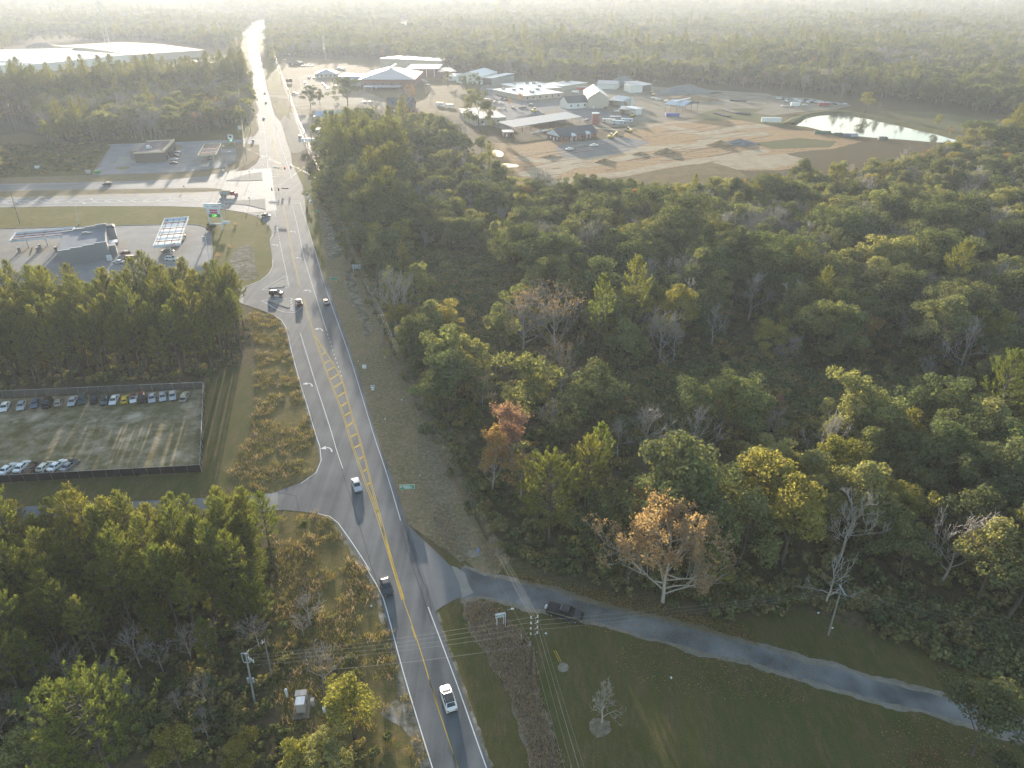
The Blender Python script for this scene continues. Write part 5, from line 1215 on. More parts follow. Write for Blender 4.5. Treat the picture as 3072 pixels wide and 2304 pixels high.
def make_car(kind):
    P_ = dict(
        sedan=dict(st=[(-2.38, .72, .32, .70, .86), (-2.25, .84, .25, .78, .98), (-1.55, .90, .22, .80, 1.00), (0, .91, .22, .78, .96), (1.2, .90, .22, .74, .92), (2.0, .86, .25, .66, .80), (2.34, .70, .33, .56, .66)], gb=(-1.75, 1.15, .80, .97), gr=(-1.05, .25, .60, 1.45)),
        hatch=dict(st=[(-2.05, .74, .32, .76, .95), (-1.95, .84, .25, .82, 1.03), (-1.2, .87, .22, .82, 1.02), (.2, .88, .22, .78, .98), (1.2, .86, .22, .74, .92), (1.8, .82, .25, .66, .80), (2.08, .66, .33, .56, .66)], gb=(-1.93, 1.2, .78, 1.0), gr=(-1.45, .25, .60, 1.48)),
        suv=dict(st=[(-2.40, .80, .42, .90, 1.10), (-2.28, .92, .34, .95, 1.16), (-1.2, .95, .30, .95, 1.14), (.4, .96, .30, .92, 1.10), (1.35, .94, .30, .88, 1.06), (2.1, .90, .34, .80, .98), (2.4, .76, .42, .70, .84)], gb=(-2.25, 1.25, .84, 1.13), gr=(-1.85, .35, .68, 1.76)),
        crossover=dict(st=[(-2.36, .74, .36, .80, .98), (-2.22, .88, .28, .88, 1.08), (-1.3, .93, .25, .88, 1.06), (.2, .94, .25, .84, 1.02), (1.25, .92, .25, .80, .98), (2.0, .87, .28, .70, .86), (2.36, .66, .36, .58, .68)], gb=(-2.15, 1.3, .82, 1.05), gr=(-1.45, .2, .62, 1.62)),
        van=dict(st=[(-2.6, .90, .40, .98, 1.15), (-2.5, .97, .34, 1.0, 1.2), (0, .98, .30, 1.0, 1.2), (1.5, .97, .30, .98, 1.16), (2.2, .92, .34, .85, 1.0), (2.55, .78, .42, .70, .84)], gb=(-2.55, 1.75, .93, 1.18), gr=(-2.45, .9, .84, 2.05)),
        pickup=dict(st=[(-2.85, .92, .50, .92, 1.08), (-2.75, .97, .44, .94, 1.10), (-.6, .98, .40, .94, 1.10), (.4, .98, .40, .96, 1.12), (1.6, .96, .40, .95, 1.12), (2.5, .94, .42, .88, 1.04), (2.85, .82, .52, .76, .92)], gb=(-.95, 1.5, .88, 1.11), gr=(-.7, .65, .70, 1.80)))[kind]
    out = []
    b = loft_body(P_['st'])
    x0, x1, hw, zb = P_['gb']; r0, r1, rw, zr = P_['gr']
    lo = [(x0, -hw, zb - .04), (x1, -hw, zb - .04), (x1, hw, zb - .04), (x0, hw, zb - .04)]
    mid = [(r0 - .04, -rw - .03, zr - .05), (r1 + .06, -rw - .03, zr - .05), (r1 + .06, rw + .03, zr - .05), (r0 - .04, rw + .03, zr - .05)]
    top = [(r0 + .12, -rw + .10, zr), (r1 - .08, -rw + .10, zr), (r1 - .08, rw - .10, zr), (r0 + .12, rw - .10, zr)]
    b.add(lo + mid, [(0, 1, 5, 4), (1, 2, 6, 5), (2, 3, 7, 6), (3, 0, 4, 7)])
    if kind == 'pickup':                                   # open bed sunk behind the cab
        b.mi = 1; b.add([(-2.62, -.78, 1.115), (-1.02, -.78, 1.115), (-1.02, .78, 1.115), (-2.62, .78, 1.115)], [(0, 1, 2, 3)]); b.mi = 0
        for y in (-.88, .88): b.box((-1.85, y, 1.16), (1.75, .12, .14))
        b.box((-2.76, 0, 1.16), (.08, 1.86, .14))
    b.mi = 1
    for x in (P_['st'][-1][0] - .10, P_['st'][0][0] + .06): b.box((x, 0, P_['st'][0][2] + .12), (.22, 1.35, .16))
    b.mi = 0
    out.append(('body', b.mesh('body', [CP['white'], M['trim']])))
    r = MB(); r.add(mid + top, [(0, 1, 5, 4), (1, 2, 6, 5), (2, 3, 7, 6), (3, 0, 4, 7), (4, 5, 6, 7)])
    out.append(('roof', r.mesh('roof', CP['white'])))
    faces = dict(side=[(lo[0], lo[1], mid[1], mid[0]), (lo[2], lo[3], mid[3], mid[2])], front=(lo[1], lo[2], mid[2], mid[1]), rear=(lo[3], lo[0], mid[0], mid[3]))
    g = MB(); quad_panel(g, faces['front'], .06, .94, .12, .93); out.append(('windscreen', g.mesh('windscreen', M['glass'])))
    g = MB(); quad_panel(g, faces['rear'], .08, .92, .25, .92); out.append(('rear_window', g.mesh('rear_window', M['glass'])))
    for f in faces['side']:
        for u0, u1 in ((.10, .47), (.52, .88)):
            g = MB(); quad_panel(g, f, u0, u1, .16, .90); out.append(('side_window', g.mesh('side_window', M['glass'])))
    return out, P_
WHEEL = {}
def wheel_mesh(r):
    if r in WHEEL: return WHEEL[r]
    t = MB(); t.tube([(0, -.11, 0), (0, .11, 0)], r, 14)
    h = MB(); h.tube([(0, -.125, 0), (0, .125, 0)], r * .62, 10)
    WHEEL[r] = (t.mesh('tyre', M['tyre']), h.mesh('rim', M['rim'])); return WHEEL[r]
CARS = {}
def car(kind, p, heading, colour, label, cat=None, group=None, roof=None, z=.06, scale=1.0, extra=None, name=None):
    if kind not in CARS: CARS[kind] = make_car(kind)
    parts, P_ = CARS[kind]
    cat = cat or dict(pickup='pickup truck', van='van').get(kind, 'car')
    t = thing(name or dict(sedan='parked_car' if group else 'car', hatch='car', suv='car', crossover='car', van='van', pickup='pickup_truck')[kind], label, cat, (p[0], p[1], z), heading, group)
    t.scale = (scale,) * 3
    for nm, me in parts:
        o = link(nm, me, t)
        if nm in ('body', 'roof'):
            o.material_slots[0].link = 'OBJECT'; o.material_slots[0].material = CP[roof if (nm == 'roof' and roof) else colour]
    r = .36 if kind in ('pickup', 'suv', 'van') else .33
    tm, rm = wheel_mesh(r); st = P_['st']; hw = st[2][1] - .09
    xf, xr = st[-1][0] - .95, st[0][0] + .95
    for x in (xf, xr):
        for y in (-hw, hw):
            w = link('wheel', tm, t, (x, y, r)); link('rim', rm, w)
    if 'lightbox' not in WHEEL:
        a = MB(); a.box((0, 0, 0), (.16, .34, .15)); WHEEL['lightbox'] = a.mesh('headlight', M['lamp_white'])
        a = MB(); a.box((0, 0, 0), (.14, .32, .16)); WHEEL['tail'] = a.mesh('tail_light', M['lamp_red'])
        a = MB(); a.box((0, 0, 0), (.12, .18, .13)); WHEEL['mirror'] = a.mesh('mirror', M['trim'])
    for y in (-1, 1):
        link('headlight', WHEEL['lightbox'], t, (st[-1][0] - .10, y * (st[-1][1] - .12), st[-1][3] - .01))
        link('tail_light', WHEEL['tail'], t, (st[0][0] + .04, y * (st[0][1] - .10), st[0][3] + .02))
        link('mirror', WHEEL['mirror'], t, (P_['gb'][1] - .25, y * (st[3][1] + .08), P_['gb'][3] + .02))
    return t
def head(Z, a, b):
    """heading of a vehicle whose tail is seen at a and nose at b"""
    p, q = one(Z, *a), one(Z, *b); d = q - p
    return math.atan2(d.y, d.x)
AWAY = math.radians(90 + 20.6); TOWARD = AWAY + math.pi
# on the main road
car('crossover', G(1345, 2103), AWAY - .02, 'white', 'white crossover with black roof driving away at the bottom of the road', roof='black', name='car')
car('sedan', G(1160, 1765), TOWARD + .03, 'dark', 'black sedan with headlights lit coming down the near lane', name='car')
car('sedan', G(1071, 1462), TOWARD + .04, 'silver', 'silver white sedan passing the side road mouth', name='car')
car('suv', one(ZC, 430, 282), R(-4), 'dark', 'dark sport utility car turning out between the traffic islands', name='car')
car('pickup', one(ZC, 656, 375), AWAY + .02, 'maroon', 'maroon pickup driving away with long shadow on the sunlit road', name='pickup_truck')
car('sedan', one(ZC, 926, 368), AWAY, 'grey', 'grey sedan with red lamps driving away at the shadow edge', name='car')
car('sedan', one(ZD, 493, 962), R(-28), 'dark', 'dark sedan on the right turn ramp by the intersection', name='car')
car('suv', one(ZF, 890, 542), R(180), 'dark', 'dark car alone on the far carriageway of the cross highway', name='car')
for x, y, h, c, lab in ((254, 985, TOWARD, 'silver', 'silver car coming down the left lane beyond the signals'), (272, 852, AWAY, 'white', 'white car driving off beyond the signals'), (262, 776, AWAY, 'dark', 'dark car where the side street joins beyond the signals'), (157, 462, TOWARD, 'grey', 'grey car far up the road near the bend, left lane'), (195, 432, AWAY, 'dark', 'dark car far up the road near the bend, right lane'), (141, 362, TOWARD, 'dark', 'dark car in the road bend'), (228, 198, TOWARD, 'grey', 'last tiny car at the top of the road')):
    car('sedan', one(ZE, x, y), h, c, lab, name='car')
# the fenced lot: one row along the back fence, one along the front
lot = [('sedan', 'white', (58, 275), (22, 350), 'white sedan first from the left in the back row'), ('sedan', 'silver', (175, 265), (150, 340), 'silver sedan second in the back row'), ('sedan', 'blue', (275, 245), (250, 328), 'grey blue sedan third in the back row'), ('suv', 'black', (370, 252), (335, 322), 'black wrecked car fourth in the back row'), ('hatch', 'tan', (428, 318), (447, 242), 'tan hatchback turned tail out in the back row'), ('sedan', 'silver', (560, 230), (520, 312), 'silver grey wagon sixth in the back row'), ('suv', 'teal', (618, 222), (605, 298), 'dark teal car beside the silver wagon'), ('suv', 'black', (710, 218), (695, 295), 'black sport utility car with bright grille in the back row'), ('sedan', 'teal', (790, 232), (765, 295), 'low dark green car left of the white coupe'), ('sedan', 'white', (865, 222), (825, 302), 'white coupe left of the yellow one'), ('hatch', 'yellow', (920, 292), (932, 225), 'bright yellow coupe in the back row'), ('hatch', 'white', (993, 218), (985, 285), 'white car with dark red roof beside the yellow one'), ('suv', 'black', (1056, 215), (1050, 282), 'black car between the red roofed and silver ones'), ('sedan', 'silver', (1126, 210), (1124, 285), 'silver car with sunroof fourteenth in the back row'), ('sedan', 'silver', (1204, 198), (1204, 275), 'pale silver car with racks third from the right end'), ('sedan', 'silver', (1275, 190), (1278, 270), 'silver sedan next to the wreck in the back row')]
for k, c, a, b, lab in lot:
    p = (one(ZJ, *a) + one(ZJ, *b)) / 2
    car(k, p, head(ZJ, a, b), c, lab, group='cars along the back fence of the lot', z=.03, roof='maroon' if 'red roof' in lab else None, name='parked_car')
front = [('sedan', 'white', (25, 800), (105, 738), 'white sedan first in the front row by the dark fence'), ('sedan', 'white', (130, 790), (205, 715), 'white sedan with dark glass second in the front row'), ('hatch', 'cream', (300, 785), (375, 720), 'cream white car with sunroof in the front row'), ('sedan', 'white', (385, 775), (470, 712), 'bright white sedan right in the front row')]
for k, c, a, b, lab in front:
    p = (one(ZJ, *a) + one(ZJ, *b)) / 2
    car(k, p, head(ZJ, a, b), c, lab, group='cars along the front fence of the lot', z=.03, name='parked_car')
def wreck(a, b, c, lab):
    """stripped car: open bonnet, no wheels at the front, gaping engine bay"""
    p = (one(ZJ, *a) + one(ZJ, *b)) / 2
    t = car('sedan', p, head(ZJ, a, b), c, lab, z=.03, name='wrecked_car', cat='wrecked car')
    m = MB(); m.box((1.55, 0, .95), (1.0, 1.3, .06)); m.build('engine_bay', M['trim'], t)
    m = MB(); m.bar((1.05, 0, 1.0), (.72, 0, 1.75), 1.35, .05); m.build('bonnet', CP[c], t)
    return t
wreck((1385, 205), (1345, 272), 'tan', 'grey stripped wreck with raised bonnet at the right end of the back row')
wreck((215, 795), (290, 732), 'rust', 'rusty brown wreck between the white cars of the front row')
wreck((480, 775), (555, 715), 'grey', 'grey wreck with open bonnet at the right end of the front row')
# fuel station forecourts
for k, c, x, y, h, lab in (('van', 'steel_blue', 1470, 288, 178, 'white van parked first at the far fuel station shop'), ('sedan', 'dark', 1455, 306, 180, 'dark car beside the white van at the far fuel station'), ('sedan', 'silver', 1446, 334, 180, 'silver car third at the far fuel station shop'), ('sedan', 'black', 1441, 366, 180, 'black car nearest at the far fuel station shop'), ('hatch', 'maroon', 1040, 1115, 180, 'maroon car parked before the near fuel station shop'), ('van', 'maroon', 1072, 1165, 180, 'dark red minivan beside the maroon car'), ('sedan', 'silver', 985, 1190, 180, 'white car half hidden by pine tops at the shop'), ('sedan', 'black', 1392, 1100, 2, 'black car at the pump under the large canopy'), ('suv', 'white', 1425, 1165, -6, 'white sport utility car nearest under the large canopy'), ('pickup', 'red', 1502, 985, 80, 'dark red vehicle at the right side of the large canopy')):
    car(k, one(ZF, x, y), R(h), c, lab, z=.05, name='parked_car' if k not in ('van', 'pickup') else None, cat='car' if k not in ('van', 'pickup') else None)
# black pickup beside the tar lane, with a low bed cover
a, b = (800, 540), (1058, 612)
t = car('pickup', one(ZK, 930, 585), head(ZK, (805, 555), (1050, 625)), 'black', 'black pickup parked half on the grass beside the tar lane', z=.03, scale=1.12)
m = MB()
for i in range(3): m.box((-2.45 + i * .58, 0, 1.27), (.55, 1.72, .10))
m.build('bed_cover', M['trim'], t)
m = MB(); m.box((-3.0, 0, .8), (.5, .5, .35)); m.tube([(-3.0, 0, .95), (-3.0, 0, 1.25)], .16, 8); m.build('hitch_box', M['lamp_white'], t)
m = MB()
for y in (-1.06, 1.06): m.box((.3, y, .42), (2.4, .16, .08))
m.build('side_step', M['chrome'], t)

# red dump truck leaving the cross highway
def dump_truck(p, hd, label):
    t = thing('dump_truck', label, 'dump truck', (p.x, p.y, .06), hd)
    m = MB(); m.box((-.2, 0, .75), (8.2, .9, .3)); m.build('chassis', M['trim'], t)
    m = MB()
    for s in (-1, 1): m.box((-1.55, s * 1.2, 1.95), (5.0, .1, 1.5))
    m.box((.95, 0, 2.05), (.1, 2.4, 1.7)); m.box((-4.0, 0, 1.9), (.1, 2.4, 1.4)); m.box((-1.55, 0, 1.15), (5.0, 2.4, .1))
    for i in range(7):
        for s in (-1, 1): m.box((-3.8 + i * .75, s * 1.28, 1.95), (.1, .06, 1.4))
    m.build('dump_bed', plain('dump_bed_metal', (.33, .34, .33), .5), t)
    m = MB(); m.box((-1.55, 0, 2.6), (4.7, 2.2, .35), taper=.6); m.build('load', M['weeds'], t)
    m = MB(); m.box((2.1, 0, 1.75), (1.5, 2.2, 1.9), taper=.9); m.build('cab', CP['red'], t)
    m = MB(); m.box((3.6, 0, 1.35), (1.7, 1.7, 1.0), taper=.9); m.build('bonnet', CP['red'], t)
    m = MB(); m.box((2.86, 0, 2.2), (.06, 1.8, .65)); m.build('windscreen', M['glass'], t)
    for s in (-1, 1):
        m = MB(); m.box((2.15, s * 1.07, 2.15), (.8, .06, .6)); m.build('side_window', M['glass'], t)
        m = MB(); m.box((3.9, s * .85, .95), (1.1, .5, .18)); m.build('mudguard', CP['white'], t)
    tm, rm = wheel_mesh(.5)
    for x in (3.9, -1.9, -3.2):
        for y in (-1.05, 1.05): w = link('wheel', tm, t, (x, y, .5)); link('rim', rm, w)
    return t
dump_truck(one(ZF, 1900, 634), R(-3), 'red dump truck with grey loaded bed waiting on the cross highway')

# small far vehicles and machines
def far_cars(Z, spec, group, z=.05):
    for x, y, k, c, h, lab in spec: car(k, one(Z, x, y), R(h), c, lab, group=group, z=z, name='parked_car' if k not in ('van', 'pickup') else None, cat='car' if k not in ('van', 'pickup') else None)
far_cars(ZE, [(425, 500, 'sedan', 'white', 0, 'white car by the far house beyond the office'), (575, 550, 'sedan', 'white', 80, 'white car first of the row behind the small office'), (597, 550, 'sedan', 'dark', 80, 'dark car second of the row behind the small office'), (625, 548, 'suv', 'silver', 80, 'silver car third of the row behind the small office'), (655, 548, 'sedan', 'white', 80, 'white car last of the row behind the small office'), (695, 652, 'sedan', 'grey', 85, 'grey car parked before the small office'), (668, 650, 'sedan', 'blue', 85, 'blue grey car parked before the small office'), (630, 648, 'van', 'white', 85, 'white van parked left of the small office'), (835, 652, 'sedan', 'grey', 90, 'grey car right of the small office'), (595, 690, 'suv', 'white', 100, 'sun glinting car at the left of the office car park'), (610, 712, 'sedan', 'white', 100, 'sun glinting car below the first in the office car park'), (745, 700, 'sedan', 'white', 95, 'sun glinting car in the middle of the office car park'), (765, 720, 'suv', 'white', 95, 'second glinting car in the middle of the office car park'), (785, 735, 'sedan', 'silver', 95, 'third glinting car in the middle of the office car park'), (850, 718, 'sedan', 'white', 95, 'glinting car at the right of the office car park'), (1090, 850, 'sedan', 'white', 20, 'white car in the yard left of the dark roofed house'), (1140, 855, 'suv', 'silver', 20, 'silver car in the yard left of the dark roofed house'), (1560, 668, 'sedan', 'white', -20, 'white car first by the brick complex corner'), (1590, 684, 'van', 'white', -20, 'white van by the brick complex corner'), (1612, 706, 'sedan', 'white', -20, 'white car lowest by the brick complex corner'), (510, 783, 'pickup', 'dark', 30, 'dark pickup at the side street mouth'), (555, 1140, 'suv', 'steel_blue', 100, 'grey car on the sandy roadside lot')], None)
far_cars(ZH, [(165, 662, 'sedan', 'white', 0, 'white car first left in the long grey car park'), (187, 664, 'sedan', 'white', 0, 'white car second left in the long grey car park'), (213, 670, 'suv', 'white', 0, 'white car third in the long grey car park'), (237, 672, 'sedan', 'silver', 0, 'silver car fourth in the long grey car park'), (150, 744, 'van', 'silver', 10, 'silver van left by the orange trees'), (178, 746, 'suv', 'grey', 10, 'grey car by the orange trees'), (215, 756, 'sedan', 'silver', 10, 'silver car by the orange trees'), (252, 764, 'sedan', 'white', 5, 'white car right of the silver one by the orange trees'), (262, 734, 'suv', 'dark', 20, 'dark car behind the orange trees'), (290, 738, 'sedan', 'dark', 20, 'second dark car behind the orange trees'), (240, 808, 'hatch', 'silver', 80, 'silver car nose out at the kerb under the orange trees'), (275, 808, 'hatch', 'white', 80, 'white car nose out at the kerb under the orange trees'), (345, 802, 'sedan', 'dark', 60, 'dark car under the orange trees'), (400, 800, 'sedan', 'dark', 40, 'dark car right of the orange trees'), (425, 798, 'suv', 'black', 40, 'black car right of the orange trees'), (468, 780, 'suv', 'green', 160, 'dark green car on the grass right of the orange trees'), (330, 700, 'pickup', 'silver', 60, 'silver pickup at the flat roofed entrance'), (757, 1108, 'pickup', 'white', 200, 'left white pickup on the gravel before the brick office'), (938, 1080, 'pickup', 'white', 195, 'right white pickup on the gravel before the brick office'), (1105, 826, 'sedan', 'white', 160, 'white patrol car before the lean-to shed'), (1028, 800, 'sedan', 'dark', 40, 'black and white car beside the big tan shop'), (1380, 728, 'pickup', 'white', 190, 'white truck left in the yard behind the open shed'), (1412, 738, 'pickup', 'white', 190, 'white truck right in the yard behind the open shed'), (1478, 750, 'pickup', 'white', 185, 'white truck at the edge of the solar roofed shed'), (878, 895, 'suv', 'green', 200, 'dark jeep by the red tank'), (545, 975, 'sedan', 'silver', 190, 'silver car first under the long shed'), (580, 968, 'sedan', 'white', 190, 'white car second under the long shed'), (620, 962, 'sedan', 'yellow', 190, 'yellow car under the long shed'), (500, 985, 'hatch', 'cream', 190, 'cream car at the left end under the long shed'), (660, 955, 'sedan', 'dark', 190, 'dark car under the long shed')], None)
spec = []
cs = ['steel_blue', 'white', 'grey', 'blue', 'silver', 'dark', 'steel_blue', 'white']
for i in range(26):
    x = 325 + i * 21; y = 752 + i * 1.9 + RND.uniform(-6, 6)
    spec.append((x, y, RND.choice(['sedan', 'suv', 'sedan', 'van']), cs[i % 8], RND.uniform(-30, 30), '%s car, %s from left in the impound row behind the pond' % ({'steel_blue': 'bluish'}.get(cs[i % 8], cs[i % 8]), ORD[i])))
far_cars(ZI, spec, 'impounded cars behind the pond')
far_cars(ZI, [(405, 775, 'pickup', 'white', 100, 'white pickup alone before the impounded cars'), (510, 773, 'sedan', 'white', 0, 'white car before the middle of the impounded cars'), (570, 782, 'sedan', 'white', 0, 'white car right before the impounded cars'), (380, 812, 'sedan', 'white', 10, 'white car left of the white box truck'), (420, 815, 'sedan', 'silver', 10, 'silver car left of the white box truck'), (545, 805, 'sedan', 'white', 0, 'white car right of the white box truck')], None)
far_cars(ZG, [(1395, 545, 'sedan', 'white', 0, 'white car behind the autumn trees near the warehouse'), (45, 435, 'sedan', 'silver', 0, 'silver car left behind the white warehouse'), (90, 430, 'suv', 'white', 0, 'white car left behind the white warehouse'), (700, 200, 'van', 'white', 0, 'white vehicle by the hazy apartment block'), (655, 378, 'sedan', 'grey', 0, 'grey car first behind the warehouse trees'), (760, 382, 'sedan', 'dark', 0, 'dark car second behind the warehouse trees')], None)
spec = []
for i in range(16):
    spec.append((1915 + (i % 4) * 12 - i * .8, 470 + (i // 4) * 22 + (i % 4) * 2, 'sedan', ['white', 'silver', 'grey', 'dark'][i % 4], 95, '%s car in the %s dealer row from the back left of the far road' % (['white', 'silver', 'grey', 'dark'][i % 4], ORD[i // 4])))
for i in range(8): spec.append((1770 + (i % 4) * 14, 352 + (i // 4) * 12, 'sedan', ['white', 'silver'][i % 2], 95, '%s car, %s from left in the %s yard row farther up the road' % (['white', 'silver'][i % 2], ORD[i % 4], ('back', 'front')[i // 4])))
far_cars(ZG, spec, 'cars for sale beside the far road')
# ------------------------------------------------------------------ buildings
M['wall_brick'] = plain('red_brick_wall', (.20, .105, .085), .85, var=.12, scale=1.5)
M['wall_white'] = plain('white_siding', (.62, .61, .58), .7, var=.06)
M['wall_tan'] = plain('tan_metal_wall', (.42, .37, .30), .7, var=.06)
M['wall_grey'] = plain('grey_block_wall', (.24, .24, .24), .85, var=.08)
M['roof_grey'] = plain('grey_metal_roof', (.30, .31, .33), .45, var=.06, scale=.3)
M['roof_white'] = plain('white_metal_roof', (.56, .57, .58), .6, var=.05, scale=.2, spec=.25)
M['roof_dark'] = plain('dark_shingle_roof', (.075, .078, .085), .85, var=.15, scale=.8)
M['roof_blue'] = plain('blue_grey_metal_roof', (.30, .36, .44), .45, var=.06, scale=.3)
M['roof_mauve'] = plain('mauve_membrane_roof', (.15, .125, .135), .95, var=.1, scale=.3, spec=.05)
M['roof_bluegrey'] = plain('grey_membrane_roof', (.21, .22, .245), .95, var=.1, scale=.3, spec=.05)
M['fascia'] = plain('white_fascia', (.62, .65, .68), .5, var=.04)
M['steel_red'] = plain('red_brown_steel', (.20, .07, .045), .6, var=.12)
M['window_glass'] = plain('window_glass', (.03, .035, .04), .08, spec=.8, var=0)
M['canopy_deck'] = plain('canopy_deck', (.50, .58, .64), .5, var=.08, scale=.4)
M['timber'] = plain('weathered_timber', (.20, .17, .13), .9, var=.2, scale=2)
M['tan_trim'] = plain('tan_coping', (.50, .42, .30), .7, var=.08)
def height_at(base, ypix):
    """height of something standing at ground point base whose top is seen at image row ypix"""
    v = (ypix - 1152.0) / FPX
    return CAM_H - base.y * (_s + v * _c) / (_c - v * _s)
def bld(name, label, cat, Z, a, b, depth, h, roof='gable', rise=2.0, ridge='x', wall='wall_white', rmat='roof_grey', over=.5, nwin=0, door=True, open_front=False, winrows=1, fasc=None):
    """a: front left ground pixel, b: front right; depth goes away from the viewer"""
    A, B = one(Z, *a), one(Z, *b); d = B - A; w = d.length; rz = math.atan2(d.y, d.x)
    t = thing(name, label, cat, (A.x, A.y, 0), rz)
    m = MB()
    if open_front:
        m.box((w / 2, depth - .1, h / 2), (w, .2, h))
        for x in (0.1, w - .1): m.box((x, depth / 2, h / 2), (.2, depth, h))
    else: m.box((w / 2, depth / 2, h / 2), (w, depth, h))
    if roof == 'gable':
        if ridge == 'x':
            m.add([(0, 0, h), (0, depth, h), (0, depth / 2, h + rise), (w, 0, h), (w, depth, h), (w, depth / 2, h + rise)], [(0, 2, 1), (3, 4, 5)])
        else:
            m.add([(0, 0, h), (w, 0, h), (w / 2, 0, h + rise), (0, depth, h), (w, depth, h), (w / 2, depth, h + rise)], [(0, 1, 2), (3, 5, 4)])
    m.build('wall', M[wall], t)
    r = MB(); o = over; th = .18
    def slab(q):
        q = [Vector(p) for p in q]; up = Vector((0, 0, th))
        vs = q + [p + up for p in q]
        r.add(vs, [(0, 3, 2, 1), (4, 5, 6, 7), (0, 1, 5, 4), (1, 2, 6, 5), (2, 3, 7, 6), (3, 0, 4, 7)])
    e = h + .02
    if roof == 'gable' and ridge == 'x':
        k = rise * o / (depth / 2)
        slab([(-o, -o, e - k), (w + o, -o, e - k), (w + o, depth / 2, e + rise), (-o, depth / 2, e + rise)])
        slab([(-o, depth / 2, e + rise), (w + o, depth / 2, e + rise), (w + o, depth + o, e - k), (-o, depth + o, e - k)])
    elif roof == 'gable':
        k = rise * o / (w / 2)
        slab([(-o, -o, e - k), (w / 2, -o, e + rise), (w / 2, depth + o, e + rise), (-o, depth + o, e - k)])
        slab([(w / 2, -o, e + rise), (w + o, -o, e - k), (w + o, depth + o, e - k), (w / 2, depth + o, e + rise)])
    elif roof == 'hip':
        i = min(w, depth) / 2
        if w > depth: r1, r2 = (i, depth / 2, e + rise), (w - i, depth / 2, e + rise)
        else: r1, r2 = (w / 2, i, e + rise), (w / 2, depth - i, e + rise)
        c = [(-o, -o, e - .1), (w + o, -o, e - .1), (w + o, depth + o, e - .1), (-o, depth + o, e - .1)]
        if w > depth: r.add(c + [r1, r2], [(0, 1, 5, 4), (1, 2, 5), (2, 3, 4, 5), (3, 0, 4), (0, 3, 2, 1)])
        else: r.add(c + [r1, r2], [(0, 1, 4), (1, 2, 5, 4), (2, 3, 5), (3, 0, 4, 5), (0, 3, 2, 1)])
    elif roof == 'shed':
        slab([(-o, -o, e), (w + o, -o, e), (w + o, depth + o, e + rise), (-o, depth + o, e + rise)])
    else:
        slab([(-o, -o, e), (w + o, -o, e), (w + o, depth + o, e), (-o, depth + o, e)])
    r.build('roof', M[rmat], t)
    if fasc:
        f = MB(); f.box((w / 2, -o - .06, e + .02), (w + 2 * o, .12, .5)); f.build('fascia', M[fasc], t)
    for rr in range(winrows):
        for i in range(nwin):
            x = w * (i + .5) / nwin
            q = MB(); q.box((x, -.03, h * (.5 + .32 * (rr - (winrows - 1) / 2))), (min(1.4, w / nwin * .4), .1, min(1.4, h * .34)))
            wo = q.build('window', M['window_glass'], t)
    if door and not open_front:
        q = MB(); q.box((w * .28 if nwin % 2 == 0 else w * (1 / nwin if nwin > 1 else .7), -.04, 1.05), (1.0, .1, 2.1)); q.build('door', M['fascia'], t)
    return t, w, depth, h
def person(Z, x, y, label, coat, rz=0):
    if 'person' not in CARS:
        me = bpy.data.meshes.new('person')
        V = [(0, 0, .95), (0, 0, 1.15), (0, 0, 1.40), (0, 0, 1.52), (0, .01, 1.70), (.10, 0, .90), (.11, .02, .48), (.11, 0, .06), (.12, .14, .04), (-.10, 0, .90), (-.12, -.02, .48), (-.12, -.05, .06), (-.12, .10, .04), (.20, 0, 1.40), (.25, -.02, 1.12), (.24, .08, .88), (-.20, 0, 1.40), (-.25, -.02, 1.12), (-.24, .08, .88)]
        E = [(0, 1), (1, 2), (2, 3), (3, 4), (0, 5), (5, 6), (6, 7), (7, 8), (0, 9), (9, 10), (10, 11), (11, 12), (2, 13), (13, 14), (14, 15), (2, 16), (16, 17), (17, 18)]
        RR = [.15, .14, .16, .06, .11, .10, .07, .05, .05, .10, .07, .05, .05, .07, .05, .04, .07, .05, .04]
        me.from_pydata(V, E, [])
        o = bpy.data.objects.new('person', me); COL.objects.link(o)
        o.modifiers.new('skin', 'SKIN'); s = o.modifiers.new('sub', 'SUBSURF'); s.levels = 1; s.render_levels = 1
        for i, sv in enumerate(me.skin_vertices[0].data): sv.radius = (RR[i], RR[i]); sv.use_root = (i == 0)
        dg = bpy.context.evaluated_depsgraph_get(); dg.update()
        fin = bpy.data.meshes.new_from_object(o.evaluated_get(dg)); fin.name = 'person'
        fin.materials.clear(); fin.materials.append(M['trim'])
        COL.objects.unlink(o); bpy.data.objects.remove(o); CARS['person'] = fin
    p = one(Z, x, y)
    o = link('person', CARS['person'], None, (p.x, p.y, .03), rz); tag(o, label, 'person')
    o.material_slots[0].link = 'OBJECT'; o.material_slots[0].material = CP[coat]
    return o
# lettering
def text_mesh(body, size, mat, extrude=.015):
    cu = bpy.data.curves.new('lettering', 'FONT'); cu.body = body; cu.size = size; cu.align_x = 'CENTER'; cu.align_y = 'CENTER'; cu.extrude = extrude; cu.resolution_u = 3
    o = bpy.data.objects.new('lettering', cu); COL.objects.link(o)
    dg = bpy.context.evaluated_depsgraph_get()
    me = bpy.data.meshes.new_from_object(o.evaluated_get(dg)); me.name = 'lettering'
    COL.objects.unlink(o); bpy.data.objects.remove(o); bpy.data.curves.remove(cu)
    me.materials.clear(); me.materials.append(mat)
    return me
def lettering(body, size, mat, parent, loc, rot=(math.pi / 2, 0, 0), sx=1.0, bold=0, name='lettering'):
    o = link(name, text_mesh(body, size, mat), parent, loc); o.rotation_euler = rot; o.scale = (sx, 1, 1)
    return o

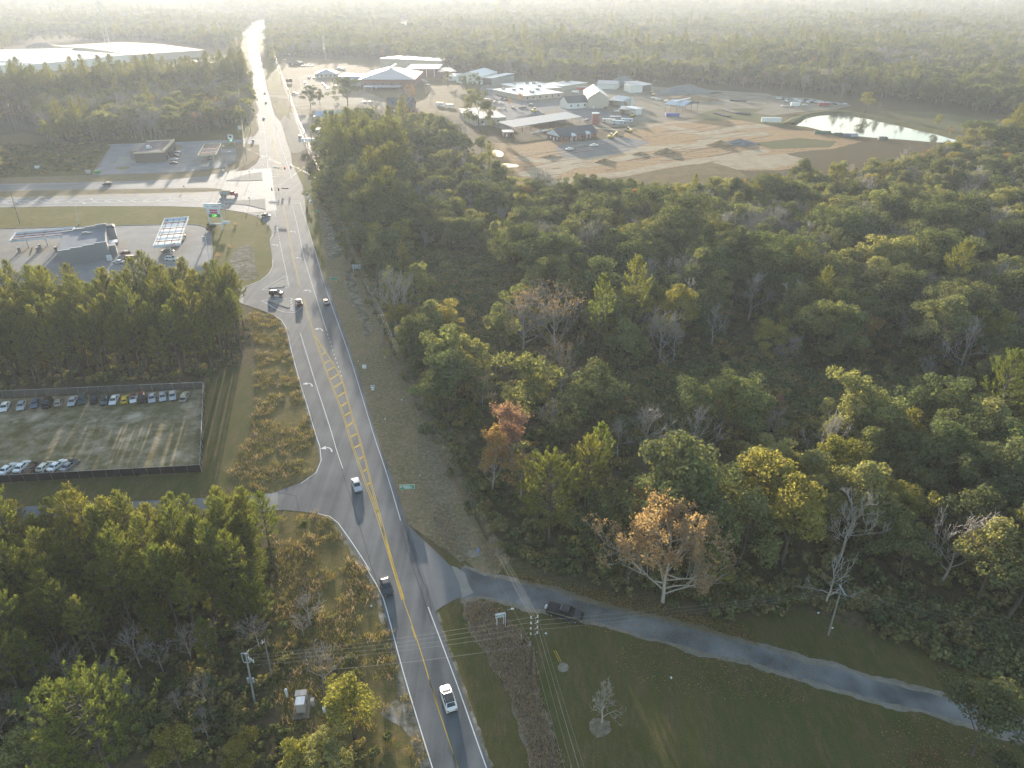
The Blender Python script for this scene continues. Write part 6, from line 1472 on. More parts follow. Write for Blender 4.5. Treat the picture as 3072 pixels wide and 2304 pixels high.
# ---- near fuel station: shop, two canopies, pumps, tall sign
def roofpt(Z, x, y, h): return one(Z, x, y, h)
SH = 5.2
q = [roofpt(ZF, *p, SH) for p in ((482, 1098), (890, 1046), (905, 888), (578, 930))]
A, B = q[0], q[1]; d = B - A; w = d.length; rz = math.atan2(d.y, d.x); dep = (q[3] - q[0]).length
t = thing('fuel_station_shop', 'grey fuel station shop with stepped parapet behind the pine tops', 'shop', (A.x, A.y, .05), rz)
m = MB(); m.box((w / 2, dep / 2, SH / 2), (w, dep, SH)); m.build('wall', M['wall_grey'], t)
m = MB(); m.box((w / 2, dep / 2, SH + .06), (w - .6, dep - .6, .1)); m.build('roof', M['roof_bluegrey'], t)
for yy in (.15, dep - .15):
    m = MB(); k = 4
    for i in range(k): m.box((w * (i + .5) / k, yy, SH + .28 + .2 * i), (w / k - .004, .3, .55 + .4 * i))
    m.build('parapet', M['wall_grey'], t)
    m = MB()
    for i in range(k): m.box((w * (i + .5) / k, yy, SH + .58 + .4 * i), (w / k - .004, .42, .08))
    m.build('coping', M['fascia'], t)
m = MB(); m.box((w - .2, dep / 2, SH + .9), (.4, dep * .99, 1.8)); m.build('parapet', M['wall_grey'], t)
m = MB(); m.box((w + 1.2, dep * .80, 3.4), (3.4, 4.6, 6.8)); m.box((w + 1.2, dep * .2, 2.0), (2.6, 3.4, 4.0)); m.build('entrance_tower', M['wall_grey'], t)
m = MB(); m.box((w + 1.2, dep * .80, 7.3), (4.0, 5.2, .9), taper=.55); m.build('tower_roof', M['roof_dark'], t)
m = MB(); m.box((w + 1.6, dep * .46, 3.2), (3.2, 4.2, .18)); m.build('awning', M['fascia'], t)
m = MB(); m.box((w + 2.94, dep * .80, 1.6), (.1, 2.6, 2.6)); m.build('door', M['window_glass'], t)
for i in range(3):
    m = MB(); m.box((w + .06, dep * (.3 + .14 * i), 1.8), (.1, 1.7, 1.8)); m.build('window', M['window_glass'], t)
for x, y, s in ((w * .52, dep * .75, 1.3), (w * .62, dep * .72, 1.0)):
    m = MB(); m.box((x, y, SH + .5), (1.6 * s, 1.1 * s, .8 * s)); m.box((x, y, SH + .5 + .42 * s), (.8 * s, .8 * s, .1)); m.build('roof_vent', M['wall_grey'], t)
p = one(ZF, 912, 1165); m = MB(); m.box((0, 0, 1.0), (1.6, 1.2, 2.0)); o = m.build('ice_freezer', M['fascia'], None, (p.x, p.y, .05), .1); tag(o, 'white ice freezer against the shop wall', 'freezer')

def canopy(label, Z, corners, h, fasc, beams, longb, cols, letter=None, lx=0):
    q = [one(Z, *c, h) for c in corners]                    # near left, near right, far right, far left
    A, B = q[0], q[1]; d = B - A; w = d.length; rz = math.atan2(d.y, d.x)
    e = (q[3] - q[0]); rs_ = math.atan2(e.y, e.x) - math.pi / 2; rz = rz * .25 + rs_ * .75; w = ((q[1] - q[0]).length + (q[2] - q[3]).length) / 2
    dep = abs(-math.sin(rz) * e.x + math.cos(rz) * e.y)
    sk = math.cos(rz) * e.x + math.sin(rz) * e.y
    t = thing('fuel_canopy', label, 'canopy', (A.x, A.y, .05), rz)
    dd = dep
    for c, s in (((w / 2, .06, h - fasc / 2), (w, .12, fasc)), ((w / 2, dd - .06, h - fasc / 2), (w, .12, fasc)), ((.06, dd / 2, h - fasc / 2), (.12, dd - .25, fasc)), ((w - .06, dd / 2, h - fasc / 2), (.12, dd - .25, fasc))):
        m = MB(); m.box(c, s); m.build('fascia', M['fascia'], t)
    m = MB(); m.box((w / 2, dd / 2, h - fasc + .06), (w - .3, dd - .3, .1)); m.build('deck', M['canopy_deck'], t)
    for i in range(beams):
        m = MB(); y = dd * (i + .7) / (beams + .4); m.box((w / 2, y, h - .42), (w - .6, .34, .34)); m.build('beam', M['steel_red'], t)
    for i in range(longb):
        m = MB(); x = w * (i + .5) / longb; m.box((x, dd / 2, h - .62), (.16, dd - .6, .2)); m.build('joist', M['timber'], t)
    for x, y in cols:
        m = MB(); m.box((w * x, dd * y, (h - fasc) / 2), (.42, .42, h - fasc)); m.build('column', M['fascia'], t)
    return t, w, dd
M['sign_red'] = plain('sign_red', (.42, .03, .06), .5); M['sign_teal'] = plain('sign_teal', (.05, .28, .30), .5); M['sign_green'] = plain('sign_green', (.06, .28, .05), .5)
t, w, dd = canopy('large white fuel canopy with open top and red beams', ZF, ((1268, 1042), (1482, 1036), (1503, 815), (1310, 820)), 5.8, 1.0, 4, 4, ((.5, .14), (.5, .5), (.5, .86)))
lettering('en', .95, M['sign_teal'], t, (w * .50, -.02, 5.28)); lettering('market', .95, M['sign_red'], t, (w * .69, -.02, 5.28))
def leaf_logo(parent, loc, s):
    m = MB(); m.add([(-.9 * s, 0, -.15 * s), (-.2 * s, 0, .12 * s), (.6 * s, 0, .55 * s), (.75 * s, 0, .1 * s), (.3 * s, 0, -.25 * s), (-.3 * s, 0, -.28 * s)], [(5, 4, 3, 2, 1, 0)][0:1])
    m.f = [tuple(range(6))[::-1]]
    m.f = [(0, 5, 4, 3, 2, 1)]
    return m.build('leaf_logo', M['sign_green'], parent, loc)
leaf_logo(t, (w * .79, -.03, 5.95), .75)
def pump(p, rz, label):
    t = thing('fuel_pump', label, 'fuel pump', (p.x, p.y, .05), rz)
    m = MB(); m.box((0, 0, .1), (2.2, 1.2, .2)); m.build('plinth', M['concrete'], t)
    m = MB(); m.box((0, 0, 1.1), (.95, .6, 1.8), taper=.94); m.build('housing', M['wall_grey'], t)
    m = MB(); m.box((0, 0, 2.1), (1.25, .8, .2)); m.build('top', M['fascia'], t)
    m = MB(); m.box((0, -.31, 1.45), (.6, .05, .4)); m.build('screen', M['window_glass'], t)
    m = MB(); m.tube([(.5, 0, 1.7), (.8, 0, 1.2), (.75, 0, .5), (.5, 0, 1.0)], .05, 5); m.build('hose', M['trim'], t)
    return t
for i, y in enumerate((1108, 1000, 930)): pump(one(ZF, 1400 + 10 * i, y + 15 * (i > 0)), rz, ('front pump under the large canopy', 'middle pump under the large canopy', 'rear pump under the large canopy')[i])
t, w, dd = canopy('long low diesel canopy left of the shop', ZF, ((75, 1000), (548, 982), (572, 917), (112, 932)), 5.2, .85, 3, 3, ((.2, .5), (.52, .5), (.86, .5)))
lettering('DIESEL', .75, M['sign_teal'], t, (w * .09, -.02, 4.78))
for x, y, lab in ((165, 1098, 'left pump under the diesel canopy'), (318, 1098, 'middle pump under the diesel canopy'), (468, 1095, 'right pump beside the shop under the diesel canopy'), (335, 1075, 'rear middle pump under the diesel canopy')): pump(one(ZF, x, y), R(90), lab)
# tall sign
A, B = one(ZF, 1786, 880), one(ZF, 1854, 906); A = Vector((A.x, B.y, 0)); d = B - A; w = d.length
t = thing('fuel_price_sign', 'tall white fuel price sign with red and green panels at the corner', 'sign', (A.x, A.y, 0), 0)
H = height_at(B, ZF(0, 690)[1])
for x in (0, w):
    m = MB(); m.box((x, 0, H / 2), (.45, .45, H)); m.build('post', M['fascia'], t)
m = MB(); m.box((w / 2, -.1, H * .90), (w * 1.42, .5, H * .19)); m.build('name_panel', M['fascia'], t)
m = MB(); m.box((w / 2, -.05, H * .66), (w * .95, .35, H * .30)); m.build('price_panel', M['fascia'], t)
for k, zz in ((0, .735), (1, .64)):
    m = MB(); m.box((w / 2, -.26, H * zz), (w * .62, .1, H * .065)); m.build('price_display', M['sign_red'], t)
m = MB(); m.box((w / 2, -.26, H * .535), (w * .92, .1, H * .105)); m.build('price_display', plain('dark_green_display', (.01, .10, .03), .4), t)
m = MB(); m.box((w / 2, 0, H * .20), (w * 1.0, .2, H * .07)); m.build('lower_bar', M['fascia'], t)
m = MB(); m.box((w * 1.35, 0, H * .27), (w * .6, .25, H * .10)); m.build('camera_box', M['fascia'], t)
lettering('en', H * .10, M['sign_teal'], t, (w * .06, -.37, H * .885)); lettering('market', H * .10, M['sign_red'], t, (w * .72, -.37, H * .885), sx=.9)
leaf_logo(t, (w * 1.1, -.38, H * .955), .8)
M['led_green'] = emit('green_price_digits', (.15, 1.0, .12), .8)
lettering('2.29', H * .10, M['led_green'], t, (w / 2, -.33, H * .532), sx=.95)
p = one(ZF, 1765, 900); m = link('hedge', make_bush(701, 5.0, 2.4, 'leaf_dark', 1500, .25, 9), None, (p.x, p.y, 0)); tag(m, 'round dark hedge at the foot of the tall price sign', 'hedge')

# ---- far fuel station
SH = 6.0
q = [one(ZF, *p, SH) for p in ((1108, 274), (1348, 271), (1380, 176), (1048, 178))]
A, B = q[0], q[1]; d = B - A; w = d.length; rz = math.atan2(d.y, d.x); e = q[2] - q[1]; rz = rz * .4 + (math.atan2(e.y, e.x) - math.pi / 2) * .6; dep = abs(-math.sin(rz) * e.x + math.cos(rz) * e.y)
t = thing('fuel_station_shop', 'brown flat roofed shop of the far fuel station', 'shop', (A.x, A.y, .05), rz)
m = MB(); m.box((w / 2, dep / 2, (SH - .5) / 2), (w, dep, SH - .5)); m.build('wall', plain('brown_block_wall', (.135, .115, .10), .9, spec=.1), t)
m = MB(); m.box((w / 2 - w * .1, dep / 2, SH - .45), (w * .78, dep - .5, .08)); m.build('roof', M['roof_mauve'], t)
m = MB(); m.box((-w * .16, dep * .66, SH / 2 - .4), (w * .32, dep * .66, SH - 1.0)); m.build('rear_wing', plain('brown_wing_wall', (.19, .17, .15), .85), t)
for nm, c, s in (('coping', (w / 2, .15, SH - .1), (w, .3, .9)), ('coping', (w / 2, dep - .15, SH - .1), (w, .3, .9)), ('front_parapet', (w - .3, dep / 2, SH + .2), (.6, dep * .98, 1.5))):
    m = MB(); m.box(c, s); m.build(nm, M['tan_trim'], t)
m = MB(); m.box((w + .5, dep * .28, 3.4), (1.6, 2.4, 1.8)); m.build('entrance_sign_box', M['trim'], t)
m = MB(); m.box((w * .3, dep * .42, SH + .3), (1.8, 1.6, 1.6)); m.box((w * .3 + 1.4, dep * .4, SH + .1), (1.6, .8, .9)); m.build('air_conditioner', M['fascia'], t)
for i in range(4):
    m = MB(); m.box((w + .06, dep * (.15 + .22 * i), 1.5), (.1, dep * .14, 2.0)); m.build('window', M['window_glass'], t)
t, w, dd = canopy('small dark topped canopy of the far fuel station', ZF, ((1638, 289), (1778, 290), (1782, 200), (1648, 200)), 5.6, .9, 3, 4, ((.75, .2), (.75, .75)))
for nm in ('deck',):
    for c in t.children:
        if c.name.startswith('deck'): c.data.materials[0] = M['roof_mauve']
        if c.name.startswith('fascia'): c.data.materials[0] = M['tan_trim']
for i, (x, y) in enumerate(((1745, 372), (1750, 345), (1740, 318))): pump(one(ZF, x, y), rz, ('front pump of the far fuel station', 'middle pump of the far fuel station', 'rear pump of the far fuel station')[i])
A, B = one(ZF, 1902, 204), one(ZF, 1944, 204); w = (B - A).length
t = thing('fuel_price_sign', 'white sign with dark bird and glowing green price', 'sign', (A.x, A.y, 0), 0)
H = height_at(A, ZF(0, 122)[1])
for x in (0, w):
    m = MB(); m.box((x, 0, H / 2), (.3, .3, H)); m.build('post', M['tan_trim'], t)
m = MB(); m.box((w / 2, -.2, H * .76), (w * 1.0, .4, H * .46)); m.build('emblem_panel', M['fascia'], t)
m = MB(); m.box((w / 2, -.2, H * .27), (w * .96, .4, H * .16)); m.build('lower_panel', M['tan_trim'], t)
m = MB(); m.box((w / 2, -.22, H * .44), (w * 1.0, .42, H * .165)); m.build('price_display', plain('dark_display', (.01, .05, .03), .4), t)
bird = [(-.32, .25), (-.2, .30), (-.02, .14), (.1, .24), (.28, .26), (.22, .05), (.34, -.12), (.16, -.10), (.02, -.30), (-.06, -.1), (-.24, -.02)]
m = MB(); m.add([(w / 2 + a * w, -.42, H * .80 + b * w) for a, b in bird], [tuple(range(len(bird)))[::-1]])
tr = tessellate_polygon([[Vector((a, b, 0)) for a, b in bird]]); m.f = [tuple(f) for f in tr]; m.m = [0] * len(m.f)
m.build('bird_emblem', M['trim'], t)
lettering('1.99', H * .155, emit('mint_price_digits', (.25, 1.0, .55), 1.6), t, (w / 2, -.46, H * .435), sx=.95)

# ---- warehouses at the upper left
bld('warehouse', 'huge white roofed warehouse at the upper left', 'warehouse', ZG, (-900, 640), (340, 600), 270, 9, 'gable', 3, 'x', 'wall_white', 'roof_white', nwin=0)
bld('warehouse', 'grey roofed warehouse right of the white one', 'warehouse', ZG, (1100, 515), (1700, 470), 260, 9, 'gable', 2.5, 'x', 'wall_tan', 'roof_grey', nwin=0)
bld('warehouse', 'white roofed warehouse wing between the two big roofs', 'warehouse', ZG, (345, 600), (1080, 515), 230, 9.3, 'gable', 3.0, 'x', 'wall_white', 'roof_white', nwin=0)
bld('roadside_shop', 'small white roofed shop left of the far road', 'shop', ZG, (1590, 545), (1690, 530), 14, 4, 'flat', wall='wall_tan', rmat='roof_white', nwin=3)
bld('roadside_shop', 'long grey shop with white front by the far road', 'shop', ZG, (1780, 560), (1915, 540), 16, 5, 'flat', wall='wall_tan', rmat='roof_grey', nwin=4, fasc='fascia')
bld('farmhouse', 'brown house with dark roof behind the white warehouse', 'house', ZG, (215, 405), (445, 402), 22, 3.5, 'hip', 4, wall='wall_tan', rmat='roof_dark', nwin=5)
bld('apartment_block', 'pale apartment block with rows of windows in the haze', 'building', ZG, (560, 185), (740, 185), 20, 9, 'hip', 2, wall='wall_grey', rmat='roof_grey', nwin=9, winrows=2)

# ---- around the brick complex
def complex_building():
    t, w, dep, h = bld('brick_complex', 'large brick complex with wide grey hipped roof', 'building', ZE, (1062, 735), (1500, 735), 74, 9, 'hip', 8, 'y', 'wall_brick', 'roof_grey', over=2.0, nwin=6)
    r = MB(); r.bar((w / 2, w / 2 - 1, 17.3), (w / 2, dep - w / 2 + 22, 17.3), 2.2, .5); r.build('roof_ridge', M['roof_white'], t)
    m = MB(); m.box((-13, 30, 5), (26, 22, 10)); m.build('side_wing', M['roof_blue'], t)
    m = MB(); m.box((-13, 30, 10.1), (27, 23, .3)); m.build('wing_roof', M['roof_blue'], t)
    m = MB(); m.box((w * .5, -9, 3.4), (w * .55, 17, .4)); m.build('porch_roof', M['roof_grey'], t)
    m = MB(); m.box((w * .18, -12, 3.6), (9, 9, .35)); m.build('entrance_canopy', M['fascia'], t)
    for x in (w * .18 - 4, w * .18 + 4):
        m = MB(); m.tube([(x, -16, 0), (x, -16, 3.5)], .2, 6); m.build('column', M['fascia'], t)
    return t
complex_building()
t, w, dep, h = bld('brick_wing', 'brick hall with bright flat roof right of the complex', 'building', ZE, (1445, 640), (1700, 640), 50, 9, 'flat', wall='wall_brick', rmat='roof_white', over=1.2, nwin=0, fasc='fascia')
for i in range(4):
    m = MB(); m.box((w * (i + .5) / 4, -.15, 4.2), (.7, .3, 8.4)); m.build('pilaster', M['fascia'], t)
bld('brick_wing', 'long bright flat roof behind the complex', 'building', ZE, (1225, 560), (1720, 585), 38, 11, 'flat', wall='wall_tan', rmat='roof_white', over=.8)
bld('brick_wing', 'low grey roofed link right of the brick hall', 'building', ZE, (1705, 645), (1850, 640), 30, 6, 'shed', 1.5, wall='wall_brick', rmat='roof_grey')
bld('metal_hall', 'white gabled metal hall right of the brick complex', 'hall', ZE, (1850, 690), (2065, 700), 45, 8, 'gable', 4, 'y', 'wall_white', 'roof_white')
bld('metal_lean_to', 'low bright lean-to left of the metal hall', 'shed', ZE, (1770, 670), (1930, 668), 18, 4.5, 'shed', 1.0, wall='wall_white', rmat='roof_white', nwin=2)
bld('open_shed', 'dark open side shed on the right of the metal hall', 'shed', ZE, (2070, 698), (2140, 705), 40, 6.5, 'shed', 1.5, wall='wall_grey', rmat='roof_white', open_front=True)
bld('small_office', 'small office with grey hipped roof beyond the road trees', 'office', ZE, (680, 645), (862, 642), 26, 4, 'hip', 4, wall='wall_tan', rmat='roof_grey', nwin=5)
bld('far_house', 'low dark roofed house behind the small office', 'house', ZE, (460, 540), (555, 540), 16, 3, 'hip', 2.5, wall='wall_brick', rmat='roof_dark', nwin=3)
t, w, dep, h = bld('gabled_house', 'large dark roofed brick house among the autumn trees', 'house', ZE, (1275, 930), (1490, 930), 20, 4.2, 'gable', 6, 'x', 'wall_brick', 'roof_dark', nwin=4)
for i in (0, 1):
    m = MB(); m.box((w * (.25 + .4 * i), 4.5, 7), (2.0, 3, 2.2)); m.build('dormer', M['roof_dark'], t)
t, w, dep, h = bld('white_cottage', 'white cottage with pale metal roof by the roadside', 'house', ZE, (685, 995), (905, 990), 12, 3.6, 'gable', 2.2, 'x', 'wall_white', 'roof_blue', nwin=4)
m = MB(); m.box((2, -1.5, 3.3), (6, 3.4, .2)); m.build('porch_roof', M['roof_blue'], t)
m = MB(); m.box((w * .32, 2.5, 5), (.7, .7, 3)); m.build('chimney', M['wall_grey'], t)
bld('roadside_stand', 'low white roofed stand on the sandy roadside', 'shed', ZE, (690, 1110), (735, 1110), 8, 3, 'flat', wall='wall_white', rmat='roof_blue')
A, B = one(ZE, 572, 1215), one(ZE, 695, 1215); w = (B - A).length
t = thing('billboard', 'long white billboard turned from the road by the pines', 'billboard', (A.x, A.y, 0), 0)
m = MB(); m.box((w / 2, 0, 4.0), (w, .3, 2.6)); m.build('panel', M['fascia'], t)
for k in range(4):
    m = MB(); m.box((w * (k + .5) / 4, .2, 2.0), (.25, .25, 4.0)); m.build('post', M['timber'], t)
def camper(Z, x, y, rz, label):
    p = one(Z, x, y); t = thing('camper_trailer', label, 'camper', (p.x, p.y, .05), rz)
    m = MB(); m.box((0, 0, 1.75), (7.5, 2.5, 2.5), taper=.93); m.build('body', CP['white'], t)
    for s in (-1, 1):
        m = MB(); m.box((1.2, s * 1.26, 2.0), (1.3, .06, .7)); m.build('window', M['window_glass'], t)
        w_ = link('wheel', wheel_mesh(.36)[0], t, (-.6, s * 1.05, .36))
    return t
camper(ZE, 1712, 880, R(-25), 'left white camper trailer beneath the bare tree'); camper(ZE, 1795, 893, R(-20), 'right white camper trailer beneath the bare tree')
# ---- compound behind the building site
t, w, dep, h = bld('flat_roofed_school', 'white flat roofed building with roof units', 'building', ZH, (425, 745), (700, 720), 55, 4.5, 'flat', wall='wall_tan', rmat='roof_white', over=1.5, nwin=6)
for i in range(7):
    m = MB(); m.box((w * RND.uniform(.1, .9), dep * RND.uniform(.1, .9), 5.4), (3, 2.4, 1.4)); m.build('roof_unit', M['wall_grey'], t)
t, w, dep, h = bld('flat_roofed_school', 'white flat roofed rear wing running left', 'building', ZH, (260, 655), (430, 700), 40, 4.6, 'flat', wall='wall_tan', rmat='roof_white', over=1.2, nwin=5)
for i in range(4):
    m = MB(); m.box((w * RND.uniform(.1, .9), dep * RND.uniform(.2, .9), 5.6), (3.2, 2.4, 1.5)); m.build('roof_unit', M['wall_grey'], t)
bld('flat_roofed_school', 'white flat roofed rear wing running right', 'building', ZH, (560, 655), (700, 672), 40, 4.7, 'flat', wall='wall_tan', rmat='roof_white', over=1.2, nwin=3)
t, w, dep, h = bld('old_barn', 'old white barn with stained dark roof', 'barn', ZH, (745, 805), (895, 795), 16, 5, 'gable', 4.5, 'x', 'wall_white', 'roof_dark', nwin=3)
t, w, dep, h = bld('big_shop', 'big tan metal shop with blue grey roof', 'workshop', ZH, (895, 800), (1040, 800), 48, 9, 'gable', 5, 'y', 'wall_tan', 'roof_blue', nwin=0)
bld('lean_to_shed', 'pale lean-to attached right of the big shop', 'shed', ZH, (1045, 780), (1180, 790), 14, 4.5, 'shed', 1.5, wall='wall_tan', rmat='roof_grey', open_front=True)
bld('garage', 'small white garage beyond the lean-to', 'garage', ZH, (1155, 785), (1235, 775), 14, 5, 'gable', 2.2, 'y', 'wall_white', 'roof_white')
bld('open_garage', 'tan roofed garage with open bays before the lean-to', 'garage', ZH, (1125, 845), (1240, 850), 12, 4.2, 'shed', .8, wall='wall_tan', rmat='roof_grey', open_front=True)
bld('white_shed', 'white end shed beside the open bays', 'shed', ZH, (1243, 850), (1292, 843), 12, 4.6, 'shed', .6, wall='wall_white', rmat='roof_white')
bld('storage_shed', 'white storage shed with grey sloping roof at the back of the yard', 'shed', ZH, (1205, 685), (1300, 682), 18, 6.5, 'shed', 2, wall='wall_white', rmat='roof_grey')
bld('open_shed', 'open dark shed on the right of the white storage shed', 'shed', ZH, (1302, 683), (1360, 672), 18, 6.5, 'shed', 1.8, wall='wall_grey', rmat='roof_grey', open_front=True)
bld('storage_shed', 'low grey roofed store behind the big shop', 'shed', ZH, (960, 655), (1105, 660), 22, 5, 'gable', 2, wall='wall_white', rmat='roof_grey')
def pole_shed(label, Z, a, b, depth, h, rise, rmat, n=5, roof='shed'):
    A, B = one(Z, *a), one(Z, *b); d = B - A; w = d.length; rz = math.atan2(d.y, d.x)
    t = thing('pole_shed', label, 'shed', (A.x, A.y, 0), rz)
    for i in range(n):
        for y in (0, depth):
            m = MB(); m.box((w * i / (n - 1), y, (h + rise * (y > 0)) / 2), (.3, .3, h + rise * (y > 0))); m.build('post', M['timber'], t)
    r = MB(); o = .8
    if roof == 'shed':
        q = [Vector((-o, -o, h)), Vector((w + o, -o, h)), Vector((w + o, depth + o, h + rise)), Vector((-o, depth + o, h + rise))]
        r.add(q + [p + Vector((0, 0, .2)) for p in q], [(0, 3, 2, 1), (4, 5, 6, 7), (0, 1, 5, 4), (1, 2, 6, 5), (2, 3, 7, 6), (3, 0, 4, 7)])
    else:
        r.box((w / 2, depth / 2, h + .2), (w + 1, depth + 1, .3))
        r.add([(-o, -o, h + .36), (w + o, -o, h + .36), (w + o, depth / 2, h + rise), (-o, depth / 2, h + rise), (w + o, depth + o, h + .36), (-o, depth + o, h + .36)], [(0, 1, 2, 3), (3, 2, 4, 5)])
    r.build('roof', M[rmat], t); return t, w
pole_shed('long open pole shed sheltering vehicles behind the brick office', ZH, (345, 985), (835, 905), 16, 4.4, 1.6, 'roof_grey', 9)
t, w = pole_shed('solar roofed pole shed in the middle of the yard', ZH, (1460, 825), (1590, 840), 26, 6, 3, 'roof_blue', 4, 'gable')
m = MB(); m.bar((w / 2, -1, 9.2), (w / 2, 27, 9.2), 1.6, .3); m.build('roof_ridge', M['roof_white'], t)
p = one(ZH, 1515, 858); m = MB(); m.box((0, 0, 1.4), (11, 3.4, 2.4)); o = m.build('tarpaulin_load', plain('blue_tarpaulin', (.05, .08, .28), .6), None, (p.x, p.y, .05), R(-3)); tag(o, 'blue covered load under the solar roofed shed', 'load')
# brick office under construction
t, w, dep, h = bld('brick_office', 'long brick office with grey roof and two white porches', 'office', ZH, (690, 1048), (962, 1010), 15, 3.6, 'gable', 4.0, 'x', 'wall_brick', 'roof_dark', over=.6, nwin=6)
for x in (w * .33, w * .72):
    m = MB(); m.add([(x - 1.9, -2.0, 3.2), (x + 1.9, -2.0, 3.2), (x, -2.0, 5.0), (x - 1.9, 2, 3.2), (x + 1.9, 2, 3.2), (x, 2, 5.0)], [(0, 1, 2), (0, 2, 5, 3), (1, 4, 5, 2), (0, 3, 4, 1)]); m.build('porch_gable', M['fascia'], t)
    for s in (-1.6, 1.6):
        m = MB(); m.box((x + s, -1.7, 1.6), (.3, .3, 3.2)); m.build('column', M['fascia'], t)
m = MB(); m.add([(-.72, -.6, 3.55), (-.72, dep + .6, 3.55), (-.72, dep / 2, 7.5)], [(0, 2, 1)]); m.build('gable_board', M['fascia'], t)
for y in (3.5, 11):
    m = MB(); m.box((-.05, y, 1.9), (.1, 1.1, 1.4)); m.build('window', M['fascia'], t)
m = MB(); m.box((-.06, 7.4, 1.1), (.12, 1.3, 2.2)); m.build('door', M['fascia'], t)
p = one(ZH, 948, 915); t = thing('storage_tank', 'red brown upright storage tank near the trailers', 'tank', (p.x, p.y, 0))
m = MB(); m.tube([(0, 0, 0), (0, 0, 8.0)], 2.9, 20); m.build('shell', plain('tank_red', (.28, .09, .07), .6), t)
m = MB(); m.tube([(0, 0, 8.0), (0, 0, 8.35)], [3.05, 2.6], 20); m.tube([(0, 0, 8.3), (0, 0, 8.9)], .4, 8); m.build('lid', M['fascia'], t)
bld('long_store', 'long pale roofed store behind the big round dark tree', 'shed', ZH, (60, 930), (290, 915), 40, 5, 'shed', 2, wall='wall_tan', rmat='roof_grey', nwin=2)
bld('portable_office', 'small brick and white portable office left of the long pole shed', 'shed', ZH, (275, 1010), (345, 1008), 8, 3.2, 'flat', wall='wall_brick', rmat='roof_white', nwin=2)
def trailer(Z, x, y, rz, label, col='white', L=9, hh=2.4, name='trailer', cat='trailer', nwin=2):
    p = one(Z, x, y); t = thing(name, label, cat, (p.x, p.y, .03), rz)
    m = MB(); m.box((0, 0, .75 + hh / 2), (L, 2.6, hh)); m.build('body', CP[col], t)
    m = MB(); m.box((0, 0, .80 + hh), (L + .2, 2.8, .12)); m.build('roof', M['roof_white'], t)
    for i in range(nwin):
        m = MB(); m.box((-L * .3 + L * .6 * i / max(1, nwin - 1), -1.31, 1.7 + hh * .2), (1.0, .06, .8)); m.build('window', M['window_glass'], t)
    for s in (-1, 1): link('wheel', wheel_mesh(.5)[0], t, (-L * .25, s * 1.1, .5)); link('wheel', wheel_mesh(.5)[0], t, (-L * .25 - 1.2, s * 1.1, .5))
    return t
trailer(ZH, 1045, 908, R(-18), 'cream trailer with dark windows in front of the red tank', 'cream', 10)
trailer(ZH, 1098, 888, R(2), 'dark trailer behind the pale ones', 'grey', 9, 2.4, nwin=0)
trailer(ZH, 1115, 920, R(-14), 'pale blue roofed trailer in the trailer group', 'steel_blue', 9)
trailer(ZH, 1180, 905, R(-12), 'bluish trailer right in the trailer group', 'steel_blue', 9)
trailer(ZH, 668, 885, R(2), 'white topped trailer behind the gravel heap', 'grey', 12)
trailer(ZI, 285, 935, R(-10), 'white semi trailer lying at the left end of the pond', 'white', 15, 3.0, 'semi_trailer', 'trailer', 0)
trailer(ZI, 468, 812, R(5), 'white box truck before the impounded cars', 'white', 8, 3, 'box_truck', 'truck', 0)
trailer(ZI, 688, 808, R(-8), 'red truck with white roof behind the pond', 'red', 9, 2.4, 'red_truck', 'truck', 1)
trailer(ZH, 845, 668, R(0), 'red container beyond the flat roofs', 'red', 10, 2.6, 'container', 'container', 0)
trailer(ZH, 800, 688, R(0), 'pale tent like cover near the red container', 'white', 7, 1.6, 'container', 'container', 0)
for x, y, L, c, lab in ((650, 1018, 6.5, 'green', 'dark green roll-off bin first on the pond shore'), (705, 1020, 6, 'green', 'dark green roll-off bin second on the pond shore'), (795, 1034, 6, 'green', 'dark green roll-off bin third on the pond shore'), (858, 1040, 5.5, 'blue', 'dark blue roll-off bin on the pond shore'), (910, 1040, 6, 'steel_blue', 'pale blue roll-off bin on the pond shore'), (1135, 1064, 6, 'grey', 'grey roll-off bin alone on the pond shore')):
    p = one(ZI, x, y); t = thing('waste_bin', lab, 'bin', (p.x, p.y, .03), R(-4))
    m = MB(); m.box((0, 0, .15), (L, 2.4, .2))
    for s in (-1, 1): m.box((0, s * 1.15, 1.1), (L, .1, 1.8)); m.box((s * (L / 2 - .05), 0, 1.1), (.1, 2.2, 1.8))
    m.build('body', CP[c], t)
    m = MB()
    for i in range(5):
        for s in (-1, 1): m.box((-L * .4 + L * .2 * i, s * 1.23, 1.1), (.14, .06, 1.7))
    m.build('rib', CP[c], t)
# earth and rubble heaps
def heap(Z, x, y, r, h, mat, label, sx=1.0, n=14):
    p = one(Z, x, y); rs = np.random.RandomState(int(x * 7 + y)); mb = MB(); vs = []; rings = 6
    for i in range(rings):
        f = i / (rings - 1); rr = r * (1 - f) ** .85
        for k in range(n):
            a = 2 * math.pi * k / n; j = 1 + rs.uniform(-.16, .16)
            vs.append((rr * j * math.cos(a) * sx, rr * j * math.sin(a) * .8, h * f ** 1.0 * (1 + rs.uniform(-.12, .12)) if 0 < i else 0))
    fs = []
    for i in range(rings - 1):
        for k in range(n): fs.append((i * n + k, i * n + (k + 1) % n, (i + 1) * n + (k + 1) % n, (i + 1) * n + k))
    mb.add(vs, fs); o = mb.build('earth_heap', M[mat], None, (p.x, p.y, 0)); tag(o, label, 'heap'); return o
heap(ZH, 520, 890, 17, 6.5, 'gravel', 'grey gravel heap behind the long pole shed', 1.3)
heap(ZH, 1150, 632, 15, 11, 'gravel', 'tall pointed gravel cone at the back of the yard', 1.2)
heap(ZH, 1620, 685, 20, 8, 'gravel', 'pale rubble heap at the back right of the yard', 1.6)
heap(ZH, 1640, 735, 16, 4, 'site_dirt', 'brown earth heap in front of the rubble', 2.0)
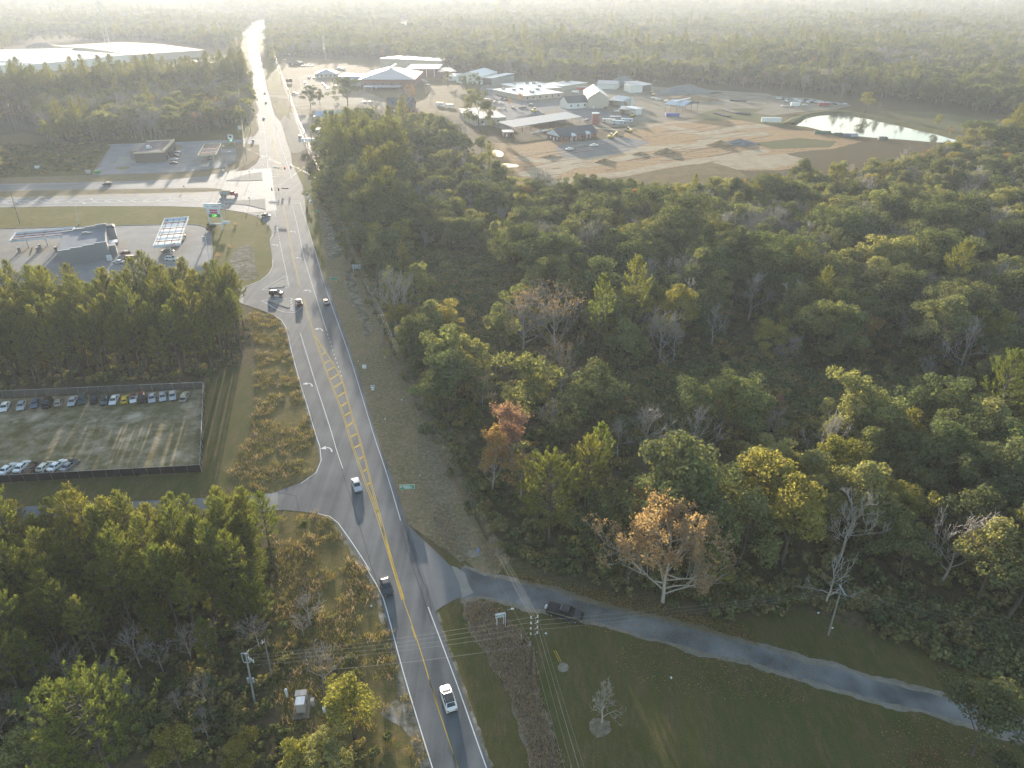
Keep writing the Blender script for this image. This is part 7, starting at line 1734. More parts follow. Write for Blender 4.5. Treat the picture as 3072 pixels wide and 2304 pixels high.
heap(ZH, 1470, 1128, 7, 3.0, 'site_dirt', 'dark earth heap in the middle of the graded site', 1.4)
heap(ZH, 1868, 1072, 7, 3.2, 'site_dirt', 'dark earth heap on the right of the graded site', 1.3)
heap(ZH, 2010, 1060, 9, 3.2, 'gravel', 'grey heap right of the dark earth heap', 1.5)
heap(ZH, 1020, 1195, 5, 2.0, 'site_dirt', 'small dark mound in the tracked sand', 1.4)
heap(ZH, 1280, 1140, 4, 1.5, 'site_dirt', 'little mound beside the wheel tracks', 1.6)
heap(ZH, 620, 1160, 5, 1.5, 'site_dirt', 'low mound left of the gravel pad', 1.6)
# machines
def digger(Z, x, y, rz, label, arm=True):
    p = one(Z, x, y); t = thing('excavator' if arm else 'wheel_loader', label, 'excavator' if arm else 'loader', (p.x, p.y, .03), rz)
    m = MB()
    for s in (-1, 1): m.box((0, s * 1.1, .5), (4.2, .6, 1.0))
    m.build('tracks', M['trim'], t)
    m = MB(); m.box((-.4, 0, 1.7), (3.6, 2.5, 1.3), taper=.92); m.build('body', CP['machine'], t)
    m = MB(); m.box((.5, .6, 2.7), (1.5, 1.2, 1.6), taper=.9); m.build('cab', M['glass'], t)
    m = MB(); m.box((.5, .6, 3.55), (1.6, 1.3, .12)); m.build('cab_roof', CP['white'], t)
    m = MB()
    if arm: m.bar((1.2, -.3, 1.9), (4.2, -.3, 4.6), .5, .6); m.bar((4.2, -.3, 4.6), (6.4, -.3, 2.4), .4, .45)
    else: m.bar((1.2, -.8, 1.4), (3.4, -.8, .8), .3); m.bar((1.2, .8, 1.4), (3.4, .8, .8), .3)
    m.build('arm', CP['machine'], t)
    m = MB(); m.box((6.3 if arm else 3.7, -.3 if arm else 0, 1.6 if arm else .7), (.9, 1.4 if arm else 2.6, 1.1), taper=.8); m.build('bucket', M['trim'], t)
    return t
digger(ZH, 1062, 1022, R(8), 'yellow excavator reaching over dirt right of the brick office')
digger(ZH, 1198, 975, R(120), 'yellow loader standing on the bare ground', False)
digger(ZH, 498, 828, R(20), 'yellow loader behind the gravel heap', False)
digger(ZH, 1222, 862, R(60), 'pale wheel loader by the trailers', False)
digger(ZH, 1195, 632, R(10), 'excavator at the foot of the gravel cone')
digger(ZH, 1372, 705, R(100), 'yellow excavator right of the open shed at the back')
# pipes and stacks lying in the grass
for x0, y0, x1, y1, n, lab in ((1880, 810, 1975, 838, 5, 'stack of dark pipes left in the yard grass'), (1990, 838, 2070, 850, 5, 'stack of dark pipes right in the yard grass'), (1940, 745, 2060, 752, 4, 'far stack of dark pipes in the yard'), (1820, 838, 1930, 865, 3, 'thin pipes lying in front of the pipe stacks')):
    a, b = one(ZH, x0, y0), one(ZH, x1, y1); t = thing('pipe_stack', lab, 'pipes', (a.x, a.y, .05), math.atan2(b.y - a.y, b.x - a.x)); L = (b - a).length
    for i in range(n): m = MB(); m.tube([(0, i * 1.1, .5), (L, i * 1.1, .5)], .5, 8); m.build('pipe', M['trim'], t)
for x, y, lab, c, r in ((866, 1085, 'left one of two people standing on the gravel', 'dark', 0), (881, 1085, 'right one of two people standing on the gravel', 'black', 2), (790, 880, 'person apart at the left in the compound group', 'dark', 1), (803, 885, 'person in red brown at the left of the three in the compound', 'maroon', 2), (812, 885, 'person in the middle of the three in the compound', 'grey', 3), (821, 884, 'person at the right of the three in the compound', 'maroon', 4), (236, 724, 'left one of two people in the car park', 'dark', 1), (247, 724, 'right one of two people in the car park', 'grey', 3)): person(ZH, x, y, lab, c, r)
# sheds far out in the hazy wood
bld('far_shed', 'long pale roofed sheds far in the right hand forest', 'shed', ZI, (1190, 490), (1400, 525), 40, 7, 'gable', 3, wall='wall_tan', rmat='roof_white')
bld('far_shed', 'white roofed shed at the right edge of the hazy forest', 'shed', ZI, (1745, 605), (1940, 600), 40, 7, 'gable', 3, wall='wall_white', rmat='roof_white')
bld('far_shed', 'arched pale hall next to the white shed in the hazy forest', 'shed', ZI, (1980, 622), (2190, 618), 30, 7, 'gable', 4, wall='wall_tan', rmat='roof_white')
bld('far_shed', 'tiny bright roof left of the sheds in the hazy forest', 'shed', ZI, (1040, 462), (1110, 468), 30, 6, 'gable', 2, wall='wall_white', rmat='roof_white')
bld('far_shed', 'bright distant roof in the forest at the top', 'shed', ZH, (1535, 175), (1640, 185), 60, 8, 'gable', 3, wall='wall_white', rmat='roof_white')
# ------------------------------------------------------------------ poles, wires, signs, fence and small things
M['pole_wood'] = plain('pole_wood', (.085, .062, .045), .9, var=.2, scale=2)
M['pole_grey'] = plain('pole_weathered', (.22, .20, .18), .9, var=.15, scale=2)
M['galv'] = plain('galvanised_steel', (.42, .43, .44), .45, metal=.4)
M['insulator'] = plain('insulator', (.62, .62, .58), .3)
M['wire'] = plain('wire', (.26, .255, .24), .5, metal=.3, var=0)
M['sign_green_road'] = plain('road_sign_green', (.03, .28, .17), .45)
M['sign_white'] = plain('road_sign_white', (.70, .72, .74), .45)
M['sign_blue'] = plain('road_sign_blue', (.18, .25, .55), .45)
M['screen_dark'] = plain('fence_screen', (.022, .020, .020), .9, var=.15, scale=1)
def pole(Z, base, top, label, mat='pole_wood', r=.16, arms=0, dir_=0.0, name='utility_pole', group=None):
    b = one(Z, *base); H = max(5.0, height_at(b, Z(*top)[1]))
    tp = G(*Z(*top), H); lean = Vector((max(-.6, min(.6, tp.x - b.x)), 0, H))
    t = thing(name, label, 'pole', (b.x, b.y, 0), 0, group)
    m = MB(); m.tube([(0, 0, -.2), lean * .5, lean], [r * 1.15, r, r * .75], 8); m.build('shaft', M[mat], t)
    for i in range(arms):
        z = H - .35 - .9 * i; c, s = math.cos(dir_), math.sin(dir_)
        m = MB(); m.bar((lean.x - 1.25 * c, -1.25 * s, z), (lean.x + 1.25 * c, 1.25 * s, z), .11, .13); m.build('crossarm', M[mat], t)
        for k in (-1.15, -.4, .4, 1.15):
            m = MB(); m.tube([(lean.x + k * c, k * s, z + .06), (lean.x + k * c, k * s, z + .34)], [.07, .05], 6); m.build('insulator', M['insulator'], t)
    return t, b, H, lean.x
def wire(points, label, sag=.6, r=.022, group=None, name='overhead_wire', mat='wire'):
    pts = []
    for a, b in zip(points, points[1:]):
        a, b = Vector(a), Vector(b); n = max(4, min(14, int((b - a).length / 6)))
        for k in range(n):
            u = k / n; p = a.lerp(b, u); p.z -= sag * 4 * u * (1 - u) * ((b - a).length / 50); pts.append(p)
    pts.append(Vector(points[-1]))
    m = MB(); m.tube(pts, r, 4, cap=False); o = m.build(name, M[mat])
    return tag(o, label, 'wire', group)
# near pole with a tower of insulators
tN, bN, HN, lN = pole(ZK, (687, 998), (712, 582), 'dark wooden pole with white insulators on the lawn beside the road', r=.19)
for i in range(4):
    z = HN - .4 - 1.15 * i
    for sx, sy in ((-.45, -.1), (.55, .15)):
        m = MB(); m.bar((lN, 0, z - .25), (lN + sx, sy, z), .06); m.build('bracket', M['galv'], tN)
        m = MB(); m.tube([(lN + sx, sy, z - .05), (lN + sx, sy, z + .32)], [.11, .08], 7); m.build('insulator', M['insulator'], tN)
z = HN - 6.2; m = MB(); m.bar((lN, 0, z), (lN - .9, -.2, z), .08); m.bar((lN - .5, -.1, z), (lN - .7, -.15, z + .6), .07); m.build('bracket', M['galv'], tN)
top = Vector((bN.x + lN, bN.y, HN))
# poles up the right hand strip
tA, bA, HA, lA = pole(ZC, (1492, 775), (1503, 478), 'pale pole with cross piece in the strip by the wood edge', 'pole_grey', arms=1)
tB, bB, HB, lB = pole(ZD, (1292, 1385), (1310, 1085), 'slim dark pole with forked top farther up the strip', arms=1, dir_=.2)
tC, bC, HC, lC = pole(ZD, (1082, 760), (1058, 560), 'dark pole at the end of the shining wires by the signals', arms=1)
tD, bD, HD, lD = pole(ZD, (955, 318), (948, 105), 'left one of two dark poles before the billboard', arms=1)
tE, bE, HE, lE = pole(ZD, (893, 320), (884, 125), 'right one of two dark poles before the billboard')
tF, bF, HF, lF = pole(ZE, (475, 880), (455, 740), 'pole beyond the side street at the right of the road', arms=1)
tG_, bG, HG, lG = pole(ZE, (400, 700), (385, 560), 'pole on the grass across from the small office', arms=1)
tH, bH, HH, lH = pole(ZE, (330, 470), (322, 350), 'pole near the road bend on the right', arms=1)
tI, bI, HI, lI = pole(ZE, (270, 270), (262, 200), 'farthest pole on the right of the road', arms=1)
chain = [(bN, HN, lN), (bA, HA, lA), (bB, HB, lB), (bC, HC, lC), (bE, HE, lE), (bF, HF, lF), (bG, HG, lG), (bH, HH, lH), (bI, HI, lI)]
far0 = G(*ZK(1010, 1659), HN - 1.5); exit_ = Vector((bN.x + (far0.x - bN.x) * 3.2, bN.y + (far0.y - bN.y) * 3.2, HN - 1))
for k, (dx, dz, lab) in enumerate(((-.55, -.1, 'left conductor along the wood edge'), (0, .25, 'top conductor along the wood edge'), (.55, -.1, 'right conductor along the wood edge'), (.3, -1.3, 'second right conductor along the wood edge'), (-.3, -6.3, 'lowest cable along the wood edge'))):
    pts = [exit_ + Vector((dx * 2.2, 0, dz))] + [Vector((b.x + l + dx, b.y, H + dz)) for b, H, l in chain]
    wire(pts, lab, .9, .014 if k < 4 else .02, 'wires along the wood edge')
# crossing wires to the left service pole
tS, bS, HS, lS = pole(ZA, (175, 1112), (130, 720), 'grey service pole with square frame and transformers on the left', 'galv', r=.15)
m = MB(); f = 1.0
for a, b in (((-.7, 0), (-.7, -1.9)), ((.25, 0), (.25, -1.9)), ((-.7, 0), (.25, 0)), ((-.7, -1.9), (.25, -1.9))): m.bar((lS + a[0], .1, HS + a[1]), (lS + b[0], .1, HS + b[1]), .12)
m.build('top_frame', M['galv'], tS)
for i in range(3):
    m = MB(); m.tube([(lS + .35 + .28 * i, -.15, HS - .9 - .35 * i), (lS + .35 + .28 * i, -.15, HS - .35 - .35 * i)], .1, 7); m.build('insulator', M['insulator'], tS)
for s in (-1, 1):
    m = MB(); m.tube([(lS * .5 + s * .38, 0, HS * .42), (lS * .5 + s * .38, 0, HS * .42 + .9)], .2, 8); m.build('transformer', M['galv'], tS)
tT, bT, HT, lT = pole(ZA, (318, 920), (255, 592), 'thin dark pole behind the grey service pole', 'pole_grey', r=.12)
m = MB(); m.bar((lT, 0, HT - .6), (lT - .5, 0, HT - .9), .12); m.bar((lT - .5, 0, HT - 1.2), (lT - .4, 0, HT - .3), .1); m.build('cutout', M['insulator'], tT)
tU, bU, HU, lU = pole(ZA, (748, 1060), (724, 850), 'short dark pole above the golden leaved tree', 'pole_grey', r=.09)
for k, (za, zb, lab) in enumerate(((-.2, -.3, 'top wire crossing the road low in the picture'), (-1.3, -.9, 'second wire crossing the road low in the picture'), (-2.4, -1.6, 'third wire crossing the road low in the picture'), (-3.5, -2.4, 'fourth wire crossing the road low in the picture'))):
    wire([top + Vector((-.4, -.1, za)), (bS.x + lS + .2, bS.y, HS + zb)], lab, .8, .012, 'wires crossing the road')
wire([top + Vector((-.8, -.2, -6.2)), (bU.x + lU, bU.y, HU - .1)], 'low thick cable crossing the road to the short pole', .8, .018)
wire([(bT.x + lT, bT.y, HT - .5), (bS.x + lS - .5, bS.y, HS - .1)], 'short wire between the two left service poles', .3, .02)
# lane side pole at the right
tL, bL, HL, lL = pole(ZL, (875, 695), (962, 385), 'leaning grey pole with cross piece beside the tar lane', 'pole_grey', r=.14)
lL = G(*ZL(962, 385), HL).x - bL.x; print('lane pole', HL, lL)
for c in list(tL.children): bpy.data.objects.remove(c)
m = MB(); m.tube([(0, 0, -.2), (lL * .5, 0, HL * .5), (lL, 0, HL)], [.17, .15, .11], 8); m.build('shaft', M['pole_grey'], tL)
m = MB(); m.bar((lL - .15, .6, HL + .55), (lL + .35, -1.0, HL - .15), .13); m.build('crossarm', M['galv'], tL)
m = MB(); m.box((.25, -.16, 1.9), (.26, .05, .3)); m.build('tag_plate', M['sign_white'], tL)
lt = Vector((bL.x + lL, bL.y, HL))
for k, (a, b, lab) in enumerate((((0, 470, 8.6), (2212, 690, 8.0), 'upper wire along the tar lane'), ((0, 530, 8.0), (2212, 790, 7.6), 'middle wire along the tar lane'), ((0, 585, 7.0), (2212, 850, 7.0), 'lower wire along the tar lane'))):
    pa = one(ZL, a[0] - 900, a[1] + 90, a[2]); pb = one(ZL, b[0] + 900, b[1] + 90, b[2])
    wire([top + Vector((.4, 0, -1 - k)), pa.lerp(lt, .35) if False else lt + Vector((.2 * k, 0, .3 - .5 * k)), pb], lab, .5, .013, 'wires along the tar lane')
# left side poles and lamps
pole(ZF, (165, 858), (100, 612), 'wooden pole with grey box left of the diesel canopy', 'pole_grey', r=.17)
q = [o for o in COL.objects if o.get('label') == 'wooden pole with grey box left of the diesel canopy'][0]
m = MB(); m.box((-.4, 0, 7.5), (.6, .5, 1.0)); m.build('transformer', M['galv'], q)
def lamp_post(Z, base, top, label, mat='fascia', arm=(1.6, 0)):
    t, b, H, l = pole(Z, base, top, label, mat, .10, name='street_lamp')
    m = MB(); m.bar((l, 0, H - .1), (l + arm[0], arm[1], H + .05), .08); m.build('arm', M[mat], t)
    m = MB(); m.box((l + arm[0], arm[1], H + .02), (.8, .4, .14)); m.build('lamp_head', M['insulator'], t)
    m = MB(); m.box((0, 0, .3), (.55, .55, .6)); m.build('base', M['concrete'], t); t['category'] = 'lamp'
    return t
lamp_post(ZF, (658, 870), (628, 712), 'white lamp post on the grass behind the shop', arm=(.2, 0))
lamp_post(ZF, (1745, 1222), (1715, 965), 'white lamp post on the right kerb of the near station', arm=(-1.0, 0))
lamp_post(ZF, (1862, 405), (1836, 215), 'dark lamp post with arm left on the far station lot', 'galv', (1.2, 0))
lamp_post(ZF, (1892, 433), (1872, 262), 'dark lamp post right on the far station lot', 'galv', (2.6, .2))
tW, bW, HW, lW = pole(ZF, (2045, 333), (2028, 222), 'dark pole on the grass corner by the far station', 'pole_grey', r=.16)
pole(ZF, (1882, 828), (1858, 622), 'tall steel pole beside the fuel price sign', 'galv', .14)
pole(ZD, (1220, 880), (1215, 668), 'white pole standing in the shade by the wood edge', 'insulator', .11)
tR, bR, HR, lR = pole(ZD, (910, 590), (900, 372), 'pale steel signal pole right of the intersection', 'galv', .15)
tQ, bQ, HQ, lQ = pole(ZD, (100, 985), (75, 760), 'steel signal pole left of the intersection', 'galv', .14)
# wires left of the far road, sun glint put in by near-white material
chainL = [(bW, HW, lW)]
for k, (b_, t_, lab) in enumerate((((75, 1000), (88, 820), 'left roadside pole beside the dark wood'), ((58, 760), (62, 600), 'left roadside pole at the driveways'), ((42, 430), (44, 310), 'left roadside pole near the shop'), ((32, 300), (36, 230), 'farthest left roadside pole'))):
    t, b, H, l = pole(ZE, b_, t_, lab); chainL.append((b, H, l))
for dx, dz, lab in ((-.3, -.1, 'shining wire left of the far road, upper'), (.2, -.9, 'shining wire left of the far road, lower')):
    wire([Vector((b.x + l + dx, b.y, H + dz)) for b, H, l in chainL], lab, .6, .05, 'shining wires left of the far road', mat='insulator')
# signals hung on span wires
SPA = Vector((bW.x + lW, bW.y, 8.2)); 
M['signal'] = plain('signal_housing', (.03, .028, .025), .6)
def signal(Z, x, y, z, label, facing=-1, red=False):
    p = one(Z, x, y, z); t = thing('traffic_signal', label, 'traffic light', (p.x, p.y, z), R(-15))
    m = MB(); m.box((0, 0, 0), (.95 if red else .55, .25, 1.5)); m.build('housing', M['signal'], t)
    for i in range(3):
        m = MB(); m.tube([(0, -.14, .45 - .45 * i), (0, -.34, .45 - .45 * i)], .17, 8); m.build('visor', M['signal'], t)
    if red:
        m = MB(); m.tube([(0, -.36, .45), (0, -.40, .45)], .22, 10); m.build('lit_lens', emit('red_signal', (1, .06, .03), 3.0), t)
    m = MB(); m.bar((0, 0, .75), (0, 0, 1.5), .05); m.build('hanger', M['galv'], t)
    return p
p1 = signal(ZD, 675, 478, 5.8, 'traffic light showing red over the far side of the intersection', red=True)
p2 = signal(ZD, 738, 470, 5.8, 'dark traffic light right of the red one')
p3 = signal(ZD, 549, 690, 5.8, 'left dark traffic light seen from behind over the near side')
p4 = signal(ZD, 615, 690, 5.8, 'right dark traffic light seen from behind over the near side')
wire([(bW.x + lW, bW.y, 7.6), p1 + Vector((0, 0, 1.5)), p2 + Vector((0, 0, 1.5)), (bC.x, bC.y, 7.8)], 'span wire carrying the red traffic light', .15, .02)
wire([(bQ.x + lQ, bQ.y, 7.8), p3 + Vector((0, 0, 1.5)), p4 + Vector((0, 0, 1.5)), (bR.x + lR, bR.y, 7.8)], 'span wire carrying the two dark traffic lights', .15, .02)
p = one(ZD, 592, 476, 6.0); m = MB(); m.box((0, 0, 0), (4.2, .06, .55)); o = m.build('street_name_sign', M['sign_green_road'], None, (p.x, p.y, 6.0), R(-15)); tag(o, 'long green street name sign left of the red traffic light', 'sign')
p = one(ZD, 641, 476, 6.0); m = MB(); m.box((0, 0, 0), (.9, .06, 1.0)); o = m.build('lane_sign', M['sign_white'], None, (p.x, p.y, 6.0), R(-15)); tag(o, 'small white sign between green sign and red traffic light', 'sign')
p = one(ZD, 681, 681, 6.0); m = MB(); m.box((0, 0, 0), (4.0, .06, .5)); o = m.build('street_name_sign', M['signal'], None, (p.x, p.y, 6.0), R(-15)); tag(o, 'dark back of a street sign right of the two dark signals', 'sign')
for Z, x, y, y2, lab in ((ZD, 336, 585, 505, 'signal post on the upper island'), (ZD, 333, 832, 770, 'signal post on the lower island'), (ZF, 1531, 575, 545, 'small marker post on the median'), (ZF, 2143, 815, 790, 'dark sign post by the ramp')):
    b = one(Z, x, y); H = max(1.5, height_at(b, Z(x, y2)[1])); t = thing('sign_post', lab, 'post', (b.x, b.y, 0))
    m = MB(); m.tube([(0, 0, 0), (0, 0, H)], .09, 6); m.build('shaft', M['galv'], t)
    m = MB(); m.box((0, -.12, H - .2), (.55, .1, .6)); m.build('head', M['signal'], t)
def road_sign(Z, x, ybase, ytop, w, h, mat, label, posts=1, rz=0.0, txt=None, frame=None):
    b = one(Z, x, ybase); H = max(h + .5, height_at(b, Z(x, ytop)[1])); t = thing('road_sign', label, 'sign', (b.x, b.y, 0), rz)
    for i in range(posts):
        xx = 0 if posts == 1 else (-w * .38 + w * .76 * i / (posts - 1))
        m = MB(); m.box((xx, .05, (H - .05) / 2), (.1, .08, H - .05)); m.build('post', M['galv'], t)
    if frame: m = MB(); m.box((0, -.02, H - h / 2), (w + .14, .04, h + .14)); m.build('border', M[frame], t)
    m = MB(); m.box((0, -.06, H - h / 2), (w, .05, h)); m.build('panel', M[mat], t)
    if txt:
        for k, (s, zz, sz, mm) in enumerate(txt): lettering(s, sz, M[mm], t, (0, -.10, H - h * zz))
    return t, H
# destination sign by the near verge
t, H = road_sign(ZB, 1447, 505, 428, 3.0, 1.05, 'sign_green_road', 'green destination sign with pale rows on two posts', 2, R(4), None, 'sign_white')
for k in range(3):
    m = MB(); m.box((.15 - .3 * (k == 0), -.10, H - .24 - .28 * k), (1.9 - .35 * (k != 1), .03, .15)); m.build('lettering_row', M['sign_white'], t)
    if k < 2: m = MB(); m.box((-1.25, -.10, H - .24 - .28 * k), (.3, .03, .16)); m.build('arrow', M['sign_white'], t)
road_sign(ZC, 1007, 165, 108, 2.6, .85, 'sign_green_road', 'plain green sign on the verge across from the islands', 2, R(3), None, 'sign_white')
road_sign(ZC, 1308, 1030, 975, 1.15, 1.2, 'sign_white', 'square white road sign on the right verge', 1, R(2), [('S', .35, .5, 'trim'), ('LIMIT', .75, .22, 'trim')][:0])
t, H = road_sign(ZC, 1390, 1235, 1180, 1.0, .95, 'sign_white', 'double white route sign lower on the right verge', 1, R(2))
m = MB(); m.box((0, -.1, H - .25), (.7, .03, .3)); m.build('route_shield', M['sign_blue'], t)
m = MB(); m.box((0, -.06, H - 1.3), (.75, .05, .5)); m.build('lower_panel', M['sign_white'], t)
road_sign(ZD, 905, 790, 722, 1.0, 1.7, 'sign_blue', 'tall bluish sign first on the golden verge', 1, R(-5), None, 'sign_white')
road_sign(ZD, 922, 835, 762, 1.3, 1.4, 'sign_white', 'square white sign second on the golden verge', 1, R(-5))
road_sign(ZD, 945, 870, 808, 1.1, .9, 'sign_blue', 'blue and white route sign third on the golden verge', 1, R(-5), None, 'sign_white')
road_sign(ZD, 997, 960, 896, 2.0, .8, 'sign_green_road', 'small green sign at the edge of shade near the signals', 1, R(-5))
# white framed board in the strip
b = one(ZD, 1397, 1508); H = height_at(b, ZD(1397, 1440)[1]); t = thing('land_sign', 'white framed board with grey panel in the strip by the wood', 'sign', (b.x, b.y, 0))
for s in (-1, 1):
    m = MB(); m.box((s * 1.35, 0, H / 2), (.24, .24, H)); m.build('post', M['fascia'], t)
for z in (H - .15, H * .52): m = MB(); m.box((0, 0, z), (2.45, .18, .22)); m.build('rail', M['fascia'], t)
m = MB(); m.box((0, 0, H * .74), (2.3, .1, H * .34)); m.build('panel', plain('grey_sign_panel', (.10, .11, .14), .6), t)
for i in range(3): m = MB(); m.box((0, -.07, H * (.65 + .09 * i)), (1.7, .03, .12)); m.build('lettering_row', M['fascia'], t)
# lodge sign on the near ditch with a lamp post
p = one(ZK, 517, 660); H = height_at(p, ZK(522, 542)[1]); t = thing('yard_lamp', 'dark post with bracket lamp beside the white lodge sign', 'lamp', (p.x, p.y, 0))
m = MB(); m.tube([(0, 0, 0), (.1, 0, H)], .11, 8); m.build('shaft', M['pole_wood'], t)
m = MB(); m.tube([(-.18, -.05, 0), (-.12, -.05, H * .8)], .05, 6); m.build('conduit', M['fascia'], t)
m = MB(); m.bar((.1, 0, H), (.9, .1, H + .2), .05); m.build('arm', M['galv'], t)
m = MB(); m.box((1.0, .1, H + .2), (.5, .25, .15)); m.build('lamp_head', M['insulator'], t)
z = 2.6; a, b2 = one(ZK, 437, 585, z), one(ZK, 510, 572, z); w = (b2 - a).length; rz = math.atan2(b2.y - a.y, b2.x - a.x)
t = thing('lodge_sign', 'long white sign board lettered MOOSE by the lamp post', 'sign', (a.x, a.y, 0), rz)
for x in (.3, w - .3): m = MB(); m.box((x, .05, (z + .3) / 2), (.12, .1, z + .3)); m.build('post', M['fascia'], t)
m = MB(); m.box((w / 2, 0, z), (w, .16, .85)); m.build('frame', M['fascia'], t)
m = MB(); m.box((w / 2, -.07, z), (w - .3, .06, .6)); m.build('panel', M['sign_white'], t)
lettering('MOOSE', .62, M['trim'], t, (w / 2, -.12, z - .02), (math.pi / 2, 0, 0), 1.12)
p = one(ZK, 637, 775); m = MB(); m.tube([(0, 0, .02), (0, 0, .05)], .55, 14); o = m.build('manhole_lid', M['trim'], None, (p.x, p.y, .02)); tag(o, 'dark round lid on the ground left of the insulator pole', 'lid')
p = one(ZK, 622, 750); m = MB(); m.tube([(0, 0, 0), (0, 0, 1.2)], .05, 6); o = m.build('marker_stake', M['fascia'], None, (p.x, p.y, 0)); tag(o, 'thin white stake by the dark round lid', 'stake')
for k in range(2):
    p = one(ZK, 890 + 14 * k, 908); p2 = Vector((-.9, 1.0, 1.5)); m = MB(); m.tube([(0, 0, 0), p2], .04, 5); o = m.build('guy_guard', M['yellow_paint'], None, (p.x, p.y, 0)); tag(o, ('left' if k == 0 else 'right') + ' yellow guy wire guard at the bare patch on the lawn', 'guy guard')
p = one(ZB, 2030, 985); m = MB(); m.tube([(0, 0, 0), (0, 0, .9)], .16, 8); m.tube([(0, 0, .9), (0, 0, 1.1)], [.2, .05], 8); m.tube([(-.28, 0, .6), (.28, 0, .6)], .08, 6); o = m.build('hydrant', M['sign_blue'], None, (p.x, p.y, 0)); tag(o, 'purple blue hydrant on the bare patch near the apron', 'hydrant')
# utility cabinets on the deck
a, b2 = one(ZA, 480, 1262, .3), one(ZA, 622, 1248, .3); w = (b2 - a).length; c0 = one(ZA, 470, 1075, .3); dep = (c0 - a).length; rz = math.atan2(b2.y - a.y, b2.x - a.x)
t = thing('equipment_deck', 'timber deck carrying utility cabinets among the weeds', 'deck', (a.x, a.y, 0), rz)
n = 9
for i in range(n): m = MB(); m.box((w * (i + .5) / n, dep / 2, .28), (w / n - .03, dep, .09)); m.build('plank', M['timber'], t)
m = MB()
for x in (.15, w / 2, w - .15): m.box((x, dep / 2, .12), (.15, dep - .1, .22))
m.build('bearer', M['timber'], t)
def cabinet(x, y, sx, sy, sz, zz, label, roof, nm='utility_cabinet'):
    pp = Vector((a.x + math.cos(rz) * x - math.sin(rz) * y, a.y + math.sin(rz) * x + math.cos(rz) * y, zz))
    t = thing(nm, label, 'cabinet', pp, rz)
    m = MB(); m.box((0, 0, sz / 2), (sx, sy, sz)); m.build('body', M['cab_body'], t)
    m = MB(); m.box((0, 0, sz + .05), (sx + .1, sy + .1, .1)); m.build('lid', M[roof], t)
    m = MB(); m.box((0, -sy / 2 - .02, sz * .5), (sx * .8, .03, sz * .8)); m.build('door', M['cab_body'], t)
    return t
M['cab_body'] = plain('cabinet_body', (.36, .34, .33), .6, var=.08)
cabinet(w * .50, dep * .40, 1.25, 1.3, 1.9, .33, 'tall cabinet with white lid in the middle of the deck', 'fascia')
cabinet(w * .42, dep * .86, 1.6, .9, 1.3, .33, 'wide grey cabinet at the back of the deck', 'cab_body')
cabinet(w * 1.12, dep * .60, .45, .55, 1.2, 0, 'narrow pale green cabinet right of the deck', 'cab_body', 'meter_cabinet')
p = one(ZA, 445, 1075); m = MB(); m.tube([(0, 0, 0), (0, 0, 1.7)], .22, 8); m.tube([(0, 0, 1.7), (0, 0, 1.95)], [.26, .1], 8); o = m.build('vent_pipe', M['fascia'], None, (p.x, p.y, 0)); tag(o, 'white capped post left of the deck', 'post')
p = one(ZA, 752, 1200); m = MB(); m.box((0, 0, .55), (.35, .3, 1.1)); o = m.build('cable_pedestal', M['fascia'], None, (p.x, p.y, 0)); tag(o, 'small white pedestal under the golden leaved tree', 'pedestal')
# ------------- fence of the car lot: posts, top rails and dark screen
def fence(name, label, a, b, h, n, screen=True, colour='screen_dark'):
    a, b2 = Vector(a), Vector(b); d = b2 - a; L = d.length; rz = math.atan2(d.y, d.x)
    t = thing(name, label, 'fence', (a.x, a.y, 0), rz)
    pm = MB(); pm.tube([(0, 0, 0), (0, 0, h + .12)], .05, 6); pm = pm.mesh('post', M['galv'])
    for i in range(n + 1): link('post', pm, t, (L * i / n, 0, 0))
    m = MB(); m.tube([(0, 0, h + .05), (L, 0, h + .05)], .035, 5); m.build('top_rail', M['galv'], t)
    if screen:
        sm = MB(); sm.box((L / n / 2, -.045, h / 2 + .02), (L / n - .05, .02, h - .06)); sm = sm.mesh('screen', M[colour])
        for i in range(n): link('screen', sm, t, (L * i / n, 0, 0))
    return t
def mesh_mat():
    m, nt, bsdf = new_mat('wire_mesh'); N = nt.nodes; L = nt.links
    bsdf.inputs['Base Color'].default_value = (.12, .12, .12, 1); bsdf.inputs['Alpha'].default_value = .35; return m
M['mesh'] = mesh_mat()
cl = P(ZJ, (-900, 275), (0, 212), (1510, 160), (1487, 775), (0, 852), (-900, 905))
fence('lot_fence', 'dark screened back fence of the car lot below the pines', cl[1] + (cl[0] - cl[1]) * .6, cl[2], 1.9, 26, True, 'mesh')
fence('lot_fence', 'dark screened right side fence of the car lot', cl[2], cl[3], 1.9, 12)
fence('lot_fence', 'dark screened front fence of the car lot', cl[4] + (cl[5] - cl[4]) * .6, cl[3], 1.9, 20)
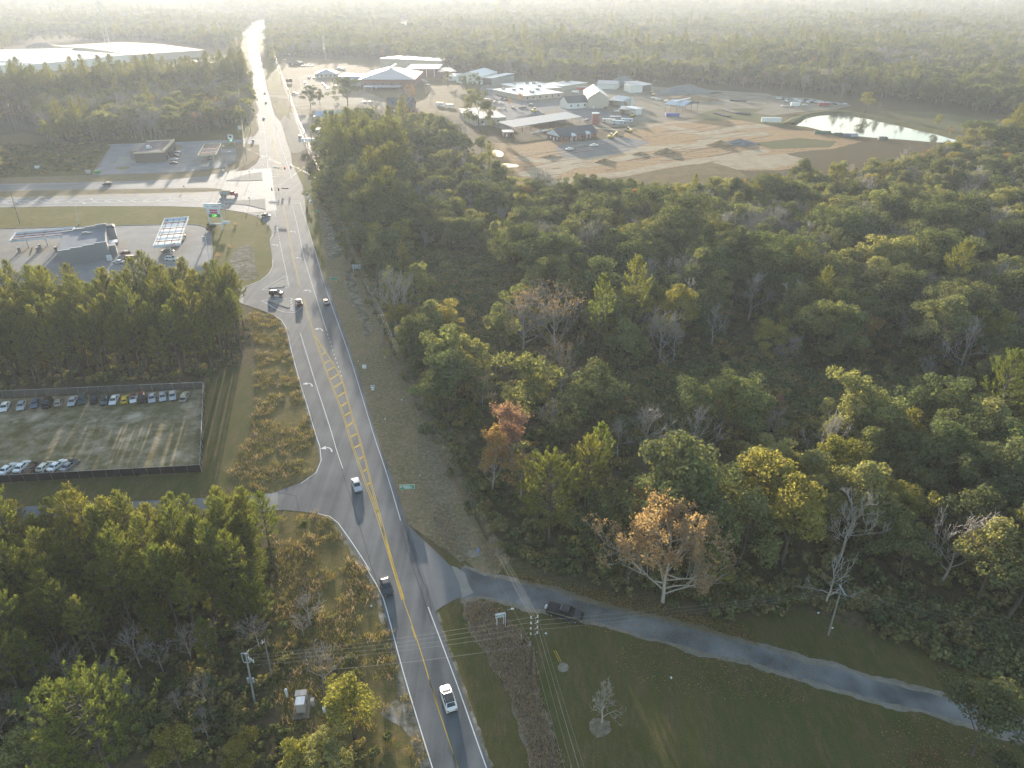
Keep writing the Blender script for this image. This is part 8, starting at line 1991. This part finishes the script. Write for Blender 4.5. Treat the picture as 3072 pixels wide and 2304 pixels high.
# young planted trees and bits on the station verge
for x, y, lab, mt in ((1808, 1135, 'tiny red leaved sapling on the mulch by the near station', 'leaf_red'), (1905, 1062, 'tiny bare sapling on mulch above the red one', 'leaf_dead'), (1957, 878, 'staked sapling near the fuel price sign', 'leaf_dead')):
    p = one(ZF, x, y); o = link('sapling', make_tuft(int(x), 2.0, mt, 40, .3, .05), None, (p.x, p.y, .03)); tag(o, lab, 'sapling')
    sheet('mulch_ring', [(p.x + 1.2 * math.cos(k * .785), p.y + .9 * math.sin(k * .785)) for k in range(8)], .035, M['leaf_litter'])
for Z, x, y, lab, mat, s in ((ZF, 315, 410, 'white sign board in the scrub field at left', 'fascia', (3.2, .2, 1.8)), (ZF, 808, 445, 'dark green bin at the corner of the far station lot', 'sign_green', (3, 1.8, 1.4)), (ZF, 735, 445, 'pale green box beside the dark green bin', 'cab_body', (2.6, 1.6, 1.6)), (ZF, 1855, 430, 'pale sign base by the far lamp posts', 'fascia', (1.2, .5, 1.2)), (ZF, 2100, 185, 'grey cabinet near the far station driveway', 'cab_body', (1.5, 1, 1.6)), (ZF, 1990, 80, 'leaning white sign at the far station meadow', 'fascia', (2.4, .3, 2.4))):
    p = one(Z, x, y); m = MB(); m.box((0, 0, s[2] / 2 + .3), s); m.box((0, 0, .2), (s[0] * .7, s[1] * .6, .4)); o = m.build('sign_board' if 'sign' in lab else 'container_box', M[mat], None, (p.x, p.y, 0)); tag(o, lab, 'sign' if 'sign' in lab else 'box')
p = one(ZE, 465, 690); m = MB(); m.box((0, 0, 2.6), (7, .3, 3.2)); m.box((-2, 0, .5), (.3, .3, 1)); m.box((2, 0, .5), (.3, .3, 1)); o = m.build('sign_board', M['signal'], None, (p.x, p.y, 0)); tag(o, 'dark board sign on the grass before the office', 'sign')
for Z, x, y in ((ZE, 880, 575), (ZE, 910, 580)):
    p = one(Z, x, y); m = MB(); m.box((0, 0, 1.3), (5, 2.2, 2.4)); o = m.build('container_box', M['roof_white'], None, (p.x, p.y, 0)); tag(o, ('left' if x < 900 else 'right') + ' white glinting box right of the small office', 'box')
# lattice masts
def mast(p, H, w, label):
    t = thing('lattice_mast', label, 'mast', (p.x, p.y, 0)); n = int(H / (w * 1.4))
    cs = [(w * math.cos(a) / 1.7, w * math.sin(a) / 1.7) for a in (R(90), R(210), R(330))]
    for c in cs:
        m = MB(); m.tube([(c[0], c[1], 0), (c[0] * .6, c[1] * .6, H)], w * .045, 5); m.build('leg', M['galv'], t)
    m = MB()
    for i in range(n):
        z0, z1 = H * i / n, H * (i + 1) / n; s0, s1 = 1 - .4 * i / n, 1 - .4 * (i + 1) / n
        for k in range(3):
            a, b = cs[k], cs[(k + 1) % 3]
            m.bar((a[0] * s0, a[1] * s0, z0), (b[0] * s1, b[1] * s1, z1), w * .05); m.bar((a[0] * s0, a[1] * s0, z0), (b[0] * s0, b[1] * s0, z0), w * .04)
    o = m.build('bracing', M['galv'], t); o['kind'] = 'stuff'
    return t
b = one(ZG, 925, 470); t = mast(b, 92, 7.5, 'tall lattice radio mast behind the white warehouse')
for z, r in ((72, 1.7), (66.5, 1.2), (61, 1.0)):
    m = MB(); m.tube([(-1.5, -3, z), (-1.5, -3.7, z)], [r, r * .8], 12); m.build('dish', M['fascia'], t)
mast(one(ZE, 765, 490), 38, 3.2, 'smaller lattice mast left of the brick complex')
# litter and stones on verges: small pale bits
for i, (Z, x, y) in enumerate(((ZC, 1242, 945), (ZC, 1512, 905), (ZC, 1675, 1328), (ZC, 1690, 1112), (ZC, 1512, 1520), (ZA, 1137, 327), (ZK, 795, 710), (ZK, 1680, 1023), (ZB, 1548, 352), (ZL, 808, 546))):
    p = one(Z, x, y); m = MB(); m.box((0, 0, .12), (.34, .26, .22), RND.random() * 3, .7); o = m.build('litter', M['fascia'], None, (p.x, p.y, .02)); tag(o, 'scrap of white litter lying on the grass', 'litter', 'white litter on the verges')
def haze_box(density, aniso):
    mb = MB(); mb.box((0, 4600, 50.5), (20000, 10200, 103.0))
    m = bpy.data.materials.new('haze'); m.use_nodes = True
    nt = m.node_tree; nt.nodes.remove(nt.nodes['Principled BSDF'])
    v = nt.nodes.new('ShaderNodeVolumePrincipled')
    v.inputs['Color'].default_value = (.435, .475, .54, 1)
    v.inputs['Density'].default_value = density; v.inputs['Anisotropy'].default_value = aniso
    nt.links.new(v.outputs[0], nt.nodes['Material Output'].inputs['Volume'])
    o = mb.build('haze', m); o['kind'] = 'stuff'; o.display_type = 'WIRE'
    return o
haze_box(.00022, .28)
